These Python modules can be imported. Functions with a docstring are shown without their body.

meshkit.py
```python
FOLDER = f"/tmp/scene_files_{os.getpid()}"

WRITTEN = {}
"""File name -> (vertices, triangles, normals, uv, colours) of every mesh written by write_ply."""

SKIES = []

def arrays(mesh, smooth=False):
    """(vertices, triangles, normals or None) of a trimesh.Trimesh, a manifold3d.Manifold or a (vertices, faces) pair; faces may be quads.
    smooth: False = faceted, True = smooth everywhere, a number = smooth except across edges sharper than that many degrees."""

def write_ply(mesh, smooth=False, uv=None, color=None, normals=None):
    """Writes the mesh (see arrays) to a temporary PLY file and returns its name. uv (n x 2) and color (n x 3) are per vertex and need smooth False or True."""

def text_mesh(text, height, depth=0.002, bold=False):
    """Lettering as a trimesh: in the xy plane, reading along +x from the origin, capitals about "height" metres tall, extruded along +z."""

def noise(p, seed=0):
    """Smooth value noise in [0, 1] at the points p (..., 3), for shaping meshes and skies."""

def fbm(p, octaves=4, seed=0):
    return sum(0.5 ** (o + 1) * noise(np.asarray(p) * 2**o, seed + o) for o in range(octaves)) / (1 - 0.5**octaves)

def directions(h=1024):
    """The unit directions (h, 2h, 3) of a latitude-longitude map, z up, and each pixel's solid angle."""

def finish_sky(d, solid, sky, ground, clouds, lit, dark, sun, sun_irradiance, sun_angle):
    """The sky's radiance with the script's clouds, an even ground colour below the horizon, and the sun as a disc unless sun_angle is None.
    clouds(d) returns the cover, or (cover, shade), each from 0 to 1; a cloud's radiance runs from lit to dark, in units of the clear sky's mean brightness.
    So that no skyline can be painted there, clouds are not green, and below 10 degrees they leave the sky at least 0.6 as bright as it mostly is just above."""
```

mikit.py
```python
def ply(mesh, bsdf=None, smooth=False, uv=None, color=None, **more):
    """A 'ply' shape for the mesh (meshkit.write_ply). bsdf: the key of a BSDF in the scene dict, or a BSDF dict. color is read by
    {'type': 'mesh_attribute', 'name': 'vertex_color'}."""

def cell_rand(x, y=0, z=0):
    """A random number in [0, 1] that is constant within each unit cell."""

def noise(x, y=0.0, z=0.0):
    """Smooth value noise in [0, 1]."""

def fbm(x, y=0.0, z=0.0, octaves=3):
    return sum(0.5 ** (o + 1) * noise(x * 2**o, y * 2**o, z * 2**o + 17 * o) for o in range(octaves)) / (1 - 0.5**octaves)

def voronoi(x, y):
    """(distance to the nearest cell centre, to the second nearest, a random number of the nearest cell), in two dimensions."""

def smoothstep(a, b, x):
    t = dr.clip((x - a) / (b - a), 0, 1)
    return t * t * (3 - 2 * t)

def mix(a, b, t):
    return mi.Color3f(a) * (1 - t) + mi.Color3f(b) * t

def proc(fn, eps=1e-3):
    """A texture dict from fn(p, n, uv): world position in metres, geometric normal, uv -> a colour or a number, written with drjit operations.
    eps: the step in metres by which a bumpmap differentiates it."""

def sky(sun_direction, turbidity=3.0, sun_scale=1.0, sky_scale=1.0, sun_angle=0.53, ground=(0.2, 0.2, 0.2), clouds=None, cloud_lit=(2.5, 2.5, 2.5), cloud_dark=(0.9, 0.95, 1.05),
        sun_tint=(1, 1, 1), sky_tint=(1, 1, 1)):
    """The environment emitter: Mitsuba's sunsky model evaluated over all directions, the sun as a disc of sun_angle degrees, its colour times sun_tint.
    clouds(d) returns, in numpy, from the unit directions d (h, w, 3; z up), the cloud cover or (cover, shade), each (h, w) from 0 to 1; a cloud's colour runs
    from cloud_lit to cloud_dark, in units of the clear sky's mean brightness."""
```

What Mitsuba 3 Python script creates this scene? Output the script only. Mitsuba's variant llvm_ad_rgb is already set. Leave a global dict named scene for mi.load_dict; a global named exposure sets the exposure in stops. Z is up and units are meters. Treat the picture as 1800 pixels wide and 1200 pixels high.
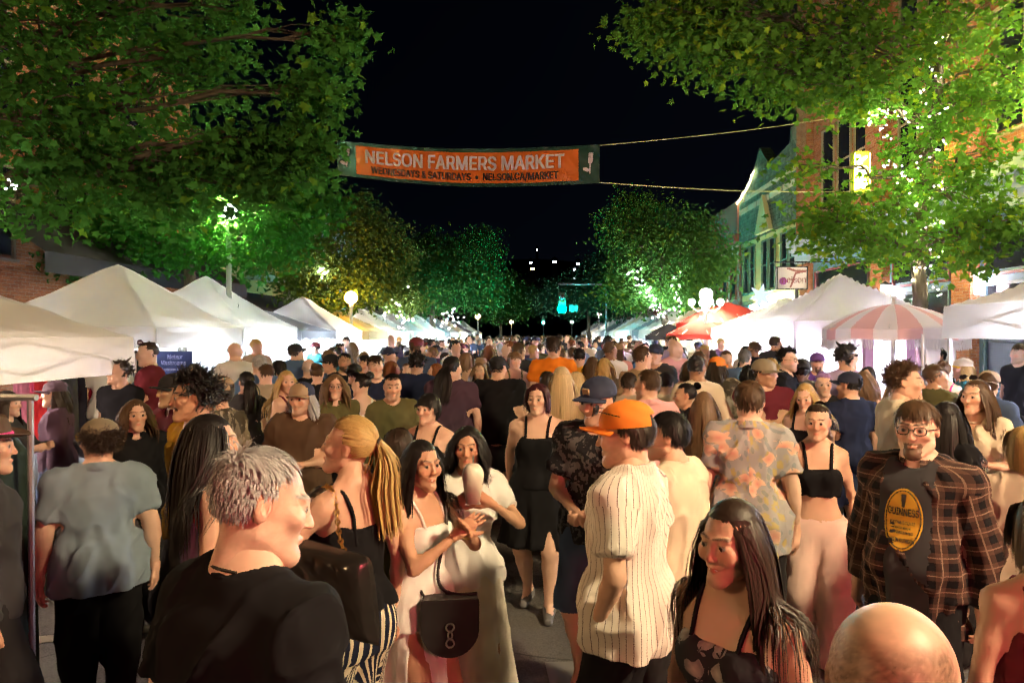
import math
import numpy as np, trimesh, shapely, shapely.geometry, shapely.affinity
import drjit as dr, mitsuba as mi
import mikit, meshkit
from scipy.spatial.transform import Rotation as ROT

# ------------------------------------------------------------------ camera, sky, exposure, large lights
T = mi.ScalarTransform4f
scene, labels = {}, {}
HC, F0, PXV, PYH = 1.95, 1200.0, 940.0, 587.0          # eye height, focal length, vanishing point of the street and horizon in a 1800 x 1200 frame
YAW, PITCH = math.atan((PXV - 900) / F0), math.atan((600 - PYH) / F0)
CAM = np.array([0.0, 0.0, HC])
FWD = np.array([-math.sin(YAW) * math.cos(PITCH), math.cos(YAW) * math.cos(PITCH), -math.sin(PITCH)])
RGT = np.array([math.cos(YAW), math.sin(YAW), 0.0])
UPV = np.cross(RGT, FWD)
scene['camera'] = {'type': 'perspective', 'fov': math.degrees(2 * math.atan(900 / F0)), 'fov_axis': 'x', 'near_clip': 0.05, 'far_clip': 3000.0,
                   'to_world': T().look_at(origin=CAM.tolist(), target=(CAM + FWD).tolist(), up=[0, 0, 1])}
scene['sky_light'] = {**mikit.sky((0.3, 0.8, 0.5), turbidity=3, sun_scale=1e-5, sky_scale=0.0013, sky_tint=(0.5, 0.62, 1.2), ground=(0.02, 0.02, 0.02)), 'sampling_weight': 3.0}
exposure = 2.82
WARM, COOL, LILAC, RED = (1.0, 0.56, 0.16), (0.60, 0.78, 1.0), (0.74, 0.46, 1.0), (1.0, 0.10, 0.13)


def at(px, py, y):
    """The point of the world at street distance y that lies behind the pixel (px, py) of the 1800 x 1200 photograph."""
    r = FWD + RGT * (px - 900) / F0 + UPV * (600 - py) / F0
    return CAM + r * (y / r[1])


# ------------------------------------------------------------------ helpers
def number(name):
    if name not in scene and name not in labels:
        return name
    k = 1
    while f'{name}_{k:03d}' in scene or f'{name}_{k:03d}' in labels:
        k += 1
    return f'{name}_{k:03d}'


def mat(name, d):
    if name not in scene:
        scene[name] = d
    return name


def rgb(c):
    return {'type': 'rgb', 'value': [float(max(0.0, min(1.0, x))) for x in c]}


def plain(c, rough=0.8, **more):
    """A BSDF key for a plain colour."""
    key = 'mat_' + '_'.join(f'{int(round(x * 500)):03d}' for x in c) + f'_{int(rough * 100)}' + ''.join(f'_{k}{int(v * 100)}' for k, v in more.items() if k != 'type')
    if rough >= 0.85 and not more:
        return mat(key, {'type': 'twosided', 'b': {'type': 'diffuse', 'reflectance': rgb(c)}})
    return mat(key, {'type': 'twosided', 'b': {'type': 'principled', 'base_color': rgb(c), 'roughness': rough, 'specular': 0.5, **more}})


VC = {'type': 'mesh_attribute', 'name': 'vertex_color'}
mat('mat_skin', {'type': 'twosided', 'b': {'type': 'principled', 'base_color': VC, 'roughness': 0.46, 'specular': 0.4}})
mat('mat_hair', {'type': 'twosided', 'b': {'type': 'principled', 'base_color': VC, 'roughness': 0.48, 'specular': 0.3}})
mat('mat_cloth', {'type': 'twosided', 'b': {'type': 'principled', 'base_color': VC, 'roughness': 0.9, 'specular': 0.08, 'sheen': 0.08}})
mat('mat_eye', {'type': 'twosided', 'b': {'type': 'principled', 'base_color': VC, 'roughness': 0.08, 'specular': 0.6}})


def thing(name, label, cat, group=None, kind=None):
    key = number(name)
    labels[key] = {'label': label, 'category': cat}
    if group: labels[key]['group'] = group
    if kind: labels[key]['kind'] = kind
    return key


def part(parent, name, mesh, bsdf, smooth=False, label=None, kind=None, **more):
    key = number(parent + '__' + name)
    scene[key] = mikit.ply(mesh, bsdf, smooth, **more)
    if label or kind:
        labels[key] = {k: v for k, v in (('label', label), ('kind', kind)) if v}
    return key


def share(parent, name, d, **more):
    key = number(parent + '__' + name)
    scene[key] = {**d, **more}
    return key


def single(name, mesh, bsdf, label, cat, group=None, smooth=False, **more):
    key = thing(name, label, cat, group)
    scene[key] = mikit.ply(mesh, bsdf, smooth, **more)
    return key


def struct(name, mesh, bsdf, label, smooth=False, **more):
    key = number(name)
    scene[key] = mikit.ply(mesh, bsdf, smooth, **more)
    labels[key] = {'label': label, 'kind': 'structure'}
    return key


def cat_mesh(ms):
    ms = [m if isinstance(m, tuple) else (np.asarray(m.vertices), np.asarray(m.faces)) for m in ms]
    n = np.cumsum([0] + [len(m[0]) for m in ms])
    return np.vstack([m[0] for m in ms]), np.vstack([np.asarray(m[1]) + k for m, k in zip(ms, n)])


def box(x0, x1, y0, y1, z0, z1):
    v = np.array([[x, y, z] for x in (x0, x1) for y in (y0, y1) for z in (z0, z1)], float)
    f = np.array([[0, 1, 3], [0, 3, 2], [4, 6, 7], [4, 7, 5], [0, 4, 5], [0, 5, 1], [2, 3, 7], [2, 7, 6], [0, 2, 6], [0, 6, 4], [1, 5, 7], [1, 7, 3]])
    return v, f


def tubes(P, R, sides=6, cap=True):
    """One tube per row of P (n, s, 3) with radii R (n, s) or (s,): (vertices, faces)."""
    P = np.asarray(P, float)
    if P.ndim == 2: P = P[None]
    n, s, _ = P.shape
    R = np.broadcast_to(np.asarray(R, float), (n, s))
    t = np.gradient(P, axis=1)
    t /= np.linalg.norm(t, axis=2, keepdims=True) + 1e-9
    m = P[:, -1] - P[:, 0]
    ref = np.where(np.abs(m[:, 2:]) > 0.7 * np.linalg.norm(m, axis=1, keepdims=True), [[1.0, 0.2, 0]], [[0, 0.1, 1.0]])[:, None]
    a = np.cross(t, ref); a /= np.linalg.norm(a, axis=2, keepdims=True) + 1e-9
    b = np.cross(t, a)
    ang = np.arange(sides) * 2 * np.pi / sides
    v = P[:, :, None] + R[:, :, None, None] * (np.cos(ang)[:, None] * a[:, :, None] + np.sin(ang)[:, None] * b[:, :, None])
    i, j = np.meshgrid(np.arange(s - 1), np.arange(sides), indexing='ij')
    q = np.stack([i * sides + j, i * sides + (j + 1) % sides, (i + 1) * sides + (j + 1) % sides, (i + 1) * sides + j], -1).reshape(-1, 4)
    f = np.vstack([q[:, [0, 1, 2]], q[:, [0, 2, 3]]])
    if cap and sides > 3:
        k = np.arange(1, sides - 1)
        f = np.vstack([f, np.stack([k * 0, k + 1, k], 1), (s - 1) * sides + np.stack([k * 0, k, k + 1], 1)])
    return v.reshape(-1, 3), (f[None] + (np.arange(n) * s * sides)[:, None, None]).reshape(-1, 3)


def bar(a, b, r, sides=6):
    return tubes(np.array([[a, b]], float), r, sides)


def lathe(profile, n=20, c=(0, 0, 0)):
    p = np.array(profile, float)
    if p[0, 1] > p[-1, 1]: p = p[::-1]
    ang = np.arange(n) * 2 * np.pi / n
    v = np.stack([p[:, :1] * np.cos(ang), p[:, :1] * np.sin(ang), np.repeat(p[:, 1:2], n, 1)], -1)
    i, j = np.meshgrid(np.arange(len(p) - 1), np.arange(n), indexing='ij')
    q = np.stack([i * n + j, i * n + (j + 1) % n, (i + 1) * n + (j + 1) % n, (i + 1) * n + j], -1).reshape(-1, 4)
    return v.reshape(-1, 3) + np.asarray(c), np.vstack([q[:, [0, 1, 2]], q[:, [0, 2, 3]]])


def grid_mesh(V):
    """(a, b, 3) array of points -> (vertices, faces)."""
    a, b = V.shape[:2]
    i, j = np.meshgrid(np.arange(a - 1), np.arange(b - 1), indexing='ij')
    q = np.stack([i * b + j, (i + 1) * b + j, (i + 1) * b + j + 1, i * b + j + 1], -1).reshape(-1, 4)
    return V.reshape(-1, 3), np.vstack([q[:, [0, 1, 2]], q[:, [0, 2, 3]]])


def moved(mesh, R=None, t=(0, 0, 0), s=1.0):
    v, f = mesh if isinstance(mesh, tuple) else (np.asarray(mesh.vertices), np.asarray(mesh.faces))
    v = v * s
    if R is not None: v = v @ np.asarray(R).T
    return v + np.asarray(t), f


def lamp(radiance, color):
    return {'type': 'area', 'radiance': {'type': 'rgb', 'value': [float(radiance * c) for c in color]}}


def fnoise(p, seed=0):
    return meshkit.noise(p, seed)
# ------------------------------------------------------------------ people: bodies as blended distance fields, meshed as one continuous surface
class Field:
    def __init__(s, lo, hi, h):
        s.o, s.h = np.asarray(lo, float), h
        s.n = np.ceil((np.asarray(hi, float) - s.o) / h).astype(int) + 1
        s.F = np.full(s.n, 1.0, np.float32)

    def sub(s, lo, hi):
        a = np.clip(np.floor((np.asarray(lo) - s.o) / s.h).astype(int), 0, s.n)
        b = np.clip(np.ceil((np.asarray(hi) - s.o) / s.h).astype(int) + 1, 0, s.n)
        sl = tuple(slice(x, y) for x, y in zip(a, b))
        ax = [(s.o[i] + s.h * np.arange(a[i], b[i])).astype(np.float32) for i in range(3)]
        return sl, ax[0][:, None, None], ax[1][None, :, None], ax[2][None, None, :]

    def mix(s, sl, d, k, cut=False):
        A = s.F[sl]
        if A.size == 0: return
        if cut:
            h = np.maximum(k - np.abs(A + d), 0) / k
            s.F[sl] = np.maximum(A, -d) + h * h * k * 0.25
        else:
            h = np.maximum(k - np.abs(A - d), 0) / k
            s.F[sl] = np.minimum(A, d) - h * h * k * 0.25

    def cone(s, a, b, ra, rb, k=0.03, cut=False):
        a, b = np.asarray(a, float), np.asarray(b, float)
        m = max(ra, rb) + k + 2 * s.h
        sl, x, y, z = s.sub(np.minimum(a, b) - m, np.maximum(a, b) + m)
        ab = b - a
        L = max(float(ab @ ab), 1e-9)
        t = np.clip(((x - a[0]) * ab[0] + (y - a[1]) * ab[1] + (z - a[2]) * ab[2]) / L, 0, 1)
        d = np.sqrt((x - a[0] - t * ab[0]) ** 2 + (y - a[1] - t * ab[1]) ** 2 + (z - a[2] - t * ab[2]) ** 2) - (ra + t * (rb - ra))
        s.mix(sl, d, k, cut)

    def ball(s, c, r, k=0.02, cut=False):
        c, r = np.asarray(c, float), np.broadcast_to(np.asarray(r, float), 3)
        m = r + k + 2 * s.h
        sl, x, y, z = s.sub(c - m, c + m)
        q = np.sqrt(((x - c[0]) / r[0]) ** 2 + ((y - c[1]) / r[1]) ** 2 + ((z - c[2]) / r[2]) ** 2)
        s.mix(sl, (q - 1) * float(r.min()) if r.max() / r.min() < 3 else (q - 1) * float(np.sort(r)[1]), k, cut)

    def loft(s, tab, k=0.03, shear=(0, 0, 0.95), p=2.3, folds=None, ease=0.0):
        """tab rows: z, half width, half depth, centre y."""
        tab = np.asarray(tab, float)
        z0, z1 = tab[0, 0], tab[-1, 0]
        w = tab[:, 1].max() + ease + k + 0.03
        dmax = tab[:, 2].max() + ease + k + 0.03
        sh = np.abs(np.array(shear[:2])) * max(abs(z1 - shear[2]), abs(z0 - shear[2]))
        cy = tab[:, 3]
        sl, x, y, z = s.sub([-w - sh[0], cy.min() - dmax - sh[1], z0 - 0.04], [w + sh[0], cy.max() + dmax + sh[1], z1 + 0.04])
        zz = z.ravel()
        if zz.size == 0: return
        from scipy.interpolate import PchipInterpolator
        ip = PchipInterpolator(tab[:, 0], tab[:, 1:])(np.clip(zz, z0, z1))
        W, D, C = (ip[:, i].astype(np.float32)[None, None] for i in range(3))
        W, D = W + ease, D + ease
        X = np.abs(x - shear[0] * (z - shear[2])) / W
        Y0 = (y - C - shear[1] * (z - shear[2])) / D
        Y = np.abs(Y0)
        q = (X ** p + Y ** p + 1e-9) ** (1.0 / p)
        d = (q - 1) * np.minimum(W, D)
        if folds is not None:
            d = d + folds(np.arctan2(x + 0 * z, -(y - C)), z)
        d = np.maximum(d, np.maximum(z0 - z, z - z1))
        s.mix(sl, d.astype(np.float32), k)

    def plane_cut(s, lo, hi, fn):
        sl, x, y, z = s.sub(lo, hi)
        s.F[sl] = np.maximum(s.F[sl], fn(x, y, z))

    def mesh(s):
        F = np.pad(s.F, 1, constant_values=1.0)
        o = s.o - s.h
        S = F < 0
        c = np.zeros(np.array(F.shape) - 1, np.int8)
        for dx in (0, 1):
            for dy in (0, 1):
                for dz in (0, 1):
                    c += S[dx:F.shape[0] - 1 + dx, dy:F.shape[1] - 1 + dy, dz:F.shape[2] - 1 + dz]
        I = np.argwhere((c > 0) & (c < 8))
        if len(I) == 0: return np.zeros((0, 3)), np.zeros((0, 3), int)
        corner = np.array([[a, b, d] for a in (0, 1) for b in (0, 1) for d in (0, 1)])
        vals = np.stack([F[I[:, 0] + a, I[:, 1] + b, I[:, 2] + d] for a, b, d in corner], 1)
        acc, cnt = np.zeros((len(I), 3)), np.zeros((len(I), 1))
        for a in range(8):
            for ax in range(3):
                if corner[a][ax] == 0:
                    b = a + (4, 2, 1)[ax]
                    va, vb = vals[:, a], vals[:, b]
                    m = (va < 0) != (vb < 0)
                    t = np.where(m, va / np.where(m, va - vb, 1), 0)
                    pt = corner[a] + t[:, None] * np.eye(3)[ax]
                    acc += np.where(m[:, None], pt, 0); cnt += m[:, None]
        V = o + s.h * (I + acc / cnt)
        idx = np.full(c.shape, -1, np.int32)
        idx[I[:, 0], I[:, 1], I[:, 2]] = np.arange(len(I))
        quads = []
        for ax in range(3):
            sa = [slice(1, -1)] * 3; sb = [slice(1, -1)] * 3
            sa[ax] = slice(0, -1); sb[ax] = slice(1, None)
            A, B = S[tuple(sa)], S[tuple(sb)]
            E = np.argwhere(A != B)
            off = np.ones(3, int); off[ax] = 0
            E0 = E + off
            flip = A[E[:, 0], E[:, 1], E[:, 2]]
            u, v = [i for i in range(3) if i != ax]
            def cell(du, dv):
                q = E0.copy(); q[:, u] -= du; q[:, v] -= dv
                return idx[q[:, 0], q[:, 1], q[:, 2]]
            Q = np.stack([cell(1, 1), cell(0, 1), cell(0, 0), cell(1, 0)], 1)
            if ax == 1: flip = ~flip
            Q = np.where(flip[:, None], Q, Q[:, ::-1])
            quads.append(Q)
        Q = np.vstack(quads)
        Q = Q[(Q >= 0).all(1)]
        return V, np.vstack([Q[:, [0, 1, 2]], Q[:, [0, 2, 3]]])


def vnormals(v, f):
    n = np.zeros_like(v)
    c = np.cross(v[f[:, 1]] - v[f[:, 0]], v[f[:, 2]] - v[f[:, 0]])
    for k in range(3): np.add.at(n, f[:, k], c)
    return n / (np.linalg.norm(n, axis=1, keepdims=True) + 1e-12)


# torso tables for a stature of 1.75: z, half width, half depth, centre y (front is -y)
TORSO = {
    'm': [(.80, .165, .112, .005), (.93, .172, .120, .008), (1.03, .156, .112, -.002), (1.13, .150, .108, -.006), (1.24, .165, .116, -.004), (1.34, .170, .120, .0), (1.40, .155, .106, .008), (1.45, .115, .080, .015), (1.49, .066, .062, .018)],
    'f': [(.80, .165, .112, .005), (.92, .178, .122, .010), (1.02, .150, .104, .0), (1.11, .124, .090, -.002), (1.22, .138, .096, .0), (1.32, .142, .102, .002), (1.39, .130, .090, .008), (1.44, .098, .070, .014), (1.48, .056, .055, .018)],
}


def torso_table(sex, build, belly):
    t = np.array(TORSO[sex], float)
    wgt = np.clip((1.46 - t[:, 0]) / 0.12, 0, 1)
    t[:, 1] *= 1 + (build - 1) * wgt
    t[:, 2] *= 1 + (build - 1) * 1.15 * wgt
    b = np.exp(-((t[:, 0] - 1.08) / 0.13) ** 2) * belly
    t[:, 2] += b * 0.5; t[:, 3] -= b * 0.5; t[:, 1] += b * 0.25
    return t


ARMS = {   # wrist target for the person's left arm (x > 0), elbow hint, roll of the palm, hand
    'down': ((.255, .00, .885), (.6, .8, -.2), (-1, 0, 0), 'relaxed'),
    'swing': ((.235, -.17, .92), (.5, .9, -.1), (-1, 0, 0), 'relaxed'),
    'back': ((.24, .16, .92), (.5, .9, -.1), (-1, 0, 0), 'relaxed'),
    'pocket': ((.19, -.05, .93), (.9, .8, 0), (-1, 0, 0), 'relaxed'),
    'front': ((.045, -.235, 1.06), (1, .4, -.6), (-.3, .8, .4), 'curl'),
    'belly': ((.02, -.20, 1.13), (1, .3, -.6), (0, 1, 0), 'relaxed'),
    'cup': ((.12, -.30, 1.22), (1, .2, -1), (-1, .1, 0), 'curl'),
    'drink': ((.10, -.26, 1.36), (1, .0, -1), (-1, .1, 0), 'curl'),
    'hip': ((.20, -.03, 1.02), (1, .9, .1), (-.3, .6, -.6), 'relaxed'),
    'clasp': ((.040, -.27, 1.33), (1, .1, -1), (-1, 0, 0), 'flat'),
    'strap': ((.13, -.20, 1.33), (1, .2, -.8), (0, 1, .2), 'curl'),
    'folded': ((-.10, -.20, 1.14), (1, .1, -.7), (0, 1, 0), 'relaxed'),
    'behind': ((.05, .20, .97), (1, .6, 0), (0, 1, 0), 'relaxed'),
}


def ik(S, W, hint, l1, l2):
    S, W = np.asarray(S, float), np.asarray(W, float)
    d = W - S
    L = np.linalg.norm(d)
    mx = (l1 + l2) * 0.995
    if L > mx: W = S + d * mx / L; d = W - S; L = mx
    u = d / L
    a = (l1 * l1 - l2 * l2 + L * L) / (2 * L)
    h = math.sqrt(max(l1 * l1 - a * a, 1e-6))
    n = np.array(hint, float); n = n - u * (n @ u); n /= np.linalg.norm(n) + 1e-9
    return S + u * a + n * h, W


class Pose:
    def __init__(p, sex='m', build=1.0, belly=0.0, arms=('down', 'down'), lean=(0, 0), step=0.0, stance=0.10):
        p.sex, p.build, p.belly, p.lean = sex, build, belly, lean
        p.tab = torso_table(sex, build, belly)
        p.shear = (lean[0], -lean[1], 0.95)
        bw = .5 * (build - 1)
        def up(v):
            v = np.array(v, float); h = v[2] - 0.95
            return v + np.array([lean[0] * h, -lean[1] * h, 0])
        p.up = up
        sx = (.172 if sex == 'm' else .149) + .10 * (build - 1)
        p.S, p.E, p.W, p.palm, p.hand = {}, {}, {}, {}, {}
        for side, preset in zip((1, -1), arms):
            w, hint, palm, hand = ARMS[preset] if isinstance(preset, str) else preset
            m = np.array([side, 1, 1])
            w = np.array(w, float)
            if preset in ('down', 'swing', 'back'): w[0] += .5 * (build - 1) * .3 + (0 if sex == 'm' else -.02)
            if preset in ('front', 'belly', 'folded'): w[1] -= belly * .5 + .12 * (build - 1)
            p.S[side] = up([side * sx, .008, 1.405])
            p.E[side], p.W[side] = ik(p.S[side], up(w * m), np.array(hint) * m, .285, .25)
            p.palm[side], p.hand[side] = np.array(palm, float) * m, hand
        p.hip = {s: np.array([s * (.088 + .03 * (build - 1)), .0, .90]) for s in (1, -1)}
        p.ank = {s: np.array([s * stance, .01 - s * step * .5, .085 + max(0, -s * step) * .08]) for s in (1, -1)}
        p.kne = {s: ik(p.hip[s], p.ank[s], [s * .15, -1, 0], .425, .425)[0] for s in (1, -1)}
        p.neck0, p.neck1 = up([0, .02, 1.45]), up([0, -.012, 1.60])
        p.head = up([0, -.018, 1.625])


def arm_r(p):
    g = 1 + (p.build - 1) * .8
    return (.053 * g, .045 * g, .040 * g, .027) if p.sex == 'm' else (.042 * g, .036 * g, .031 * g, .022)


def leg_r(p):
    g = 1 + (p.build - 1) * .7
    return (.092 * g, .058 * g, .056 * g, .036)


def body_mesh(p, h):
    f = Field([-.62, -.46, -.02], [.62, .42, 1.66], h)
    f.loft(p.tab, .02, p.shear)
    a = arm_r(p)
    for s in (1, -1):
        f.cone(p.up([s * .035, .03, 1.49]), p.S[s] + [0, .005, .005], .040, a[0] * .95, .05)
        f.cone(p.up([s * .09, -.01, 1.36]), p.S[s], .07, a[0], .04)
        m = p.S[s] * .55 + p.E[s] * .45
        f.cone(p.S[s], m, a[0], a[0] * .92, .03)
        f.cone(m, p.E[s], a[0] * .92, a[1] * .9, .02)
        q = p.E[s] * .72 + p.W[s] * .28
        f.cone(p.E[s], q, a[1] * .9, a[2], .02)
        f.cone(q, p.W[s], a[2], a[3], .02)
        l = leg_r(p)
        f.cone(p.hip[s], p.kne[s], l[0], l[1], .04)
        c = p.kne[s] * .7 + p.ank[s] * .3 + [0, .018, 0]
        f.cone(p.kne[s], c, l[1], l[2], .03)
        f.cone(c, p.ank[s], l[2], l[3], .03)
        f.cone(p.ank[s], p.ank[s] + [s * .02, -.13, -.05], .04, .03, .03)
        if p.sex == 'f':
            f.ball(p.up([s * .068, -.072, 1.275]), (.062, .058, .062), .04)
    nr = .056 if p.sex == 'm' else .048
    f.cone(p.neck0, p.neck1, nr * 1.08, nr, .04)
    return f.mesh()


HANDS = {}


def hand_mesh(kind, h=.0042):
    """Left hand: wrist at the origin, fingers along +x, palm towards -z, thumb on the +y side."""
    if (kind, h) in HANDS: return HANDS[kind, h]
    f = Field([-.05, -.075, -.11], [.215, .10, .05], h)
    ys = (.030, .010, -.011, -.030)
    kn = [np.array([.088 - abs(i - 1) * .004, y, 0.0]) for i, y in enumerate(ys)]
    for q in kn: f.cone([.0, q[1] * .55, 0], q, .0165, .0125, .022)
    f.cone([-.05, 0, 0], [.01, 0, 0], .027, .024, .02)
    bend = {'relaxed': (18, 24, 18), 'curl': (52, 62, 35), 'flat': (3, 5, 4)}[kind]
    for i, (q, L) in enumerate(zip(kn, (.072, .080, .074, .058))):
        p, a = q, 0.0
        spread = (ys[i] / .03) * (4 if kind != 'curl' else 1) * math.pi / 180
        for j, (l, r) in enumerate(zip((L * .46, L * .30, L * .24), (.0095, .0085, .0076))):
            a += math.radians(bend[j] + i * 3 * (kind == 'relaxed'))
            e = p + l * np.array([math.cos(a) * math.cos(spread), math.sin(spread), -math.sin(a)])
            f.cone(p, e, r, r - .0008, .004)
            p = e
    th = {'relaxed': [(.022, .026, -.006), (.058, .052, -.018), (.084, .058, -.026), (.106, .058, -.032)], 'curl': [(.022, .026, -.010), (.050, .044, -.034), (.072, .040, -.056), (.088, .030, -.070)],
          'flat': [(.022, .026, -.004), (.056, .055, -.010), (.080, .068, -.014), (.102, .076, -.016)]}[kind]
    for (a, b), r in zip(zip(th[:-1], th[1:]), (.0165, .0115, .0098)): f.cone(a, b, r, r * .9, .010)
    HANDS[kind, h] = f.mesh()
    return HANDS[kind, h]


def placed_hand(p, s, h):
    v, f = hand_mesh(p.hand[s], h)
    x = p.W[s] - p.E[s]; x = x / np.linalg.norm(x)
    z = -p.palm[s]; z = z - x * (z @ x); z /= np.linalg.norm(z) + 1e-9
    y = np.cross(z, x)
    v = v * (.98 if p.sex == 'm' else .88)
    if s == -1:
        v = v * [1, -1, 1]; f = f[:, ::-1]
    return v @ np.stack([x, y, z]) + p.W[s] + x * .012, f


HEADS = {}


def head_mesh(sex, mood, h, ears=True):
    """Head: origin between ears and eyes, face towards -y, crown at z = .122, chin at z = -.118."""
    key = (sex, mood, h)
    if key in HEADS: return HEADS[key]
    m = sex == 'm'
    f = Field([-.105, -.14, -.17], [.105, .13, .14], h)
    f.ball((0, .018, .034), (.077, .095, .089), .02)
    f.ball((0, -.026, -.030), (.061 if m else .058, .066, .082), .035)
    f.ball((0, -.076, -.102), (.026 if m else .019, .018, .018), .03)
    for s in (1, -1):
        f.cone((s * .052, .0, -.062), (s * .012, -.072, -.105), .019 if m else .014, .014, .03)
        f.ball((s * .043, -.066, -.018), (.023, .018, .017), .025)
        f.ball((s * .033, -.101, .007), (.021, .016, .0125), .010, True)
        f.ball((s * .0315, -.0795, .0045), (.0138, .0138, .0138), .004)
        f.ball((s * .0320, -.096, .0030), (.0135, .0130, .0052), .003, True)
        f.cone((s * .012, -.0885, .024 if m else .027), (s * .046, -.077, .027), .0095 if m else .006, .007, .014)
        f.ball((s * .0105, -.1005, -.034), (.0075, .008, .006), .007)
        if ears:
            f.ball((s * .080, .014, .0), (.009, .018, .031), .008)
            f.ball((s * .086, .006, .004), (.006, .009, .016), .006, True)
    f.cone((0, -.090, .018), (0, -.104, -.020), .0068, .0085, .014)
    f.cone((0, -.104, -.020), (0, -.110, -.031), .0085, .0098 if m else .0085, .006)
    up = {'calm': 0, 'smile': .008, 'open': .0}[mood]
    wd = {'calm': .023, 'smile': .030, 'open': .021}[mood]
    gap = {'calm': .0062, 'smile': .0085, 'open': .012}[mood]
    for s in (1, -1):
        f.cone((0, -.0945, -.062), (s * wd, -.082, -.066 + up), .0048, .0025, .006)
        f.cone((0, -.0935, -.062 - gap), (s * wd * .9, -.082, -.067 + up * .9), .0056, .0025, .006)
        if mood != 'calm':
            f.cone((0, -.0945, -.062 - gap * .5), (s * wd * .7, -.089, -.064 + up * .5), .0030 if mood == 'smile' else .005, .002, .003, True)
        if mood == 'smile': f.ball((s * .042, -.074, -.034), (.017, .014, .015), .015)
    nr = .055 if m else .047
    f.cone((0, .022, -.05), (0, .035, -.16), nr, nr * 1.02, .035)
    v, fc = f.mesh()
    HEADS[key] = (v, fc)
    return HEADS[key]


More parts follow.
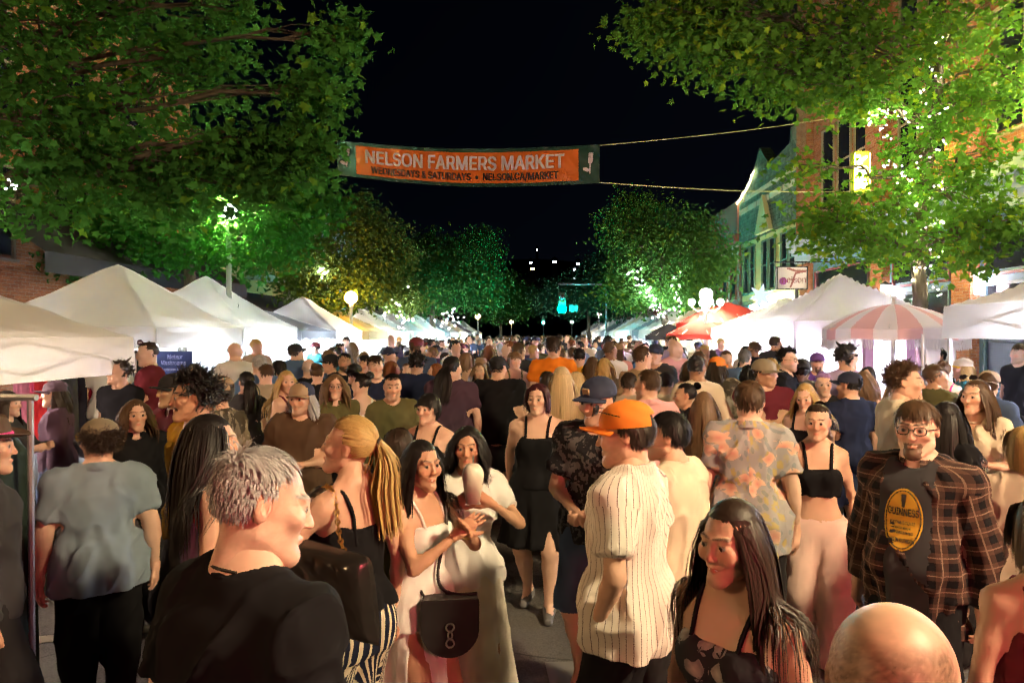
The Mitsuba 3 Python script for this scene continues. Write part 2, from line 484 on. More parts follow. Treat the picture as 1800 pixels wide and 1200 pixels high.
def skin_colors(v, tone, sex, beard=None, brow=(.05, .03, .02), lips=True):
    """Per-vertex skin colour in head space: lips, brows, beard and the redder cheeks, nose and ears belong to the face."""
    c = np.tile(np.asarray(tone, float), (len(v), 1))
    n = fnoise(v * 60)[:, None]
    c *= 0.88 + .14 * n + .10 * fnoise(v * 190, 5)[:, None]
    def spot(p, r, amt, col):
        q = np.linalg.norm((v * [np.sign(p[0]) or 1, 1, 1] if False else (np.abs(v) * [1, 0, 0] + v * [0, 1, 1]) - p) / r, axis=1)
        w = (np.clip(1.25 - q, 0, .5) * 2 * amt)[:, None]
        c[:] = c * (1 - w) + np.asarray(col) * w
    red = np.asarray(tone) * [1.12, .80, .74]
    spot((.042, -.08, -.024), (.024, .03, .022), .5, red)
    spot((0, -.115, -.028), (.02, .02, .014), .5, red)
    spot((.08, .01, 0), (.02, .03, .04), .4, red)
    if lips: spot((0, -.096, -.066), (.023, .016, .0075), .6, np.asarray(tone) * ([.95, .55, .5] if sex == 'm' else [1.0, .42, .42]))
    spot((.032, -.094, .0098), (.0135, .014, .0024), .75, np.asarray(tone) * .16)
    spot((.032, -.094, -.0030), (.012, .014, .0018), .35, np.asarray(tone) * .3)
    if brow is not None:
        for t in (0, .33, .66, 1): spot((.014 + .034 * t, -.092 + .014 * t, .029 + .004 * math.sin(2.4 * t)), (.0095, .03, .0046 if sex == 'm' else .0036), .9 if sex == 'm' else .7, brow)
    if beard is not None:
        kind, col = beard
        z = v[:, 2] + .18 * np.clip(np.abs(v[:, 0]) - .03, 0, 1) * 0
        on = (v[:, 1] < .005) & (z < -.050) & (v[:, 2] > -.145) & ~((np.abs(v[:, 0]) < .017) & (np.abs(v[:, 2] + .066) < .0055))
        if kind == 'goatee': on &= (np.abs(v[:, 0]) < .036) & (v[:, 1] < -.05)
        if kind == 'mustache': on &= (v[:, 2] > -.061) & (np.abs(v[:, 0]) < .034) & (v[:, 1] < -.07)
        if kind == 'stubble': col = np.asarray(tone) * .55
        w = (on * (.85 if kind != 'stubble' else .5))[:, None]
        c[:] = c * (1 - w) + np.asarray(col) * w
    return c


def eye_mesh(s, look=(0, 0)):
    v, f = lathe([(1e-4, -1), *[(math.cos(a), math.sin(a)) for a in np.linspace(-1.4, 1.4, 15)], (1e-4, 1)], 18)
    v = v[:, [0, 2, 1]] * [1, -1, 1]          # pole towards -y
    d = np.array([look[0], -1.0, look[1]]); d /= np.linalg.norm(d)
    ang = np.degrees(np.arccos(np.clip(v @ d / np.linalg.norm(v, axis=1), -1, 1)))
    c = np.where(ang[:, None] < 16, [.008, .008, .008], np.where(ang[:, None] < 37, [.045, .026, .016], [.30, .27, .25]))
    return v * .0122 + [s * .0315, -.0800, .0040], f, c


# ------------------------------------------------------------------ hair: locks combed over the skull
HAIRC = dict(black=(.012, .010, .010), darkbrown=(.030, .018, .012), brown=(.075, .042, .022), lightbrown=(.17, .10, .05), blond=(.46, .30, .11), paleblond=(.56, .42, .22), red=(.20, .07, .025),
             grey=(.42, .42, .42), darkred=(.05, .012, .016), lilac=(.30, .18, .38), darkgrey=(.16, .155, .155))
SK_C, SK_R = np.array([0, .018, .034]), np.array([.079, .097, .091])


def scalp_ok(u, style):
    """u: unit directions from the skull's centre (scaled space)."""
    x, y, z = u.T
    top = z > (.50 if style != 'bangs' else .35)
    side = (np.abs(x) > .2) & (y > -.55) & (z > -.05) & (y > -.30 - .4 * z * 0)
    back = (y > .12) & (z > -.66)
    ok = (top & (y > -.86)) | side | back
    if style == 'receding': ok &= ~((y < -.45) & (z > .4))
    if style == 'underhat': ok &= (z < .28)
    return ok


def ribbons(S, R, rng):
    """Flat locks that lie on the head: one strip per row of S, facing outwards."""
    n, k, _ = S.shape
    t = np.gradient(S, axis=1); t /= np.linalg.norm(t, axis=2, keepdims=True) + 1e-9
    o = S - np.array([0, .025, .02]); o[..., 2] = np.where(S[..., 2] < .02, 0, o[..., 2])
    o = o / (np.linalg.norm(o, axis=2, keepdims=True) + 1e-6) + rng.normal(size=(n, 1, 3)) * .14
    w = np.cross(t, o); w /= np.linalg.norm(w, axis=2, keepdims=True) + 1e-6
    R = np.broadcast_to(R, (n, k))[..., None]
    V = np.stack([S - w * R, S + w * R], 2).reshape(-1, 3)
    i = np.arange(k - 1) * 2
    f = np.vstack([np.stack([i, i + 1, i + 3], 1), np.stack([i, i + 3, i + 2], 1)])
    return V, (f[None] + (np.arange(n) * k * 2)[:, None, None]).reshape(-1, 3)


def hair_locks(style, color, n, rad, seg, seed=0, under_hat=False, body=None, streak=.13):
    hires = n > 1500
    rng = np.random.default_rng(seed)
    u = rng.normal(size=(n * 6, 3)); u /= np.linalg.norm(u, axis=1, keepdims=True)
    thin = style == 'receding' or (style == 'tousled' and color == 'grey')
    u = u[scalp_ok(u, 'receding' if thin else ('bangs' if style == 'bangs' else 'n'))]
    if under_hat: u = u[u[:, 2] < .30]
    u = u[:n]
    n = len(u)
    P = SK_C + u * SK_R * 1.01
    nrm = u / SK_R; nrm /= np.linalg.norm(nrm, axis=1, keepdims=True)
    r1 = rng.random((n, 1))
    jit = rng.normal(size=(n, 3))
    def tang(d): d = d - nrm * (d * nrm).sum(1, keepdims=True); return d / (np.linalg.norm(d, axis=1, keepdims=True) + 1e-6)
    crown = np.array([0, .06, .12])
    away = tang(P - crown)
    long = style in ('long', 'longback', 'bob', 'wavy', 'longtop')
    if style in ('short', 'buzz', 'receding'):
        fwd = tang(np.tile([.35, -1, .0], (n, 1)))
        D = np.where(P[:, 2:] > .085, fwd * .7 + away * .5, away * .8 + np.array([0, .35, -.9])) + jit * .13
        L = {'short': .052, 'buzz': .014, 'receding': .030}[style] * (.55 + .7 * r1) * np.where(P[:, 2:] > .07, 1.1, .62)
        grav, lift = .22, {'short': .16, 'buzz': .5, 'receding': .12}[style]
    elif style in ('quiff', 'tousled'):
        D = np.where(P[:, 2:] > .08, tang(np.tile([.6, -.7, .3], (n, 1))) * .8 + away * .5 + nrm * .25, away + np.array([0, .2, -.7])) + jit * .11
        L = .046 * (.6 + .7 * r1) * np.where(P[:, 2:] > .08, 1.0, .34)
        grav, lift = .34, .24
    elif style in ('curly', 'afro'):
        D = nrm * 1.0 + jit * .5
        L = (.055 if style == 'curly' else .085) * (.6 + .8 * r1)
        grav, lift = .25, 1.0
    elif style in ('ponytail', 'bun', 'tied'):
        tie = np.array([0, .118, .035]) if style != 'bun' else np.array([0, .10, .085])
        D = tang(tie - P) + jit * .04
        L = np.linalg.norm(tie - P, axis=1, keepdims=True) * 1.12
        grav, lift = 0.0, .02
    elif style == 'bangs':
        D = away + jit * .12; D[P[:, 1] < -.02] += [0, -.9, 0]
        L = .085 * (.8 + .35 * r1); grav, lift = .30, .2
    else:
        part_x = .012
        D = tang(np.stack([np.sign(P[:, 0] - part_x) * .9 * np.where(P[:, 1] > .03, .10, 1.0), np.full(n, .30) + .9 * (P[:, 1] < -.052), np.full(n, -.75) + .7 * (P[:, 1] < -.052)], 1)) + jit * .05
        L = {'long': .48, 'longback': .50, 'bob': .15, 'wavy': .34, 'longtop': .5}[style] * (.78 + .35 * r1)
        L = L + np.clip(.06 * (P[:, 2:] - .02) / .1, 0, .1)
        grav, lift = .50, .04
    D = D / (np.linalg.norm(D, axis=1, keepdims=True) + 1e-6)
    D = D + nrm * lift; D /= np.linalg.norm(D, axis=1, keepdims=True)
    pts = [P]
    X, V = P.copy(), D.copy()
    down = np.array([0, .0, -1.0])
    cone = rng.random((n, 1)) * 6.28
    for i in range(seg):
        if style in ('ponytail', 'bun', 'tied'):
            V = tie - X; V = V / (np.linalg.norm(V, axis=1, keepdims=True) + 1e-6) + nrm * .15
        elif style in ('curly', 'afro'):
            V = V + rng.normal(size=(n, 3)) * .75
        else:
            V = V * (1 - grav) + down * grav
            if style == 'wavy': V = V + .35 * np.stack([np.cos(cone[:, 0] + i * 1.5), np.sin(cone[:, 0] + i * 1.5), 0 * cone[:, 0]], 1)
            if long and i > 1:                # hair at the face falls behind the cheeks or in front of the shoulders
                V[:, 0] += np.where((X[:, 1] < -.05) & (X[:, 2] < .05) & (X[:, 2] > -.14) & (np.abs(X[:, 0]) < .074), np.sign(X[:, 0]) * .5, 0)
                if style == 'longback': V[:, 1] += np.where(X[:, 1] < .02, .35, 0)
        V /= np.linalg.norm(V, axis=1, keepdims=True) + 1e-6
        X = X + V * L / seg
        for c, r in (((0, .018, .034), (.080, .098, .092)), ((0, -.01, -.045), (.069, .066, .085)), ((0, .035, -.14), (.062, .06, .10)), ((0, .035, -.335), (.20, .118, .155)), ((.155, .02, -.262), (.090, .092, .090)), ((-.155, .02, -.262), (.090, .092, .090))):
            q = (X - c) / r
            m = np.linalg.norm(q, axis=1, keepdims=True)
            lim = 1.02 + .07 * r1
            X = np.where(m < lim, c + np.asarray(r) * q / (m + 1e-6) * lim, X)
        if long or style in ('bangs',):
            fm = (X[:, 1] < -.042) & (np.abs(X[:, 0]) < .064) & (X[:, 2] < (.080 if style != 'bangs' else .038)) & (X[:, 2] > -.13)
            X[:, 0] = np.where(fm, np.sign(P[:, 0] - .012) * (.066 + .012 * r1[:, 0]), X[:, 0])
            X[:, 1] = np.where(fm & (X[:, 1] < -.06), X[:, 1] * .8, X[:, 1])
        pts.append(X)
    S = np.stack(pts, 1)
    taper = np.concatenate([np.full(max(seg - 2, 1), 1.0), np.linspace(.85, .15, seg + 1 - max(seg - 2, 1))])
    R = rad * (.7 + .6 * rng.random((n, 1))) * taper
    out = [ribbons(S, R, rng)]
    tone = 1 + streak * (rng.random((n, 1)) * 2 - 1)
    cols = [np.repeat(tone, (seg + 1) * 2, 0)]
    if style in ('ponytail', 'bun'):
        k = max(12, n // 2)
        a = rng.normal(size=(k, 3)) * [.016, .012, .012]
        if style == 'ponytail':
            t = np.linspace(0, 1, seg + 3)[None, :, None]
            sp = rng.normal(size=(k, 3)) * [.030, .018, .0]
            base = tie + a * .5
            Lt = (.30 + .10 * rng.random((k, 1, 1)))
            Q = base[:, None] + np.array([0, .055, .012]) * np.sin(np.minimum(t * 4, 1.57)) + t * Lt * np.array([0, .0, -1.0]) + sp[:, None] * np.sin(np.minimum(t * 3, 1.57) ) * 1.1
            Q[:, :, 1] += np.clip(.02 - Q[:, :, 2] - .16, 0, .2) * .25
            out.append(ribbons(Q, rad * 1.2 * np.interp(t[0, :, 0], [0, .8, 1], [1, 1, .3]), rng)); cols.append(np.repeat(1 + streak * (rng.random((k, 1)) * 2 - 1), (seg + 3) * 2, 0))
        else:
            ph = rng.random((k, 1)) * 6.28 + np.linspace(0, 2.4, seg + 1)[None]
            el = rng.normal(size=(k, 1)) * .7
            Q = tie + np.array([0, .03, .02]) + .034 * np.stack([np.cos(ph) * np.cos(el), np.sin(el) + 0 * ph, np.sin(ph) * np.cos(el)], -1)
            out.append(ribbons(Q, rad * np.ones(seg + 1), rng)); cols.append(np.repeat(1 + streak * (rng.random((k, 1)) * 2 - 1), (seg + 1) * 2, 0))
    v, f = cat_mesh(out)
    col = np.clip(np.vstack(cols) * np.asarray(HAIRC[color] if isinstance(color, str) else color), 0, 1)
    # the cap of roots under the locks
    sv, sf = lathe([(1e-3, 1), *[(math.sin(a), math.cos(a)) for a in np.linspace(.08, 2.5, 34 if hires else 13)]], 56 if hires else 22)
    keep = scalp_ok(sv, 'receding' if thin else ('bangs' if style == 'bangs' else 'n'))
    sf = sf[keep[sf].all(1)]
    if style != 'none':
        sv = SK_C + sv * SK_R * 1.018
        col = np.vstack([col, np.tile(np.asarray(HAIRC[color] if isinstance(color, str) else color) * .8, (len(sv), 1))])
        v, f = cat_mesh([(v, f), (sv, sf)])
    return v, f, col


# ------------------------------------------------------------------ clothes
def fold_fn(seed, n, amp, z0, z1):
    r = np.random.default_rng(seed)
    ph = r.random(4) * 6.28
    def f(th, z):
        g = np.clip((z1 - z) / (z1 - z0), 0, 1)
        return amp * g * (np.sin(n * th + ph[0] + 2 * z) * .6 + np.sin((n * 2 - 3) * th + ph[1]) * .4)
    return f


def wrinkle(v, f, amp, seed, scale=1.0):
    """Cloth creases: ridged noise drawn out along slanting folds, moved along the normals."""
    if amp <= 0 or len(v) == 0: return v
    n = vnormals(v, f)
    q = v * scale
    amp = amp * np.clip((v[:, 2] - v[:, 2].min()) / .05, .15, 1) * (1 - np.clip((v[:, 2] - 1.40) / .05, 0, 1) * np.clip(1 - (np.abs(v[:, 0]) - .06) / .06, 0, 1))
    a = fnoise(np.stack([q[:, 0] * 9 + q[:, 2] * 5, q[:, 1] * 9, q[:, 2] * 2.2 - q[:, 0] * 3], 1), seed)
    b = fnoise(np.stack([q[:, 0] * 16 - q[:, 2] * 9, q[:, 1] * 16, q[:, 2] * 5 + q[:, 0] * 6], 1), seed + 7)
    c = fnoise(np.stack([q[:, 0] * 5 + q[:, 2] * 1.2, q[:, 1] * 5, q[:, 2] * 1.1], 1), seed + 3)
    d = (c - .5) * 1.3 + (1 - np.abs(2 * a - 1)) * .65 + (1 - np.abs(2 * b - 1)) * .35 - .55
    d = d + .5 * (np.clip(1 - np.abs(2 * a - 1) * 5, 0, 1) - .2)
    return v + n * np.clip(d * amp, -.007, .028)[:, None]


def top_mesh(p, kind, h, ease=.014, hem=.86, seed=0, sleeve=None, loose=0.0, neck='crew'):
    f = Field([-.66, -.50, hem - .06], [.66, .46, 1.60], h)
    tab = p.tab.copy()
    tab[:, 1] += loose * np.clip((1.30 - tab[:, 0]) / .35, 0, 1); tab[:, 2] += loose * np.clip((1.30 - tab[:, 0]) / .35, 0, 1)
    tab[:, 1:3] += .020 * np.clip((1.12 - tab[:, :1]) / .1, 0, 1)
    if hem < .80: tab = np.vstack([[hem - .05, tab[0, 1] + .015, tab[0, 2] + .02, .005], tab])
    f.loft(tab, .02, p.shear, ease=ease, folds=fold_fn(seed, 7, .014 + loose * .30, hem, 1.28))
    a = arm_r(p)
    if p.sex == 'f':
        for s in (1, -1): f.ball(p.up([s * .066, -.074, 1.275]), (.066 + ease, .060 + ease, .064 + ease), .05)
    sleeve = {'tank': 0, 'dress': 0, 'crop': 0, 'tee': .52, 'shirt': .56, 'long': 1.0, 'jacket': 1.0}[kind] if sleeve is None else sleeve
    if kind not in ('tank', 'dress', 'crop'):
        for s in (1, -1):
            f.cone(p.up([s * .04, .028, 1.475]), p.S[s] + [0, .005, .005], .042 + ease * .6, a[0] * .95 + ease, .05)
            f.cone(p.up([s * .09, -.01, 1.36]), p.S[s], .07 + ease, a[0] + ease, .05)
            if sleeve > 0:
                t = min(sleeve / .55, 1)
                e = p.S[s] + (p.E[s] - p.S[s]) * min(1.0, sleeve * 1.25)
                fl = .012 if kind in ('tee', 'shirt') else .004
                f.cone(p.S[s], e, a[0] + ease, a[1] + ease + fl, .035)
                if sleeve > .9:
                    w = p.E[s] + (p.W[s] - p.E[s]) * .96
                    f.cone(p.E[s], w, a[1] + ease, a[3] + ease * .9, .025)
                    u = (p.W[s] - p.E[s]); u /= np.linalg.norm(u); c = w
                else:
                    u = (p.E[s] - p.S[s]); u /= np.linalg.norm(u); c = e
                m = .12
                f.plane_cut(c - m, c + m, lambda x, y, z, c=c, u=u: np.where((x - c[0]) ** 2 + (y - c[1]) ** 2 + (z - c[2]) ** 2 < m * m * .9, (x - c[0]) * u[0] + (y - c[1]) * u[1] + (z - c[2]) * u[2], -1).astype(np.float32))
        nb = p.up([0, -.012, 1.505])
        dp = {'crew': .0, 'v': .05, 'scoop': .06, 'collar': .02}[neck]
        f.ball(nb + [0, -.02, .005], (.068 if p.sex == 'm' else .062, .075, .055 + dp), .012, True)
        if neck in ('scoop', 'v'): f.ball(nb + [0, -.10, -.02], (.055, .06, .05 + dp), .02, True)
    else:
        ztop = {'tank': 1.335, 'dress': 1.33, 'crop': 1.32}[kind]
        f.plane_cut([-1, -1, hem - .1], [1, 1, 1.7], lambda x, y, z: (z - (ztop - .16 * np.clip(y, -.02, .2) + .18 * np.clip(np.abs(x - p.shear[0] * .35) - .05, 0, .1) - np.clip(np.abs(x) - .115, 0, 1) * 1.8)).astype(np.float32))
    f.plane_cut([-1, -1, hem - .1], [1, 1, hem + .08], lambda x, y, z: (hem - z + .006 * np.sin(x * 10 + seed) - .02 * (y > 0)).astype(np.float32) + 0 * y)
    return f.mesh()


def strap_mesh(p, bm, ztop, r=.0075):
    """Shoulder straps laid on the skin from the front edge of the top over the shoulder to its back edge."""
    from scipy.spatial import cKDTree
    kd, nrm = cKDTree(bm[0]), vnormals(*bm)
    out = []
    for s in (1, -1):
        key = np.array([(s * .078, -.135, ztop - .035), (s * .082, -.10, 1.40), (s * .090, -.01, 1.49), (s * .086, .09, 1.43), (s * .072, .13, 1.33), (s * .066, .14, 1.25)])
        u = np.linspace(0, 5, 26)
        q = np.stack([np.interp(u, np.arange(6), key[:, k]) for k in range(3)], 1)
        q = np.array([p.up(x) for x in q])
        d, i = kd.query(q, k=6)
        w = (1 / (d + .004))[..., None]
        P = (bm[0][i] * w).sum(1) / w.sum(1) + ((nrm[i] * w).sum(1) / w.sum(1)) * .006
        for _ in range(3): P[1:-1] = .5 * P[1:-1] + .25 * (P[:-2] + P[2:])
        out.append(tubes(P, r, 6))
    return cat_mesh(out)


def legs_mesh(p, kind, h, ease=.012, seed=0, waist=1.00, hem=None):
    f = Field([-.42, -.40, -.01], [.42, .40, waist + .06], h)
    l = leg_r(p)
    hem = {'trousers': .03, 'wide': .02, 'shorts': .50}[kind] if hem is None else hem
    ease = ease + h * .45
    tab = p.tab[p.tab[:, 0] < waist + .05]
    f.loft(tab, .03, p.shear, ease=.004)
    for s in (1, -1):
        r1, r2 = (l[1] + ease + .008, l[3] + ease + .018) if kind != 'wide' else (l[1] + .045, l[1] + .060)
        if kind == 'shorts': r1 = l[1] + .035
        f.cone(p.hip[s], p.kne[s], l[0] + ease, r1, .035)
        f.cone(p.kne[s], p.ank[s] + [0, 0, -.05], r1, r2, .03)
        f.cone(p.kne[s] + [0, .004, .06], p.kne[s] * .68 + p.ank[s] * .32 + [0, .02, 0], l[1] + ease + .012, l[2] + ease + .012, .04)
    f.plane_cut([-1, -1, -.1], [1, 1, hem + .1], lambda x, y, z: (hem - z + 0 * x + 0 * y).astype(np.float32))
    f.plane_cut([-1, -1, waist - .1], [1, 1, waist + .2], lambda x, y, z: (z - waist + 0 * x + 0 * y).astype(np.float32))
    return f.mesh()


def skirt_mesh(p, h, hem=.08, flare=.16, seed=0, waist=1.04, n=9):
    f = Field([-.50, -.44, hem - .02], [.50, .44, waist + .05], h)
    i = p.tab
    w0, d0 = np.interp(waist, i[:, 0], i[:, 1]), np.interp(waist, i[:, 0], i[:, 2])
    w1, d1 = np.interp(.92, i[:, 0], i[:, 1]), np.interp(.92, i[:, 0], i[:, 2])
    tab = [(hem, w1 + flare, d1 + flare, 0), ((hem + .92) / 2, w1 + flare * .5, d1 + flare * .5, 0), (.92, w1 + .014, d1 + .014, .004), (waist, w0 + .012, d0 + .012, 0)]
    f.loft(tab, .01, p.shear, folds=fold_fn(seed, n, .028, hem, waist - .05))
    return f.mesh()


def shoe_mesh(s, h=.010):
    f = Field([-.08, -.22, -.01], [.08, .12, .14], h)
    f.cone((0, .045, .035), (0, -.02, .05), .040, .040, .03)
    f.cone((0, -.02, .045), (s * .012, -.15, .028), .042, .036, .03)
    f.cone((0, .03, .05), (0, .02, .10), .042, .046, .03)
    f.plane_cut([-1, -1, -1], [1, 1, 1], lambda x, y, z: (.0 - z + 0 * x + 0 * y).astype(np.float32))
    f.plane_cut([-1, -1, .07], [1, 1, 1], lambda x, y, z: (z - .105 + 0 * x + 0 * y).astype(np.float32))
    return f.mesh()


def cloth_uv(p, v, own=None, legs=False):
    """u round the body or the sleeve, v up, in metres."""
    th = np.arctan2(v[:, 0], -v[:, 1])
    U = np.stack([th * .17, v[:, 2]], 1)
    if legs:
        sg = np.where(v[:, 0] > 0, 1.0, -1.0)
        return np.stack([np.arctan2(v[:, 0] - sg * .10, -v[:, 1] + .02) * .085 + sg * .6, v[:, 2]], 1)
    for s in (1, -1):
        a, b = p.S[s], p.E[s]
        ab = b - a
        t = np.clip((v - a) @ ab / (ab @ ab), 0, 1.6)
        q = v - a - t[:, None] * ab
        d = np.linalg.norm(q, axis=1)
        on = (d < .10) & (t > .12) & (np.abs(v[:, 0]) > np.abs(a[0]) - .05)
        x = ab / np.linalg.norm(ab); y = np.cross([0, 0, 1.0], x); y = y / (np.linalg.norm(y) + 1e-6) if np.linalg.norm(y) > .05 else np.array([0, 1.0, 0])
        z = np.cross(x, y)
        if own is not None: own |= on
        U[on] = np.stack([np.arctan2(q @ y, q @ z)[on] * .062, t[on] * .29], 1)
    return U


CAPS = {}


def cap_parts(kind):
    if kind in CAPS: return CAPS[kind]
    if kind in ('cap', 'capback', 'snapback'):
        c, r = np.array([0, .016, .040]), np.array([.089, .108, .091])
        v, f = lathe([(1e-3, 1.0), *[(math.sin(a), math.cos(a)) for a in np.linspace(.10, 1.62, 14)], (.985, -.10), (.96, -.10)], 36)
        v[:, 2] = np.where(v[:, 2] > 0, np.sign(v[:, 2]) * np.abs(v[:, 2]) ** (.85), v[:, 2])
        th = np.arctan2(v[:, 1], v[:, 0])
        v = v * (1 - .012 * np.exp(-(np.mod(th + math.pi / 6, math.pi / 3) - math.pi / 6) ** 2 / .002)[:, None] * (v[:, 2:] > 0) * np.array([1, 1, 0]))
        v = c + v * r
        back = (v[:, 1] > .085) & (v[:, 2] < .078) & (np.abs(v[:, 0]) < .045)
        f = f[~back[f].all(1)]
        u, t = np.meshgrid(np.linspace(-1, 1, 15), np.linspace(0, 1, 6), indexing='ij')
        a = u * 1.18
        x = np.sin(a) * (.088 + .004 * t); y0 = .016 - np.cos(a) * .107
        y = y0 - t * (.078 * np.cos(u * 1.45) ** .7)
        z = .032 + .020 * (1 - u * u) * (.3 + .7 * t) - .012 * t - .010 * u * u
        V = np.stack([x, y, z], -1)
        bm = grid_mesh(V)
        lo = (bm[0] - [0, 0, .0045], bm[1][:, ::-1])
        brim = cat_mesh([bm, lo])
        btn = moved(lathe([(1e-3, 1), (.7, .7), (1, 0)], 8), t=c + [0, 0, .090], s=.006)
        cr = cat_mesh([(v, f), btn])
        CAPS[kind] = (cr, brim)
    elif kind == 'fedora':
        cr = lathe([(1e-3, .125), (.05, .130), (.078, .118), (.088, .08), (.094, .035), (.094, .030)], 28, (0, .016, .02))
        cr[0][:, 1] = (cr[0][:, 1] - .016) * 1.16 + .016
        cr[0][:, 2] -= .022 * np.exp(-(cr[0][:, 0] / .022) ** 2) * (cr[0][:, 2] > .11)
        u = np.linspace(0, 2 * np.pi, 41)
        V = np.stack([np.stack([rr * np.sin(u), .016 + 1.14 * rr * np.cos(u), .048 + zz + .028 * np.abs(np.sin(u)) * (rr - .09) / .07], -1) for rr, zz in ((.090, 0), (.12, -.004), (.155, .0), (.155, -.004), (.12, -.008), (.09, -.004))])
        CAPS[kind] = (cr, grid_mesh(V))
    elif kind == 'beanie':
        cr = lathe([(1e-3, 1.0), *[(math.sin(a), math.cos(a)) for a in np.linspace(.10, 1.75, 12)]], 24)
        CAPS[kind] = ((np.array([0, .018, .045]) + cr[0] * [.088, .107, .098], cr[1]), None)
    return CAPS[kind]


def glasses_mesh(sun=False, up=0.0):
    out = []
    for s in (1, -1):
        a = np.linspace(0, 2 * np.pi, 17)
        ring = np.stack([s * .033 + .0235 * np.sign(np.cos(a)) * np.abs(np.cos(a)) ** .7, -.1045 + .006 * np.abs(np.cos(a)) * 0 + .25 * np.abs(s * .033 + .023 * np.cos(a)) ** 2 * 8, .004 + .0175 * np.sign(np.sin(a)) * np.abs(np.sin(a)) ** .8], 1)
        out.append(tubes(ring, .0021, 5))
        out.append(bar((s * .057, -.098, .010), (s * .083, .005, .008), .0018, 5))
        if sun:
            c = ring.mean(0)
            out.append((np.vstack([c[None], ring]), np.array([[0, i, i + 1] for i in range(1, 17)])))
    out.append(bar((-.010, -.108, .008), (.010, -.108, .008), .0018, 5))
    return cat_mesh(out)


SKIN = [(.68, .44, .33), (.60, .365, .255), (.50, .285, .18), (.38, .205, .12), (.26, .14, .085)]
CLOTH = dict(black=(.012, .012, .014), offblack=(.024, .023, .025), charcoal=(.045, .045, .05), grey=(.16, .16, .17), navy=(.018, .024, .055), blue=(.10, .17, .30), denim=(.06, .09, .16), greyblue=(.22, .28, .34), white=(.74, .73, .70), cream=(.66, .58, .44),
             beige=(.42, .33, .25), tan=(.32, .22, .13), olive=(.11, .105, .045), khaki=(.24, .20, .13), brown=(.09, .055, .035), orange=(.78, .22, .02), rust=(.36, .10, .03), yellow=(.70, .42, .04), mustard=(.45, .26, .03),
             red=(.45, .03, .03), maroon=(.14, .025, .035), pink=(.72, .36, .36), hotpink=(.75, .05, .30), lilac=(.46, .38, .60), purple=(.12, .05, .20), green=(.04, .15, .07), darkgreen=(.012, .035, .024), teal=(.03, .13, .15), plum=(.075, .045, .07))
# ------------------------------------------------------------------ one person from a description
def pat(name, fn, rough=.85):
    return mat('mat_' + name, {'type': 'twosided', 'b': {'type': 'principled', 'base_color': mikit.proc(fn), 'roughness': rough, 'specular': .1, 'sheen': .1}})


def p_stripes(p, n, uv):
    s = dr.abs(uv.x / .021 - dr.floor(uv.x / .021) - .5)
    w = mikit.noise(uv.x * 300, uv.y * 300)
    return mikit.mix((.74, .70, .62), (.15, .10, .10), dr.select(s < .060, .9, 0.0) * (.75 + .25 * w))


def p_bandstripes(p, n, uv):
    s = uv.x / .028 + .10 * mikit.noise(uv.x * 9, uv.y * 4)
    return mikit.mix((.62, .56, .42), (.016, .020, .040), dr.select(s - dr.floor(s) < .58, 1.0, 0.0))


def p_plaid(p, n, uv):
    a, b = uv.x / .075, uv.y / .075
    fa, fb = a - dr.floor(a), b - dr.floor(b)
    d = dr.select(fa < .45, .5, 0.0) + dr.select(fb < .45, .5, 0.0)
    l = dr.select(dr.abs(fa - .72) < .035, 1.0, 0.0) + dr.select(dr.abs(fb - .72) < .035, 1.0, 0.0)
    return mikit.mix(mikit.mix((.085, .045, .035), (.012, .011, .013), d), (.24, .17, .13), dr.minimum(l, 1) * .65)


def flower(x, y, seed, size, dens):
    d, e, r = mikit.voronoi(x / size + seed, y / size)
    cx, cy = x / size + seed, y / size
    ang = mikit.noise(cx * 3, cy * 3, seed) * 2
    lob = .30 + .10 * dr.cos(5 * dr.atan2(cy - dr.floor(cy) - .5, cx - dr.floor(cx) - .5) + r * 6) + .06 * ang
    return dr.select((d < lob) & (r < dens), 1.0, 0.0), d, r


def p_floral(p, n, uv):
    m, d, r = flower(uv.x, uv.y, 3.0, .105, .62)
    l, dl, rl = flower(uv.x * 1.2 + uv.y * .6, uv.y * .7 - uv.x * .5, 7.0, .055, .55)
    c = mikit.mix((.36, .33, .34), (.46, .36, .16), l * dr.select(rl < .3, 1.0, .45))
    c = mikit.mix(c, (.22, .25, .27), dr.select((rl > .42) & (dl < .30), .7, 0.0))
    return mikit.mix(c, mikit.mix((.62, .27, .22), (.70, .46, .34), dr.minimum(d * 3, 1)), m)


def p_floraldark(p, n, uv):
    m, d, r = flower(uv.x, uv.y, 5.0, .085, .6)
    return mikit.mix((.030, .030, .036), mikit.mix((.55, .50, .46), (.25, .24, .24), dr.minimum(d * 3, 1)), m * (.65 + .35 * mikit.noise(uv.x * 90, uv.y * 90)))


def p_paisley(p, n, uv):
    v = mikit.fbm(uv.x * 55, uv.y * 55, 2.0)
    return mikit.mix((.018, .018, .021), (.085, .08, .082), mikit.smoothstep(.52, .60, v))


def p_camo(p, n, uv):
    v = mikit.fbm(uv.x * 15, uv.y * 13, 1.0); w = mikit.fbm(uv.x * 24 + 9, uv.y * 20, 4.0)
    return mikit.mix(mikit.mix((.20, .17, .12), (.065, .055, .04), mikit.smoothstep(.50, .53, v)), (.33, .29, .25), mikit.smoothstep(.60, .63, w))


PATS = dict(stripes=p_stripes, bandstripes=p_bandstripes, plaid=p_plaid, floral=p_floral, floraldark=p_floraldark, paisley=p_paisley, camo=p_camo)


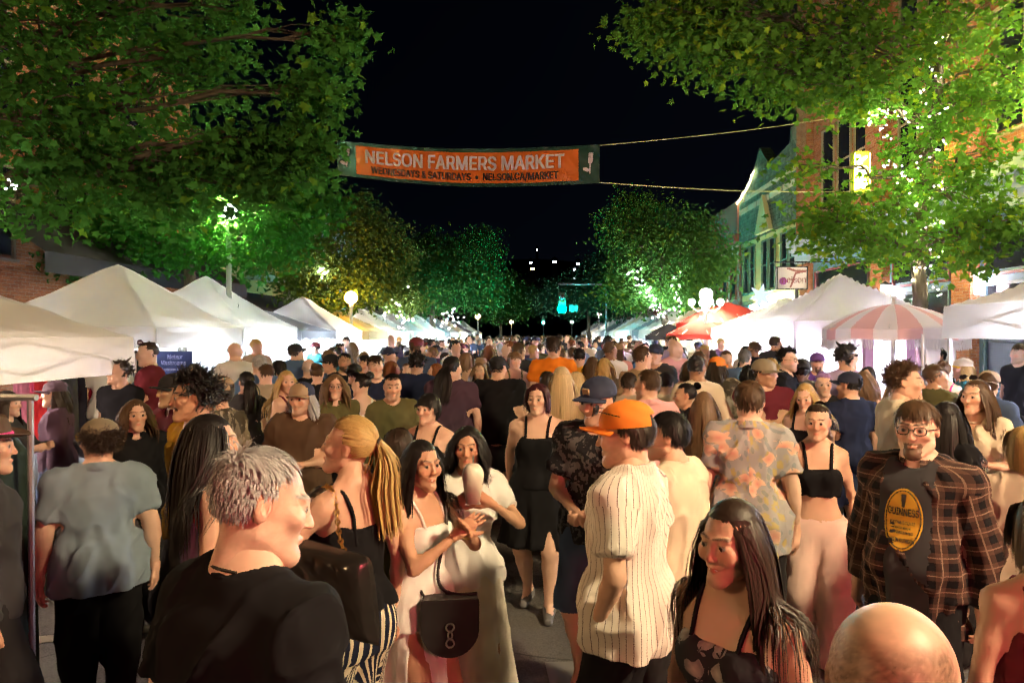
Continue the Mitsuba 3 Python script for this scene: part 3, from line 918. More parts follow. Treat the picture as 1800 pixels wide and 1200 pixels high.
def cloth_part(key, name, p, mesh, color, seed=0, label=None, tw=None, vary=.10):
    v, f = mesh
    if len(f) == 0: return
    if color in PATS:
        own = np.zeros(len(v), bool)
        lg_ = name in ('trousers', 'shorts')
        U = cloth_uv(p, v, own, lg_)
        base = U.copy() if lg_ else np.stack([np.arctan2(v[:, 0], -v[:, 1]) * .17, v[:, 2]], 1)
        k = own[f].sum(1)
        mixed = (k > 0) & (k < 3) | (np.ptp(U[f][:, :, 0], axis=1) > .3)
        g = f[mixed]                      # faces across a seam get vertices of their own
        nv = v[g].reshape(-1, 3); nu = base[g].copy()
        big = np.ptp(nu[:, :, 0], axis=1) > .3
        nu[big, :, 0] = nu[big, :1, 0] if lg_ else np.where(nu[big, :, 0] < 0, nu[big, :, 0] + 2 * math.pi * .17, nu[big, :, 0])
        f = np.vstack([f[~mixed], len(v) + np.arange(len(nv)).reshape(-1, 3)])
        part(key, name, (np.vstack([v, nv]), f), pat(color, PATS[color]), True, label, uv=np.vstack([U, nu.reshape(-1, 2)]), **tw)
    else:
        c = np.asarray(CLOTH[color] if isinstance(color, str) else color, float)
        nz = fnoise(v * [26, 26, 14], seed)
        part(key, name, (v, f), 'mat_cloth', True, label, color=np.clip(c * (1 + vary * (2 * nz - 1))[:, None], 0, 1), **tw)


PEOPLE = []      # (x, y, key, head pixel) of everybody placed so far


def solve(px, py, hp, H=None):
    """Street distance and stature from the pixel of the crown and the height of the head in pixels."""
    if H is None:
        H = HC / (1 + .147 * (py - PYH) / hp)
        H = min(max(H, 1.50), 1.93)
        d = F0 * .147 * H / hp
        if py - PYH > 25: d = .5 * d + .5 * F0 * (HC - H) / (py - PYH)
    else:
        d = F0 * (HC - H) / (py - PYH)
    return d, H


def person(px, py, hp, label, body=0, head=None, pitch=0, tilt=0, sex='m', build=1.0, belly=0.0, skin=0, hair=('short', 'brown'), top=('tee', 'black'), legs=('trousers', 'offblack'),
           arms=('down', 'down'), lean=(0, 0), step=0.0, cap=None, glasses=None, mood='calm', beard=None, H=None, d=None, group=None, shoes=True, neck='crew', loose=0.0, hem=.86, seed=None, look=(0, 0), over=None, belt=None, headk=1.0):
    dd, HH = solve(px, py, hp, H)
    d = d or dd
    s = HH / 1.75
    if d and H is None and abs(d - dd) > .01: s = (HC - (py - PYH) / F0 * d) / 1.75
    az = math.atan((px - PXV) / F0)
    head = body if head is None else head
    yaw, hyaw = math.radians(body) - az, math.radians(head - body)
    seed = seed if seed is not None else int(px * 7 + py * 13)
    near = d < 3.4
    mid = d < 6.6
    hb, hg, hh = (.023, .0125, .0048 if d < 2.3 else .0065) if near else ((.031, .019, .0095) if mid else (.042, .029, .0135))
    p = Pose(sex, build, belly, arms, lean, step)
    key = thing('person', label, 'person', group)
    base = at(px, PYH, d)
    # the crown sits where the photograph has it: shift so that the head, not the feet, is under the pixel
    off = ROT.from_euler('z', yaw).apply(p.head * s)
    base = np.array([base[0] - off[0], base[1] - off[1], 0.0])
    M = np.eye(4); M[:3, :3] = ROT.from_euler('z', yaw).as_matrix() * s; M[:3, 3] = base
    tw = {'to_world': T(M.tolist())}
    PEOPLE.append((base[0] + off[0], base[1] + off[1], key, px, py))
    tone = np.asarray(SKIN[skin])
    HR = ROT.from_euler('zyx', [hyaw, math.radians(tilt), math.radians(-pitch)]).as_matrix()
    hk = 1.02 * headk if sex == 'm' else .975 * headk
    def hp_(v): return v * hk @ HR.T + p.head
    bm = body_mesh(p, hb)
    hv, hf = head_mesh(sex, mood, hh)
    hc = HAIRC[hair[1]] if isinstance(hair[1], str) else hair[1]
    hcol = skin_colors(hv, tone, sex, beard=(beard, np.asarray(hc) * .9) if beard else None, brow=np.asarray(hc) * .7 + .004)
    if hair[0] == 'bald':
        hcol = skin_colors(hv, tone, sex, beard=(beard, np.asarray(hc)) if beard else None, brow=np.asarray(hc) * .7)
    if hair[0] == 'bald':       # shaved stubble round the sides and the back of the skull
        w = np.clip((hv[:, 1] + .02) / .05, 0, 1) * np.clip((.100 - hv[:, 2]) / .02, 0, 1) * np.clip((hv[:, 2] + .055) / .02, 0, 1) * np.clip((.35 + .7 * fnoise(hv * 300)) * (.7 + .6 * fnoise(hv * 25, 3)), 0, 1)
        hcol = hcol * (1 - .8 * w[:, None]) + np.asarray(hc) * .8 * w[:, None]
    pieces = [bm, (hp_(hv), hf)]
    cols = [tone * (.94 + .12 * fnoise(bm[0] * 18)[:, None]), hcol]
    for sd in (1, -1):
        hm = placed_hand(p, sd, .0068 if near else (.011 if mid else .018))
        pieces.append(hm); cols.append(tone * np.array([1.03, .94, .91]) * np.ones((len(hm[0]), 1)))
    part(key, 'body', cat_mesh(pieces), 'mat_skin', True, color=np.clip(np.vstack(cols), 0, 1), **tw)
    if d < 7 and abs(head) < 125:
        for sd in (1, -1):
            ev, ef, ec = eye_mesh(sd, look)
            part(key, 'eye', (hp_(ev), ef), 'mat_eye', True, color=ec, **tw)
    if mood == 'smile' and d < 5:
        a = np.linspace(-1, 1, 9)
        V = np.stack([np.stack([a * .021, -.0945 + .009 * a * a, -.0645 + .0045 * a * a + dz], -1) for dz in (.0, -.0062)])
        part(key, 'teeth', (hp_(grid_mesh(V)[0]), grid_mesh(V)[1]), plain((.75, .72, .66), .3), **tw)
    st, hcn = hair
    if st not in ('bald',):
        nl, rad, sg = (2000, .0036, 6) if near else ((700, .0062, 5) if mid else (200, .013, 5))
        if st in ('short', 'buzz', 'receding', 'quiff', 'tousled', 'curly', 'afro'): sg = 4; rad *= .62; nl = int(nl * 1.3)
        if st == 'afro': rad *= 1.3
        v, f, c = hair_locks(st, hcn, nl, rad, sg, seed, under_hat=cap is not None)
        part(key, 'hair', (hp_(v), f), 'mat_hair', True, color=c, **tw)
        if st == 'ponytail':
            ring = np.stack([.017 * np.cos(np.linspace(0, 6.28, 13)), np.full(13, .128), .037 + .017 * np.sin(np.linspace(0, 6.28, 13))], 1)
            part(key, 'hair_tie', (lambda m: (hp_(m[0]), m[1]))(tubes(ring, .006, 5)), plain((.03, .02, .015), .7), True, **tw)
    if cap:
        kind, ccol = cap[:2]
        cr, br = cap_parts(kind)
        k2 = 1.0
        turn = ROT.from_euler('z', math.pi if kind == 'capback' else 0).as_matrix()
        m1 = (hp_((cr[0] * [1.03, 1.03, 1.0] if st in ('bald', 'buzz') else cr[0] * 1.05) @ turn.T), cr[1])
        ck = part(key, 'hat' if kind == 'fedora' else 'cap', m1, plain(CLOTH[ccol] if isinstance(ccol, str) else ccol, .8), 35, **tw)
        if br is not None:
            bc = cap[2] if len(cap) > 2 else ccol
            part(ck, 'brim', (hp_(br[0] * 1.05 @ turn.T), br[1]), plain(CLOTH[bc] if isinstance(bc, str) else bc, .8), 35, **tw)
        if len(cap) > 3:
            for nm, msh, col in cap[3]:
                part(ck, nm, (hp_(msh[0]), msh[1]), plain(CLOTH[col] if isinstance(col, str) else col, .6), 30, **tw)
    if glasses:
        gm = glasses_mesh(glasses != 'clear')
        gv = gm[0]
        if glasses == 'onhead': gv = (gv - [0, 0, 0]) @ ROT.from_euler('x', -34, degrees=True).as_matrix().T * [1.06, 1, 1] + [0, -.008, .112 - .03]
        if glasses == 'oncap': gv = gv @ ROT.from_euler('x', -14, degrees=True).as_matrix().T * [1.16, 1.04, 1.1] + [0, -.006, .072]
        part(key, 'sunglasses' if glasses != 'clear' else 'glasses', (hp_(gv), gm[1]), plain((.015, .012, .012), .25), 40, **tw)
    ground = p
    tk, tc = top[0], top[1]
    if tk:
        dress = tk == 'dress'
        m = top_mesh(p, 'tank' if dress else ('tee' if tk == 'buttons' else tk), hg, seed=seed % 97, loose=loose, neck='collar' if tk in ('shirt', 'jacket') else neck, hem=1.13 if tk == 'crop' else (.95 if dress else hem), ease=.010 if tk in ('tank', 'crop', 'dress') else (.020 if tk == 'jacket' else .014))
        v = wrinkle(m[0], m[1], (.005 if tk in ('tank', 'crop', 'dress') else .024) * (1 if near else 1.15), seed)
        nm = {'tee': 't_shirt', 'shirt': 'shirt', 'tank': 'tank_top', 'crop': 'crop_top', 'dress': 'dress_top', 'long': 'sweater', 'jacket': 'jacket'}[tk]
        cloth_part(key, nm, p, (v, m[1]), tc, seed, tw=tw)
        if tk in ('tank', 'dress', 'crop'):
            sm_ = strap_mesh(p, bm, {'tank': 1.335, 'dress': 1.33, 'crop': 1.32}[tk], .0075 if near else .010)
            h2 = len(sm_[0]) // 2; f2 = len(sm_[1]) // 2
            for q_ in ((sm_[0][:h2], sm_[1][:f2]), (sm_[0][h2:], sm_[1][f2:] - h2)): cloth_part(key, 'strap', p, q_, CLOTH['black'] if tc in PATS else tc, seed, tw=tw)
        if tk in ('tee', 'long') and mid:
            a = np.linspace(0, 2 * np.pi, 29)
            rr = .066 if sex == 'm' else .060
            ring = np.stack([(rr + .004) * np.cos(a), .012 + (rr + .010) * np.sin(a), 1.474 + .026 * np.sin(a)], 1)
            m = tubes(np.array([p.up(q) for q in ring]), .0075, 6)
            cloth_part(key, 'neckband', p, m, tc, seed, tw=tw)
        if tk in ('shirt', 'jacket') and mid:
            a = np.linspace(-2.75, 2.75, 33) + math.pi / 2
            rr = .067 if sex == 'm' else .060
            V = np.stack([np.stack([(rr + o) * np.cos(a), .018 + (rr + .006 + o) * np.sin(a) * 1.05, 1.468 + z + .018 * np.sin(a)], -1) for o, z in ((.004, -.012), (.003, .022), (.0, .042), (.010, .040), (.020, .008), (.022, .0))])
            gvv, gf = grid_mesh(V)
            cloth_part(key, 'collar', p, (np.array([p.up(q) for q in gvv]), gf), tc, seed, tw=tw)
    lk = legs[0]
    if lk in ('trousers', 'wide', 'shorts'):
        m = legs_mesh(p, lk, hg * 1.7, seed=seed)
        cloth_part(key, 'shorts' if lk == 'shorts' else 'trousers', p, (wrinkle(m[0], m[1], .010, seed + 3), m[1]), legs[1], seed, tw=tw)
    elif lk == 'skirt':
        hm_, fl = (legs[2], legs[3]) if len(legs) > 3 else (.08, .14)
        m = skirt_mesh(p, hg, hm_, fl, seed % 89, waist=1.06 if tk != 'dress' else 1.02)
        cloth_part(key, 'skirt', p, (wrinkle(m[0], m[1], .008, seed + 3), m[1]), legs[1], seed, tw=tw)
    if shoes and d < 8:
        scol = shoes if isinstance(shoes, str) else 'offblack'
        for sd in (1, -1):
            sm = shoe_mesh(sd, .016 if mid else .03)
            part(key, 'shoe', (sm[0] + p.ank[sd] * [1, 1, 0] + [0, 0, max(0, p.ank[sd][2] - .09)], sm[1]), plain(CLOTH[scol], .5), True, **tw)
    def loc(q): return (np.asarray(q, float) @ M[:3, :3].T) + M[:3, 3]
    return dict(key=key, p=p, tw=tw, M=M, loc=loc, hp=lambda q: loc(hp_(np.atleast_2d(np.asarray(q, float)))), s=s, d=d, hpl=hp_)
# ------------------------------------------------------------------ materials of the place
def p_asphalt(p, n, uv):
    g = mikit.noise(p.x * 160, p.y * 160)
    s = mikit.fbm(p.x * .9, p.y * .9, 1.0)
    d, e, r = mikit.voronoi(p.x * .8 + .5 * mikit.noise(p.x * 2, p.y * 2), p.y * .6)
    crack = dr.select((e - d < .006 + .010 * mikit.noise(p.x * 9, p.y * 9)) & (mikit.noise(p.x * .6, p.y * .6, 3.0) > .5), .6, 1.0)
    stain = mikit.smoothstep(.56, .66, mikit.fbm(p.x * 2.6, p.y * 2.6, 8.0))
    return mi.Color3f(.105, .10, .095) * (.55 + .6 * g + .35 * s) * crack * (1 - .45 * stain)


def p_asphalt_h(p, n, uv):
    return mikit.noise(p.x * 90, p.y * 90) * .004 + mikit.noise(p.x * 220, p.y * 220) * .002


def p_paving(p, n, uv):
    g = mikit.fbm(p.x * 40, p.y * 40)
    return mi.Color3f(.21, .20, .19) * (.7 + .5 * g)


def p_brick(p, n, uv):
    row = dr.floor(p.z / .075)
    u = (p.x + p.y) / .22 + .5 * (row - 2 * dr.floor(row / 2))
    fu, fz = u - dr.floor(u), p.z / .075 - row
    mortar = dr.select((fu < .05) | (fz < .14), 1.0, 0.0)
    c = mikit.mix((.30, .11, .05), (.42, .19, .09), mikit.cell_rand(dr.floor(u), row))
    return mikit.mix(c, (.36, .30, .24), mortar * .8) * (.8 + .35 * mikit.noise(p.x * 30, p.y * 30, p.z * 30))


def p_bark(p, n, uv):
    v = mikit.fbm(p.x * 22 + p.y * 9, p.y * 22, p.z * 5)
    return mi.Color3f(.10, .085, .065) * (.45 + 1.1 * v)


def p_bark_h(p, n, uv):
    return mikit.fbm(p.x * 26 + p.y * 9, p.y * 26, p.z * 6) * .03


def p_shingle(p, n, uv):
    row = dr.floor(p.z / .17)
    u = p.y / .16 + .5 * (row - 2 * dr.floor(row / 2))
    fu, fz = u - dr.floor(u), p.z / .17 - row
    edge = dr.select((fu < .07) | (fz < .12), .55, 1.0)
    return mi.Color3f(.14, .19, .14) * (.7 + .55 * mikit.cell_rand(dr.floor(u), row)) * edge


def p_canopy_stripes(p, n, uv):
    a = uv.x * 20
    return mikit.mix((.80, .76, .74), (.80, .50, .47), dr.select(a - 2 * dr.floor(a / 2) < 1, 1.0, 0.0))


mat('mat_asphalt', {'type': 'bumpmap', 'arbitrary': mikit.proc(p_asphalt_h, .004), 'scale': 1.0, 'b': {'type': 'principled', 'base_color': mikit.proc(p_asphalt), 'roughness': .62, 'specular': .45}})
mat('mat_paving', {'type': 'diffuse', 'reflectance': mikit.proc(p_paving)})
mat('mat_brick', {'type': 'twosided', 'b': {'type': 'diffuse', 'reflectance': mikit.proc(p_brick)}})
mat('mat_bark', {'type': 'twosided', 'b': {'type': 'bumpmap', 'arbitrary': mikit.proc(p_bark_h, .006), 'scale': 1.0, 'b': {'type': 'diffuse', 'reflectance': mikit.proc(p_bark)}}})
mat('mat_shingle', {'type': 'twosided', 'b': {'type': 'diffuse', 'reflectance': mikit.proc(p_shingle)}})


def sheet(name, c, trans=.60):
    return mat(name, {'type': 'principledthin', 'base_color': c if isinstance(c, dict) else rgb(c), 'roughness': .85, 'diff_trans': trans, 'spec_trans': 0.0, 'eta': 1.3})


CANVAS = sheet('mat_canvas', (.80, .80, .79))
CANVAS_CREAM = sheet('mat_canvas_cream', (.76, .70, .58))
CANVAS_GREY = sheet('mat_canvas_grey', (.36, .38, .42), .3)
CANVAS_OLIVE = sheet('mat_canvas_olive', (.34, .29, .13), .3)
CANVAS_RED = sheet('mat_canvas_red', (.50, .08, .06), .7)
CANVAS_DARK = sheet('mat_canvas_dark', (.05, .05, .06), .1)
CANVAS_STRIPE = sheet('mat_canvas_stripe', mikit.proc(p_canopy_stripes), .7)
LEAF = mat('mat_leaf', {'type': 'principledthin', 'base_color': VC, 'roughness': .5, 'diff_trans': .75, 'spec_trans': 0.0, 'eta': 1.4})
STEEL = plain((.45, .46, .48), .4, metallic=.8)
WHITE_METAL = plain((.62, .63, .65), .45)
DARK_METAL = plain((.02, .022, .024), .4)
GLASS_DARK = plain((.012, .014, .018), .08)

# ------------------------------------------------------------------ ground, pavements, markings, hill
sx_, sy_ = np.meshgrid(np.linspace(-300, 300, 21), np.concatenate([[-60], np.linspace(-5, 40, 10), [120, 700]]), indexing='ij')
struct('street', grid_mesh(np.stack([sx_, sy_, 0 * sx_], -1)), 'mat_asphalt', 'worn dark asphalt street between the two rows of market tents')
struct('pavement', box(8.4, 9.9, -12, 120, -.2, .13), 'mat_paving', 'pale concrete pavement along the right-hand shop fronts')
struct('pavement', box(-11.0, -9.0, -12, 120, -.2, .13), 'mat_paving', 'pale concrete pavement along the left-hand buildings')
for i, (x, y, w, l, a, c) in enumerate([(.45, 2.85, .11, 1.7, .2, (.45, .36, .10)), (.30, 3.75, .62, .42, .1, (.22, .21, .20)), (-2.6, 4.4, .11, 1.4, .3, (.45, .42, .34))]):
    R = ROT.from_euler('z', math.pi / 2 + a).as_matrix()
    v, f = box(-w / 2, w / 2, -l / 2, l / 2, .0, .004)
    struct('road_marking' if i != 1 else 'asphalt_patch', moved((v, f), R, (x, y, .001)), plain(c, .9), ['faded yellow line painted on the asphalt in the foreground', 'square concrete patch in the asphalt behind the black-dress woman', 'short worn cream line on the asphalt at the left'][i])
gx, gy = np.meshgrid(np.linspace(-900, 900, 61), np.linspace(0, 1, 26), indexing='ij')
hy = 260 + 900 * gy
hz = (hy - 260) * .14 + 14 * (fnoise(np.stack([gx / 140, hy / 170, 0 * gx], -1)) - .5) * np.clip((hy - 260) / 120, 0, 1) - 1
struct('hill', grid_mesh(np.stack([gx, hy, hz], -1)[::-1]), plain((.07, .08, .075), .95), 'dark wooded hillside rising behind the far end of the street', True)
for i, (px, py, y, w) in enumerate([(933, 463, 640, 2.4), (936, 473, 620, 3.0), (975, 461, 650, 3.0), (1016, 464, 640, 2.4), (1010, 474, 622, 2.0), (1011, 491, 580, 2.2), (944, 440, 700, 1.4)]):
    q = at(px, py, y)
    key = thing('hillside_house', ['small lit house highest but one on the far left hillside', 'amber lit house low on the far left of the hillside', 'single bright house in the middle of the dark hillside', 'bright house at the upper right of the hillside', 'lit house just below the upper right hillside light', 'lowest lit house on the right of the hillside', 'faint house highest on the dark hillside'][i], 'house', 'lit houses on the hillside')
    part(key, 'wall', box(q[0] - w, q[0] + w, q[1], q[1] + 8, q[2] - 26, q[2] + 3), plain((.2, .19, .18), .9))
    part(key, 'roof', (np.array([[q[0] - w * 1.2, q[1] - .5, q[2] + 3], [q[0] + w * 1.2, q[1] - .5, q[2] + 3], [q[0], q[1] - .5, q[2] + 5.5], [q[0] - w * 1.2, q[1] + 8, q[2] + 3], [q[0] + w * 1.2, q[1] + 8, q[2] + 3], [q[0], q[1] + 8, q[2] + 5.5]]), np.array([[0, 1, 2], [3, 5, 4], [0, 2, 5], [0, 5, 3], [1, 4, 5], [1, 5, 2]])), plain((.05, .045, .04), .9))
    wk = number(key + '__window')
    scene[wk] = {**mikit.ply(box(q[0] - w * .6, q[0] + w * .6, q[1] - .1, q[1] - .02, q[2] - .8, q[2] + 1.2)), 'emitter': {**lamp(1.2, (1, .6, .2) if i == 1 else (.75, .95, 1.0)), 'sampling_weight': .02}}


# ------------------------------------------------------------------ trees
MAPLE = np.array([(0, 0), (.44, .02), (.30, .24), (.52, .50), (.20, .56), (0, 1.0)])
MAPLE = np.vstack([MAPLE, (MAPLE * [-1, 1])[-2:0:-1]])


def leaf_mesh(C, size, seed, kind='maple', out=None):
    """One leaf at every point of C: lobed for the near trees, a folded oval for the far ones."""
    r = np.random.default_rng(seed)
    n = len(C)
    up = np.array([0, -.15, .8]) + r.normal(size=(n, 3)) * .75 + (out if out is not None else 0)
    up /= np.linalg.norm(up, axis=1, keepdims=True)
    d = r.normal(size=(n, 3)) + (out * .8 if out is not None else 0) + [0, 0, -.55]
    d -= up * (d * up).sum(1, keepdims=True); d /= np.linalg.norm(d, axis=1, keepdims=True)
    s = np.cross(d, up)
    S = size * (.6 + .7 * r.random((n, 1, 1)))
    if kind == 'maple':
        q = np.vstack([[(0, .42)], MAPLE]); k = len(MAPLE)
        z = np.concatenate([[.06], -.18 * np.abs(MAPLE[:, 0])])
        f = np.stack([np.zeros(k, int), 1 + np.arange(k), 1 + (np.arange(k) + 1) % k], 1)
    else:
        q = np.array([(0, 0), (.30, .42), (0, 1.0), (-.30, .42)]); z = np.array([0, .08, -.06, .08])
        f = np.array([[0, 1, 2], [0, 2, 3]])
    V = C[:, None] + S * (q[None, :, :1] * s[:, None] + q[None, :, 1:] * d[:, None] + z[None, :, None] * up[:, None])
    F = f[None] + (np.arange(n) * len(q))[:, None, None]
    return V.reshape(-1, 3), F.reshape(-1, 3), len(q)


def curve(a, b, k=8, sag=0.0, rng=None, wob=0.0):
    t = np.linspace(0, 1, k)[:, None]
    P = np.asarray(a) * (1 - t) + np.asarray(b) * t
    P[:, 2] += sag * np.sin(np.pi * t[:, 0])
    if rng is not None: P[1:-1] += rng.normal(size=(k - 2, 3)) * wob
    return P


def tree(label, base, trunk, r0, blobs, leaf, per, seed, green, kind='maple', group=None, rc=.42, name='tree', yellow=.1):
    rng = np.random.default_rng(seed)
    base = np.asarray(base, float)
    trunk = np.array([base] + [np.asarray(q, float) for q in trunk])
    t = np.linspace(0, 1, 14)
    seglen = np.concatenate([[0], np.cumsum(np.linalg.norm(np.diff(trunk, axis=0), axis=1))]); seglen /= seglen[-1]
    tp = np.stack([np.interp(t, seglen, trunk[:, k]) for k in range(3)], 1)
    tp[1:-1] += rng.normal(size=(12, 3)) * [.05, .05, 0]
    key = thing(name, label, 'tree', group)
    rr = r0 * (1 - .65 * t); rr[0] *= 1.35
    part(key, 'trunk', tubes(tp, rr, 12), 'mat_bark', True)
    limbs, twigs, C, O, shade = [], [], [], [], []
    for c, r, n in blobs:
        c, r = np.asarray(c, float), np.broadcast_to(np.asarray(r, float), 3)
        i = np.argmin(np.linalg.norm(tp - c, axis=1) + 2.0 * np.maximum(tp[:, 2] - c[2], 0) + 3 * (tp[:, 2] < base[2] + 1.9))
        L = curve(tp[i], c, 9, .25, rng, .07)
        limbs.append((L, np.linspace(rr[i] * .32, .016, 9)))
        u = rng.normal(size=(n, 3)); u /= np.linalg.norm(u, axis=1, keepdims=True)
        m = .45 + .60 * rng.random((n, 1)) ** .55
        q = c + u * r * m
        q = q[q[:, 2] > 2.3]
        for k, e in enumerate(q):
            if k % 2 == 0:
                s0 = L[3 + int(rng.integers(0, 6))]
                twigs.append(curve(s0, e, 5, .10, rng, .05))
        C.append(np.repeat(q, per, 0) + rng.normal(size=(len(q) * per, 3)) * [rc, rc, rc * .62])
        out = (q - c) / r; O.append(np.repeat(out, per, 0) * .45)
        shade.append(np.repeat(rng.random(len(q)), per))
    for L, R in limbs: part(key, 'branch', tubes(L, R, 7), 'mat_bark', True)
    if twigs: part(key, 'twig', tubes(np.stack(twigs), np.linspace(.016, .005, 5), 4), 'mat_bark', kind='stuff')
    C, O, sh = np.vstack(C), np.vstack(O), np.concatenate(shade)
    v, f, k = leaf_mesh(C, leaf, seed + 1, kind, O)
    g = np.asarray(green)
    col = g * (.70 + .6 * rng.random((len(C), 1))) * (.8 + .4 * sh[:, None])
    yl = rng.random((len(C), 1)) < yellow * (.3 + 1.4 * (sh[:, None] > .75))
    col = np.where(yl, col * [2.1, 1.35, .8], col)
    part(key, 'crown', (v, f), LEAF, False, color=np.clip(np.repeat(col, k, 0), 0, 1), kind='stuff')
    return key


GREEN, DEEP, OLIVE = (.030, .125, .018), (.034, .115, .028), (.070, .115, .026)
# the near tree on the left: crown volumes between the street and the left-hand buildings
A = lambda px, py, y: at(px, py, y)
tree('largest tree, its dark green crown filling the upper left of the street', (-8.0, 9.2, 0), [(-8.0, 9.2, 2.6), (-7.6, 9.3, 5.0), (-7.2, 9.4, 8.5)], .24,
     [(A(10, 60, 8.6), (1.2, 1.4, 1.0), 40), (A(40, 220, 8.2), (.9, 1.1, .8), 34), (A(30, 340, 8.6), (.8, 1.0, .5), 28), (A(160, 100, 9.6), (1.1, 1.3, 1.1), 38), (A(180, 290, 9.6), (1.05, 1.2, .7), 34),
      (A(280, 30, 10.0), (.95, 1.2, .8), 30), (A(290, 190, 9.6), (.85, 1.1, .7), 30), (A(320, 330, 9.4), (.75, 1.0, .42), 26), (A(400, 300, 9.2), (.52, .8, .34), 24), (A(455, 265, 9.0), (.34, .6, .26), 18), (A(480, 330, 9.2), (.28, .5, .2), 14),
      (A(535, 245, 8.8), (.20, .3, .14), 12), (A(548, 165, 8.6), (.12, .22, .30), 16), (A(588, 70, 8.6), (.13, .20, .24), 14), (A(380, 100, 9.2), (.32, .6, .55), 16), (A(410, 20, 9.2), (.26, .5, .2), 8), (A(520, 290, 9.1), (.16, .25, .12), 7)],
     .125, 26, 11, (.050, .165, .030), rc=.22)
tree('second large tree on the left, its low boughs hanging behind the white tents', (-8.6, 16.6, 0), [(-8.6, 16.6, 2.6), (-8.5, 16.5, 4.6), (-8.3, 16.4, 7.0)], .2,
     [(A(60, 440, 16), (1.9, 1.5, .8), 46), (A(190, 420, 16), (1.7, 1.5, .8), 46), (A(320, 410, 15.8), (1.5, 1.5, .9), 46), (A(430, 420, 15.6), (1.3, 1.4, .75), 44), (A(500, 380, 15.4), (.8, 1.0, .6), 30), (A(400, 330, 16), (1.2, 1.3, .8), 30), (A(560, 350, 15.2), (.5, .6, .3), 14), (A(250, 340, 16.4), (1.4, 1.4, .8), 30)],
     .16, 30, 15, GREEN, rc=.28)
tree('olive green tree behind the second white tent on the left', A(560, 600, 25.5) * [1, 1, 0], [A(560, 560, 25.5), A(575, 480, 25.5), A(585, 400, 25.5)], .2,
     [(A(500, 440, 25), (1.7, 1.7, 1.6), 46), (A(590, 440, 25), (1.9, 1.7, 1.5), 50), (A(670, 430, 25), (1.15, 1.4, 1.0), 44), (A(650, 490, 25), (1.2, 1.2, .8), 36), (A(560, 520, 25), (1.3, 1.2, .8), 30), (A(620, 370, 26), (.8, .9, .5), 14), (A(700, 520, 26), (.7, .8, .5), 16)], .20, 58, 12, OLIVE, 'oval', rc=.36)
tree('dark tree standing third in the left row', A(760, 600, 42) * [1, 1, 0], [A(760, 560, 42), A(765, 500, 42), A(770, 430, 42)], .22,
     [(A(760, 460, 42), (2.1, 2, 1.9), 54), (A(820, 460, 42), (1.7, 1.8, 2.0), 54), (A(845, 500, 42), (1.3, 1.5, 1.4), 40), (A(780, 520, 42), (2.0, 1.8, 1.2), 46), (A(730, 500, 40), (1.5, 1.6, 1.3), 34), (A(850, 430, 43), (.7, .8, .8), 14)], .27, 58, 13, DEEP, 'oval', rc=.50)
tree('small dark tree at the far end of the left row', A(880, 600, 66) * [1, 1, 0], [A(880, 560, 66), A(882, 520, 66)], .22,
     [(A(880, 515, 66), (2.1, 2, 2.0), 44), (A(905, 530, 66), (1.5, 1.8, 1.6), 36), (A(860, 540, 66), (1.5, 1.8, 1.2), 26)], .40, 48, 14, DEEP, 'oval', rc=.70)
tree('largest right-hand tree, its trunk wound with white fairy lights', (7.55, 13.6, 0), [(7.5, 13.6, 3.0), (7.55, 13.5, 5.0), (7.75, 13.3, 8.6)], .17,
     [(A(1185, 35, 10.8), (.70, .8, .40), 22), (A(1250, 85, 11.0), (.75, .8, .42), 26), (A(1270, 20, 11.2), (1.2, 1.1, .8), 40), (A(1380, 130, 11.8), (.9, .9, .40), 34), (A(1400, 40, 12), (1.3, 1.2, .9), 48), (A(1520, 90, 12.6), (1.3, 1.2, .9), 48), (A(1505, 165, 12.6), (.8, .9, .36), 26), (A(1690, 60, 13.0), (1.0, 1.1, 1.0), 34), (A(1700, 190, 13.0), (.9, .9, .55), 28), (A(1760, 130, 12.4), (.7, .9, .5), 20),
      (A(1470, 390, 12.8), (.85, .8, .42), 24), (A(1545, 370, 13.6), (.7, .7, .5), 24), (A(1672, 350, 13.4), (.8, .8, .7), 30), (A(1690, 420, 12.6), (.8, .8, .45), 20), (A(1610, 450, 14.4), (.9, .8, .34), 18), (A(1500, 430, 12.6), (.6, .6, .25), 16), (A(1750, 390, 12.2), (.6, .7, .35), 18), (A(1615, 275, 13.2), (.42, .5, .5), 14), (A(1410, 300, 13.2), (.25, .4, .2), 6), (A(1700, 290, 13), (.5, .6, .4), 12)],
     .135, 25, 21, (.095, .225, .032), rc=.27, yellow=.2)
tree('green tree with fairy lights behind the red umbrellas on the right', A(1165, 600, 29) * [1, 1, 0], [A(1165, 545, 29), A(1165, 490, 29), A(1160, 400, 29)], .2,
     [(A(1120, 440, 29), (1.4, 1.4, 1.5), 44), (A(1190, 430, 29), (1.5, 1.4, 1.6), 46), (A(1240, 450, 28), (1.0, 1.2, 1.1), 34), (A(1110, 510, 29), (1.3, 1.2, .8), 32), (A(1200, 510, 28), (1.3, 1.2, .7), 32), (A(1130, 370, 30), (.9, 1, .8), 22), (A(1090, 400, 30), (.6, .7, .8), 14)], .215, 58, 22, (.06, .16, .035), 'oval', rc=.38)
tree('dark bluish tree beside the traffic light on the right', A(1035, 600, 50) * [1, 1, 0], [A(1035, 550, 50), A(1035, 500, 50)], .2,
     [(A(1030, 510, 50), (1.8, 1.8, 1.5), 44), (A(1065, 480, 50), (1.6, 1.7, 1.6), 44), (A(1000, 520, 52), (1.4, 1.5, 1.2), 32), (A(1080, 520, 48), (1.5, 1.5, 1.2), 30), (A(970, 525, 62), (1.5, 1.6, 1.4), 22)], .30, 54, 23, (.035, .115, .06), 'oval', rc=.55)


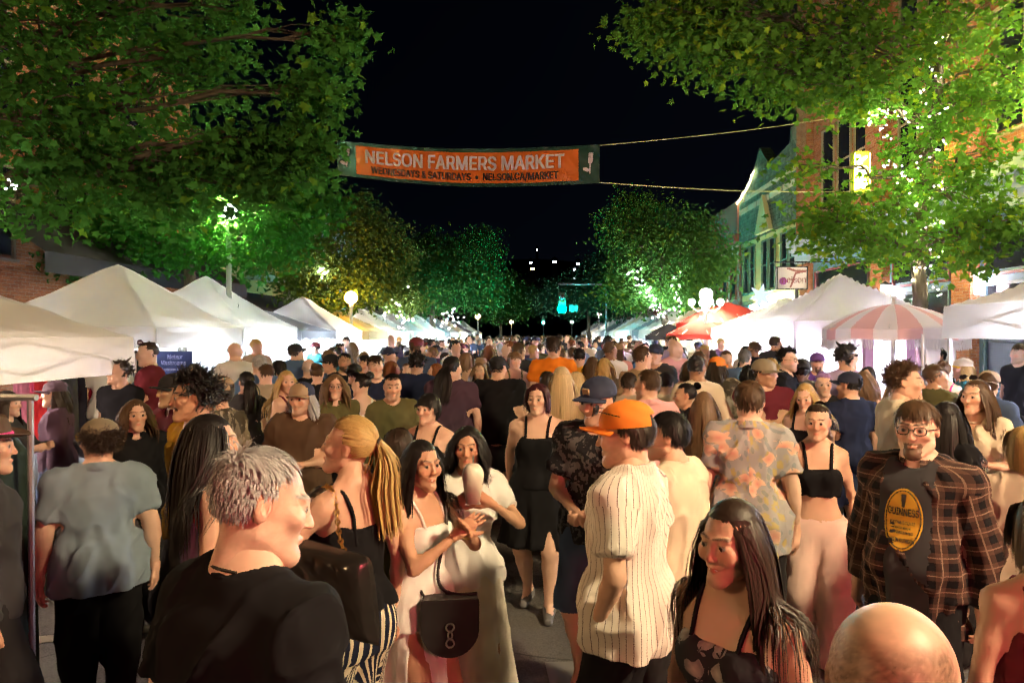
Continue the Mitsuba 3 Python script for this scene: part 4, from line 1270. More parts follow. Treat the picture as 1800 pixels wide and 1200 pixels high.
def fairy(label, P, r, color, L, group='strings of fairy lights in the trees'):
    key = thing('fairy_lights', label, 'string of lights', group)
    part(key, 'wire', tubes(P, .004, 4), DARK_METAL)
    ico = trimesh.creation.icosphere(1, radius=r)
    bk = number(key + '__bulb')
    pts = P + np.random.default_rng(len(P)).normal(size=P.shape) * .02
    scene[bk] = {**mikit.ply(cat_mesh([moved(ico, t=q) for q in pts])), 'emitter': {**lamp(L, color), 'sampling_weight': 1.5}}
    labels[bk] = {'kind': 'stuff'}


rg = np.random.default_rng(5)
zz = np.concatenate([np.linspace(2.7, 7.6, 100)])
spin = zz * 9
fairy('white fairy lights spiralling up the trunk of the largest right-hand tree', np.stack([7.5 + .23 * np.cos(spin) + .16 * (zz - 3) / 5, 13.45 + .23 * np.sin(spin) - .10, zz + .05 * rg.normal(size=100)], 1), .013, (1.0, .95, .55), 62)
br = np.vstack([curve(A(1600, 215, 13.2), A(1530, 205, 12.2), 16, .1, rg, .05), curve(A(1530, 205, 12.2), A(1560, 240, 12.1), 12, 0, rg, .06)])
fairy('short cluster of fairy lights on a bough left of that trunk', br, .014, (1.0, .96, .62), 50)
fairy('fairy lights along a bough beside the yellow neon sign', curve(A(1605, 330, 13.2), A(1556, 290, 12.3), 18, .1, rg, .06), .014, (1.0, .95, .5), 60)
fairy('fairy lights slanting down the green tree behind the red umbrellas', np.vstack([curve(A(1110, 478, 27.5), A(1150, 530, 27.6), 26, 0, rg, .12), curve(A(1150, 530, 27.6), A(1166, 556, 27.8), 20, 0, rg, .14), curve(A(1195, 480, 27.5), A(1185, 545, 27.6), 22, 0, rg, .12)]), .030, (.85, .92, 1.0), 40)
fairy('fairy lights low in the olive tree on the left', np.vstack([curve(A(560, 475, 23.4), A(572, 480, 23.4), 12, 0, rg, .10), curve(A(690, 515, 26), A(710, 560, 26), 46, 0, rg, .28)]), .030, (.95, .92, 1.0), 40)
fairy('fairy lights low in the third tree of the left row', curve(A(780, 550, 40), A(800, 572, 40), 24, 0, rg, .30), .035, (.8, .9, 1.0), 40)
fairy('small fairy lights deep in the largest left-hand tree', curve(A(16, 332, 7.5), A(28, 326, 7.5), 5, 0, rg, .02), .012, (1, .97, .9), 40)


# ------------------------------------------------------------------ buildings
def lapped(x, y0, y1, z0, z1, pitch=.16, s=-1):
    """Clapboard: boards whose lower edges stand proud. s = -1: the face looks towards -x."""
    n = max(1, int(round((z1 - z0) / pitch)))
    z = np.linspace(z0, z1, n + 1)
    prof = np.array([p for k in range(n) for p in ((x + s * .025, z[k]), (x, z[k + 1]))])
    V = np.stack([np.stack([prof[:, 0], np.full(len(prof), y), prof[:, 1]], 1) for y in ((y0, y1) if s > 0 else (y1, y0))], 1)
    return grid_mesh(V)


def window(parent, x, y0, y1, z0, z1, s, frame, pane, lit=None, sash=True):
    """A window on the plane x; s points out of the wall."""
    t = .07
    m = [box(x, x + s * .06, y0 - t, y0, z0 - t, z1 + t), box(x, x + s * .06, y1, y1 + t, z0 - t, z1 + t), box(x + s * .002, x + s * .058, y0, y1, z1, z1 + t), box(x, x + s * .10, y0 - t - .05, y1 + t + .05, z0 - t - .06, z0 - t - .002)]
    if sash: m.append(box(x + s * .004, x + s * .045, y0, y1, (z0 + z1) / 2 - .03, (z0 + z1) / 2 + .03))
    k = part(parent, 'window', cat_mesh(m), frame)
    part(k, 'pane', box(x + s * .004, x + s * .012, y0, y1, z0, z1), pane)


FX = 10.0
brick = thing('brick_building', 'tall orange brick building with teal shop front behind the right tree', 'building')
part(brick, 'wall', box(FX, FX + 8, 4.0, 25.8, 5.5, 17), 'mat_brick')
part(brick, 'shop_front', box(FX, FX + 8, 4.0, 25.8, 0, 4.55), plain((.12, .25, .32), .6), label='teal painted lower storey')
for y0 in (4.0, 7.9, 11.8, 15.7, 19.6, 24.9):
    part(brick, 'pilaster', box(FX - .28, FX - .003, y0, y0 + .9, 5.6, 17), 'mat_brick')
    part(brick, 'pier', box(FX - .22, FX - .003, y0, y0 + .7, .13, 4.5), 'mat_brick')
part(brick, 'cornice', cat_mesh([box(FX - .30, FX, 3.9, 25.9, 4.56, 4.85), box(FX - .42, FX, 3.9, 25.9, 4.852, 5.15), box(FX - .62, FX, 3.9, 25.9, 5.152, 5.48)]), plain((.36, .46, .52), .6), label='pale blue shop cornice')
for k in range(52):
    part(brick, 'dentil', box(FX - .54, FX - .425, 4.2 + k * .42, 4.4 + k * .42, 4.95, 5.148), plain((.36, .46, .52), .6))
for zs in ((6.3, 8.9), (10.0, 12.6), (13.7, 16.0)):
    for y0 in (5.2, 6.5, 9.1, 10.4, 13.0, 14.3, 16.9, 18.2, 20.8, 22.0, 23.2):
        window(brick, FX - .003, y0, y0 + .85, zs[0], zs[1], -1, plain((.30, .25, .16), .6), GLASS_DARK)
for y0, y1 in ((5.2, 7.6), (9.0, 11.5), (13.0, 15.4), (16.8, 19.3), (20.8, 24.6)):
    window(brick, FX - .003, y0, y1, .9, 3.0, -1, plain((.06, .12, .15), .5), GLASS_DARK, sash=False)
    window(brick, FX - .003, y0, y1, 3.35, 4.1, -1, plain((.20, .07, .08), .5), GLASS_DARK, sash=False)
# tarpaulin-blue hoarding at the right edge and the wall lamps
single('wall_panel', box(FX - .40, FX - .30, 7.0, 12.1, .13, 4.4), plain((.10, .27, .40), .6), 'flat blue painted shop hoarding at the right edge behind the tents', 'hoarding')


def sconce(px, py, y, h, label, color=(1.0, .78, .85)):
    q = at(px, py, y)
    key = thing('wall_lamp', label, 'lamp', 'wall lamps on the shop fronts')
    part(key, 'bracket', bar((q[0], q[1], q[2] + h * .5), (FX, q[1], q[2] + h * .5), .03), DARK_METAL)
    part(key, 'cap', lathe([(.001, .08), (.12, 0), (.12, -.03)], 14, (q[0], q[1], q[2] + h * .5)), DARK_METAL)
    k = number(key + '__lamp_shade')
    scene[k] = {**mikit.ply(lathe([(.001, -h * .5), (.10, -h * .48), (.12, h * .3), (.10, h * .46), (.001, h * .47)], 14, tuple(q)), None, True), 'emitter': {**lamp(6, color), 'sampling_weight': 1.0}}


def globe_bracket(label, x, y, z, xw, L, color):
    key = thing('wall_lamp', label, 'lamp', 'globe lamps on brackets')
    part(key, 'bracket', bar((x, y, z + .25), (xw, y, z + .25), .03), DARK_METAL)
    part(key, 'cap', lathe([(.001, .08), (.10, 0), (.10, -.03)], 14, (x, y, z + .24)), DARK_METAL)
    k = number(key + '__globe')
    scene[k] = {**mikit.ply(lathe([(.001, -.2), *[(.2 * math.sin(a), -.2 * math.cos(a)) for a in np.linspace(.15, 2.99, 14)], (.001, .2)], 20, (x, y, z)), None, True), 'emitter': {**lamp(L, color), 'sampling_weight': 3.0}}


globe_bracket('bracket lamp high on the brick building just beyond the right edge', 9.5, 12.3, 6.6, FX - .3, 95, (1.0, .84, .52))
globe_bracket('bracket lamp high on the left-hand brick building beyond the left edge', -10.5, 11.2, 6.8, -10.98, 22, (1.0, .85, .40))
sconce(1722, 497, 15.3, .55, 'glowing cylinder wall lamp above the right-hand white tent')
sconce(1556, 512, 19.4, .42, 'glowing cylinder wall lamp left of the right tree trunk')
sconce(1448, 508, 24.0, .35, 'small glowing wall lamp above the lilac tent')

vic = thing('victorian_building', 'narrow yellow clapboard building with pointed green shingled parapet', 'building')
part(vic, 'wall', box(FX + .03, FX + 8, 25.9, 33.3, 0, 8.0), plain((.40, .35, .17), .8))
part(vic, 'siding', lapped(FX, 25.95, 33.3, 3.5, 6.25), plain((.62, .55, .24), .7))
prof = shapely.geometry.Polygon([(25.9, 6.3), (33.6, 6.3), (33.6, 8.2), (33.0, 8.35), (32.4, 8.6), (31.8, 8.8), (30.5, 10.15), (29.2, 9.1), (26.9, 9.35), (26.8, 9.9), (25.9, 9.9)])
ex = trimesh.creation.extrude_polygon(prof, .5, engine='earcut')
part(vic, 'parapet', (np.stack([FX - .12 + .5 - ex.vertices[:, 2], ex.vertices[:, 0], ex.vertices[:, 1]], 1), ex.faces), 'mat_shingle', label='green shingled parapet with pointed gables')
for z0, z1, segs in ((8.15, 8.32, [(26.2, 32.6)]), (7.62, 7.86, [(26.3, 27.5), (27.75, 29.0), (29.25, 30.6), (30.85, 32.0), (32.2, 33.2)])):
    for a, b in segs: part(vic, 'trim_band', box(FX - .18, FX - .123, a, b, z0, z1), plain((.62, .58, .42), .7))
gab = trimesh.creation.extrude_polygon(shapely.geometry.Polygon([(28.7, 6.3), (30.5, 6.3), (29.6, 7.9)]), .2, engine='earcut')
part(vic, 'gable', (np.stack([FX - .125 - gab.vertices[:, 2], gab.vertices[:, 0], gab.vertices[:, 1]], 1), gab.faces), plain((.60, .54, .26), .7))
part(vic, 'corbel', lathe([(.02, -.6), (.35, .0), (.35, .4)], 8, (FX, 26.0, 9.3)), 'mat_shingle')
for y0 in (26.4, 27.3, 28.7, 29.6, 31.3, 32.2):
    window(vic, FX - .03, y0, y0 + .62, 3.9, 5.95, -1, plain((.10, .17, .11), .6), GLASS_DARK)
part(vic, 'shop_front', box(FX - .10, FX + .02, 26.0, 33.2, 0, 3.3), plain((.16, .22, .24), .6))
window(vic, FX - .105, 27.0, 30.0, .8, 2.9, -1, plain((.4, .4, .4), .6), GLASS_DARK, sash=False)
scene[vic + '__lit_sign'] = {**mikit.ply(box(FX - .22, FX - .12, 26.6, 31.5, 3.02, 3.28)), 'emitter': {**lamp(12, (1.0, .93, .78)), 'sampling_weight': 2.0}}
parapet_lights = np.stack([np.full(22, FX - .2), np.linspace(33.5, 31.0, 22), 8.3 + .9 * np.linspace(0, 1, 22) ** 1.4], 1)
fairy('tiny yellow lights along the pointed green parapet', parapet_lights, .02, (1, .85, .4), 30, 'lights on the building parapet')

redb = thing('clapboard_building', 'white clapboard building with rust red trim left of the yellow one', 'building')
part(redb, 'wall', box(FX + .03, FX + 8, 33.4, 39, 0, 7.6), plain((.4, .38, .36), .8))
part(redb, 'siding', lapped(FX, 33.4, 39, 3.0, 6.4), plain((.60, .56, .52), .7))
part(redb, 'cornice', cat_mesh([box(FX - .35, FX + .02, 33.45, 39, 6.45, 6.7), box(FX - .2, FX + .03, 33.45, 39, 6.702, 8.4)]), plain((.26, .08, .05), .7))
for y0 in (34.2, 35.7, 37.2): window(redb, FX - .03, y0, y0 + .8, 3.8, 5.8, -1, plain((.30, .08, .05), .6), GLASS_DARK)
for y0 in (33.42, 38.6): part(redb, 'trim_board', box(FX - .06, FX - .027, y0, y0 + .3, .2, 6.4), plain((.30, .08, .05), .7))
for i, (y0, y1, h, c) in enumerate(((39.2, 47, 6.8, (.22, .16, .12)), (47.2, 58, 8.2, (.26, .12, .08)), (58.2, 72, 6.5, (.2, .2, .2)), (72.2, 95, 9, (.18, .14, .12)))):
    b = thing('shop_building', ['low brown shop beyond the white clapboard building', 'dark red shop third along the right side', 'grey shop far along the right side', 'last dark building at the far right end'][i], 'building')
    part(b, 'wall', box(FX, FX + 8, y0, y1, 0, h), plain(c, .85))
    for k in range(int((y1 - y0) / 2.2)): window(b, FX - .003, y0 + .6 + k * 2.2, y0 + 1.6 + k * 2.2, 3.8, 5.6, -1, plain((.2, .18, .15), .7), GLASS_DARK)
LX = -11.0
for i, (y0, y1, h, m, lab) in enumerate(((1.5, 12.0, 11, 'mat_brick', 'dark brick building hidden behind the largest left-hand tree'), (12.2, 21.5, 10, 'mat_brick', 'brick building with dim windows behind the left-hand trees'), (36.5, 52, 8.0, plain((.22, .2, .19), .85), 'grey shop behind the third left-hand tree'), (52.2, 90, 8.5, plain((.16, .13, .11), .85), 'last dark building at the far left end'))):
    b = thing('brick_building' if m == 'mat_brick' else 'shop_building', lab, 'building')
    part(b, 'wall', box(LX - 8, LX, y0, y1, 0, h), m)
    for zs in ((3.6, 5.4), (6.6, 8.6)):
        for k in range(int((y1 - y0) / 2.4)):
            if zs[1] < h: window(b, LX + .003, y0 + .7 + k * 2.4, y0 + 1.8 + k * 2.4, zs[0], zs[1], 1, plain((.25, .22, .18), .7), GLASS_DARK)
lb_aw = [k for k in labels if k.startswith('brick_building') and 'dim windows' in labels[k]['label']][0]
part(lb_aw, 'awning', cat_mesh([grid_mesh(np.stack([np.stack([np.full(2, LX + .05), np.array([12.4, 21.3]), np.full(2, 4.7)], 1), np.stack([np.full(2, LX + 1.9), np.array([12.4, 21.3]), np.full(2, 3.5)], 1), np.stack([np.full(2, LX + 1.9), np.array([12.4, 21.3]), np.full(2, 3.1)], 1)]))]), plain((.03, .03, .035), .85), label='dark sloping shop awning')
yb = thing('yellow_building', 'cream painted building with dark awning behind the left-hand tents', 'building')
part(yb, 'wall', box(LX - 8, LX, 21.7, 29.5, 0, 6.2), plain((.55, .42, .16), .8))
part(yb, 'cornice', box(LX - .001, LX + .35, 21.8, 29.4, 4.05, 4.35), plain((.45, .42, .38), .7))
part(yb, 'awning', (lambda V: grid_mesh(V))(np.stack([np.stack([np.full(2, LX + .004), np.array([21.9, 29.3]), np.full(2, 3.55)], 1), np.stack([np.full(2, LX + 1.7), np.array([21.9, 29.3]), np.full(2, 2.75)], 1)])), plain((.07, .06, .07), .85))
for k in range(3): window(yb, LX + .003, 22.5 + k * 2.3, 23.6 + k * 2.3, 4.6, 5.8, 1, plain((.5, .42, .3), .7), GLASS_DARK)
gb = thing('gabled_building', 'grey building whose pale gable shows above the olive tree', 'building')
ex = trimesh.creation.extrude_polygon(shapely.geometry.Polygon([(-18, 0), (-9.4, 0), (-9.4, 6.6), (-11.6, 9.0), (-18, 9.0)]), 6.5, engine='earcut')
part(gb, 'wall', (np.stack([ex.vertices[:, 0], 29.7 + 6.5 - ex.vertices[:, 2], ex.vertices[:, 1]], 1), ex.faces), plain((.36, .34, .32), .85))
for k in range(2): window(gb, -9.4 + .003, 30.6 + k * 2.6, 31.8 + k * 2.6, 3.6, 5.6, 1, plain((.5, .5, .48), .7), GLASS_DARK)


# ------------------------------------------------------------------ market tents
def canopy(x0, x1, y0, y1, ze, zp, n=17, seed=0, wav=.03):
    u = np.linspace(-1, 1, n)
    U, V = np.meshgrid(u, u, indexing='ij')
    r = np.maximum(np.abs(U), np.abs(V))
    hip = np.minimum(np.abs(U), np.abs(V)) / (r + 1e-6)
    t = 1 - r
    z = ze + (zp - ze) * (t ** 1.12) - (1 - hip ** 3) * .11 * np.sin(np.pi * np.clip(r, 0, 1)) - .05 * np.clip(.12 - r, 0, 1) / .12
    X, Y = (x0 + x1) / 2 + U * (x1 - x0) / 2, (y0 + y1) / 2 + V * (y1 - y0) / 2
    z += .014 * np.sin(np.arctan2(V, U) * 24 + 5 * fnoise(np.stack([X * 2, Y * 2, 0 * X], -1))) * np.clip(r * 1.4 - .35, 0, 1) * np.clip((.96 - r) * 6, 0, 1)
    z += wav * (fnoise(np.stack([X * 3 + Y, Y * 3, 0 * X + seed], -1)) - .5) * 2 * np.clip((.97 - r) * 6, 0, 1)
    return grid_mesh(np.stack([X, Y, z], -1))


def valance(a, b, zb, ze, seed, out, scallop=0.0):
    n = 25
    t = np.linspace(0, 1, n)
    w = (fnoise(np.stack([t * 9 + seed, 0 * t, 0 * t], 1)) - .5) * .05
    P0 = np.asarray(a)[None] * (1 - t[:, None]) + np.asarray(b)[None] * t[:, None]
    o = np.asarray(out)
    rows = []
    for k, q in enumerate((0, .33, .66, 1)):
        xy = P0 + o[None] * (.006 + (w * q)[:, None] + .02 * q)
        z = ze + (zb - ze) * q + (scallop * np.abs(np.sin(t * np.pi * 5)) if k == 3 else 0)
        rows.append(np.stack([xy[:, 0], xy[:, 1], np.broadcast_to(z, n)], 1))
    return grid_mesh(np.stack(rows))


TENTS = []


def tent(label, side, X0, y0, zb, ze, zp, canvas=CANVAS, w=3.05, L=3.05, walls=(), lampL=330, color=COOL, group=None, near=True, scallop=0.0, wall_canvas=None, lamp_at=None, weight=2.0):
    x0, x1 = (X0 - w, X0) if side < 0 else (X0, X0 + w)
    y1 = y0 + L
    sd = int(y0 * 10)
    key = thing('market_tent', label, 'tent', group)
    part(key, 'canopy', canopy(x0, x1, y0, y1, ze, zp, 37 if near else 11, sd), canvas, True)
    for a, b, o in (((x0, y0), (x1, y0), (0, -1)), ((x1, y0), (x1, y1), (1, 0)), ((x1, y1), (x0, y1), (0, 1)), ((x0, y1), (x0, y0), (-1, 0))):
        part(key, 'valance', valance(a, b, zb, ze, sd + a[0], o, scallop), canvas, True)
    e = .04
    for x in (x0 + e, x1 - e):
        for y in (y0 + e, y1 - e):
            part(key, 'leg', cat_mesh([box(x - .02, x + .02, y - .02, y + .02, 0, ze - .02), box(x - .05, x + .05, y - .05, y + .05, 0, .02)]), WHITE_METAL)
    if near:
        m = []
        for (a, b) in (((x0 + e, y0 + e), (x1 - e, y0 + e)), ((x1 - e, y0 + e), (x1 - e, y1 - e)), ((x0 + e, y1 - e), (x1 - e, y1 - e)), ((x0 + e, y0 + e), (x0 + e, y1 - e))):
            a, b = np.array(a), np.array(b); c = (a + b) / 2
            for p, q in ((a, c), (c, b)):
                m += [bar((*p, ze - .05), (*q, zb + .06), .012, 4), bar((*p, zb + .06), (*q, ze - .05), .012, 4)]
        c = np.array([(x0 + x1) / 2, (y0 + y1) / 2])
        for x in (x0 + e, x1 - e):
            for y in (y0 + e, y1 - e): m.append(bar((x, y, ze - .04), (*c, zp - .18), .012, 4))
        part(key, 'truss', cat_mesh(m), WHITE_METAL)
    for wl in walls:
        W = {'back': ((x0 if side < 0 else x1), (x0 if side < 0 else x1), y0, y1), 'near': (x0, x1, y0, y0), 'far': (x0, x1, y1, y1)}[wl]
        n = 40
        t = np.linspace(0, 1, n)
        wob = .035 * np.sin(t * 70 + sd) + .03 * fnoise(np.stack([t * 30, 0 * t + sd, 0 * t], 1))
        nx, ny = (0, 1) if wl in ('near', 'far') else (1, 0)
        sg = -1 if wl in ('far',) or (wl == 'back' and side > 0) else 1
        X, Y = W[0] + (W[1] - W[0]) * t + sg * nx * (.07 + wob), W[2] + (W[3] - W[2]) * t + sg * ny * (.07 + wob)
        part(key, 'side_wall', grid_mesh(np.stack([np.stack([X, Y, np.full(n, z)], 1) for z in (.08, 1.0, ze - .03)])), wall_canvas or canvas, True)
    if lampL:
        cx, cy = lamp_at or (X0 + side * .95, (y0 + y1) / 2)
        zl = zb + .02
        k = thing('tent_lamp', 'strip lamp under the ' + label.replace(' along the', ' of'), 'lamp', 'lamps hung in the market tents')
        part(k, 'hook', bar((cx, cy, zl + .02), (cx, cy, ze + (zp - ze) * .45), .006, 4), DARK_METAL)
        part(k, 'housing', box(cx - .085, cx + .085, cy - .62, cy + .62, zl + .045, zl + .06), WHITE_METAL)
        t = number(k + '__tube')
        scene[t] = {**mikit.ply(tubes(np.array([[(cx, cy - .55, zl), (cx, cy, zl), (cx, cy + .55, zl)]]), .03, 8), None, True), 'emitter': {**lamp(lampL * (2.3 if side < 0 else 1.75), color), 'sampling_weight': weight}}
    TENTS.append((x0, x1, y0, y1))
    return key


tent('cream tent nearest at the left edge', -1, -4.2, 3.95, 1.55, 1.92, 2.75, CANVAS, lampL=17, color=(1, .75, .6))
tent('big white peaked tent second from the left edge', -1, -5.76, 10.2, 1.73, 2.06, 3.22, CANVAS, lampL=48, color=(.75, .82, 1.0))
tent('blue-white peaked tent third from the left edge', -1, -5.84, 13.55, 1.72, 2.12, 3.28, CANVAS, lampL=330, color=COOL, walls=('back', 'far'), lamp_at=(-6.6, 15.0))
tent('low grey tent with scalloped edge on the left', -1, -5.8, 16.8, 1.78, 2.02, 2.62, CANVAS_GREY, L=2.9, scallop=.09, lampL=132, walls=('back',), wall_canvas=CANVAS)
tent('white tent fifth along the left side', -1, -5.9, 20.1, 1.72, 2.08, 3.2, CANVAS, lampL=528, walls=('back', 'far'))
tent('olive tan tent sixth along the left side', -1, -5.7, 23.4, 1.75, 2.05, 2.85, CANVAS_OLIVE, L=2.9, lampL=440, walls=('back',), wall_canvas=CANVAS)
tent('cream tent just left of the near street lamp', -1, -5.9, 26.5, 1.75, 2.1, 3.25, CANVAS_CREAM, lampL=572, walls=('back', 'far'), color=(1, .93, .85))
rt = np.random.default_rng(8)
ORD = 'first second third fourth fifth sixth seventh eighth ninth tenth eleventh twelfth thirteenth fourteenth fifteenth sixteenth seventeenth eighteenth nineteenth twentieth'.split()
for i in range(13):
    y0 = 29.8 + i * 3.35
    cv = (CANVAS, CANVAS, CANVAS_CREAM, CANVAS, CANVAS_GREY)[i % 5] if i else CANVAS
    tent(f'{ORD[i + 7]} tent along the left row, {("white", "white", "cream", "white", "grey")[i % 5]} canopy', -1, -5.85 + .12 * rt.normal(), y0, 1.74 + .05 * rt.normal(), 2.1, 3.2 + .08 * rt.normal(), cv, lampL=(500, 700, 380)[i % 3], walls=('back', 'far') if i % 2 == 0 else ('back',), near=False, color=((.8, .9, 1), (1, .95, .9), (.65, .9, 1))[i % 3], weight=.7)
tent('white tent at the right edge', 1, 4.7, 4.95, 1.90, 2.27, 3.05, CANVAS, lampL=57, color=(.85, .85, 1))
tent('lilac-lit white peaked tent on the right', 1, 4.9, 13.1, 1.86, 2.2, 3.26, CANVAS, lampL=374, color=LILAC, walls=('back', 'far'))
tent('lower white tent adjoining the lilac-lit one', 1, 4.95, 16.25, 1.86, 2.12, 2.95, CANVAS, lampL=418, color=(.75, .85, 1.0), walls=('back', 'far'), wall_canvas=CANVAS)
for i in range(14):
    y0 = 25.2 + i * 3.35
    cv = (CANVAS_CREAM, CANVAS, CANVAS_GREY, CANVAS, CANVAS)[i % 5]
    tent(f'{ORD[i + 3]} tent along the right row, {("cream", "white", "grey", "white", "white")[i % 5]} canopy', 1, 4.95 + .1 * rt.normal(), y0, 1.80 + .05 * rt.normal(), 2.15, 3.15 + .1 * rt.normal(), cv, lampL=(90, 70, 140, 380, 900)[i % 5], walls=('back', 'far') if i % 2 == 0 else ('back',), near=False, color=((1, .8, .6), (1, .9, .8), (.7, .9, 1), (.6, .95, 1), (.7, 1, 1))[i % 5], weight=.7)
# ------------------------------------------------------------------ the banner over the street
bl, brr = at(594, 248, 17.2), at(1054, 254, 16.2)
BW = np.linalg.norm((brr - bl)[:2])
bdir = (brr - bl) * [1, 1, 0]; bdir /= np.linalg.norm(bdir); bn = np.array([bdir[1], -bdir[0], 0])
BH = .86


def on_banner(u, v, off=0.0):
    """u along 0..1, v up 0..1 -> the sagging, rippled cloth."""
    u, v = np.asarray(u, float), np.asarray(v, float)
    sag = -.15 * np.sin(np.pi * u) - .04 * np.sin(np.pi * u) ** 2 * (1 - v)
    rip = .020 * np.sin(u * 46 + 3 * v) * (.4 + .6 * fnoise(np.stack([u * 12, v * 2, 0 * u], -1))) + .10 * (fnoise(np.stack([u * 5, v * 1.5, 0 * u + 3], -1)) - .5) + .030 * (1 - np.abs(2 * fnoise(np.stack([u * 30 + v * 4, v * 2.5, 0 * u + 9], -1)) - 1)) ** 4
    z = bl[2] * (1 - u) + brr[2] * u + sag - BH * (1 - v) * (1.0 + .06 * u)
    P = bl + bdir * (u * BW)[..., None]
    P = P + bn * (rip + off)[..., None] if not np.isscalar(off) or True else P
    P[..., 2] = z
    return P


ban = thing('street_banner', 'orange and dark green market banner hung over the street between ropes', 'banner')
MAT_VINYL = {c: plain(v, .38) for c, v in dict(orange=(.80, .17, .025), green=(.018, .065, .05), white=(.82, .72, .80), ink=(.05, .03, .03)).items()}
uu, vv = np.meshgrid(np.linspace(0, 1, 160), np.linspace(0, 1, 14), indexing='ij')
part(ban, 'cloth', grid_mesh(on_banner(uu, vv)[::-1]), MAT_VINYL['green'], True)
uo, vo = np.meshgrid(np.linspace(.075, .925, 150), np.linspace(.09, .90, 12), indexing='ij')
part(ban, 'orange_field', grid_mesh(on_banner(uo, vo, np.full(uo.shape, .012))[::-1]), MAT_VINYL['orange'], True)


def banner_text(txt, h, cu, v0, mt, width, bold=True):
    m = meshkit.text_mesh(txt, h, .001, bold)
    m = m.subdivide_to_size(.06)
    v = np.array(m.vertices); w = v[:, 0].max() - v[:, 0].min()
    x = (v[:, 0] - v[:, 0].min() - w / 2) / w * width
    k = h * .028 if bold else 0
    part(ban, 'lettering', cat_mesh([(on_banner(cu + (x + dx) / BW, v0 + v[:, 1] / BH, .024 + v[:, 2] + dz), m.faces) for dx, dz in ((0, 0), (-k, .002), (k, .004))]), mt)


banner_text('NELSON FARMERS MARKET', .30, .495, .44, MAT_VINYL['white'], 5.0 * BW / 6.6)
banner_text('WEDNESDAYS & SATURDAYS  \u2022  NELSON.CA/MARKET', .155, .495, .165, MAT_VINYL['ink'], 4.72 * BW / 6.6)


def icon(polys, cu):
    for k, pl in enumerate(polys):
        ex = trimesh.creation.extrude_polygon(pl, .001, engine='earcut').subdivide_to_size(.05)
        part(ban, 'emblem', (on_banner(cu + ex.vertices[:, 0] / BW, .5 + ex.vertices[:, 1] / BH, .024 + ex.vertices[:, 2]), ex.faces), MAT_VINYL['white'])



g = shapely.geometry
fork = shapely.union_all([g.LineString([(x, .10), (x + .01, .24)]).buffer(.010) for x in (-.005, .022, .049, .076)] + [g.Polygon([(-.015, .02), (.07, .02), (.085, .12), (-.015, .12)]).buffer(.008), g.LineString([(.03, .02), (.015, -.20)]).buffer(.016)])
leaf2 = g.Point(0, 0).buffer(.055); leaf2 = shapely.affinity.translate(shapely.affinity.rotate(shapely.affinity.scale(leaf2, 1.5, .8), -20), -.07, -.12)
for cu in (.037, .963): icon([fork, leaf2], cu)
for i, (a, b, r) in enumerate(((on_banner(1.0, .98), np.array([FX, 19.0, 8.15]), .010), (on_banner(1.0, .02), np.array([FX - .3, 20.0, 6.05]), .014), (on_banner(0.0, .02), np.array([LX, 17.5, 4.9]), .010), (on_banner(0.0, .98), np.array([LX, 17.5, 7.6]), .010))):
    single('rope', tubes(curve(a, b, 14, -.10), r, 6), plain((.62, .58, .30), .7), ['upper right rope from banner to brick building', 'lower right rope from banner to brick building', 'lower left rope from banner into the left tree', 'upper left rope from banner into the left tree'][i], 'rope')


# ------------------------------------------------------------------ street lamps, traffic light, signs
def street_lamp(label, x, y, zt, L, color, lower=True, r=.19, weight=3.0, lowcol=(1, 1, 1)):
    key = thing('street_lamp', label, 'street lamp', 'globe street lamps along the market')
    part(key, 'post', lathe([(.16, 0), (.15, .25), (.09, .4), (.065, 1.0), (.055, zt - .35), (.08, zt - .30), (.05, zt - .2)], 14, (x, y, 0)), plain((.35, .42, .44), .5))
    sp = lathe([(.001, -1), *[(math.sin(a), -math.cos(a)) for a in np.linspace(.15, 2.99, 14)], (.001, 1)], 20)
    k = number(key + '__globe')
    scene[k] = {**mikit.ply(moved(sp, t=(x, y, zt), s=r), None, True), 'emitter': {**lamp(L, color), 'sampling_weight': weight}}
    if lower:
        for j, (dx, dy) in enumerate(((-.42, 0), (.42, 0), (0, -.42), (0, .42))):
            part(key, 'arm', tubes(np.array([(x, y, zt - .42), (x + dx * .6, y + dy * .6, zt - .50), (x + dx, y + dy, zt - .36)]), .022, 6), plain((.35, .42, .44), .5))
        k = number(key + '__globe')
        scene[k] = {**mikit.ply(cat_mesh([moved(sp, t=(x + dx, y + dy, zt - .22), s=r * .55) for dx, dy in ((-.42, 0), (.42, 0), (0, -.42), (0, .42))]), None, True), 'emitter': {**lamp(L * .6, lowcol), 'sampling_weight': weight}}
        labels[k] = {'kind': 'stuff'}
    return key


q = at(1241, 518, 20.3); street_lamp('globe street lamp with cluster of lower globes on the right', q[0], q[1], q[2], 80, (1, .74, .30), r=.19)
q = at(617, 523, 23.27); street_lamp('amber globe street lamp among the left-hand tents', q[0], q[1], q[2], 24, (1, .50, .07), lower=False, r=.22)
for px, py, y, c, lb in ((840, 556, 55, (1, .66, .25), 'amber globe lamp third along the left side'), (899, 566, 74, (1, .6, .15), 'small amber globe lamp far along the left'), (1053, 553, 56, (1, .9, .75), 'white globe lamp far along the right'), (1005, 566, 84, (.85, 1, 1), 'smallest white globe lamp far along the right')):
    q = at(px, py, y); street_lamp(lb, q[0], q[1], q[2], 14, c, lower=False, r=.2, weight=.6)
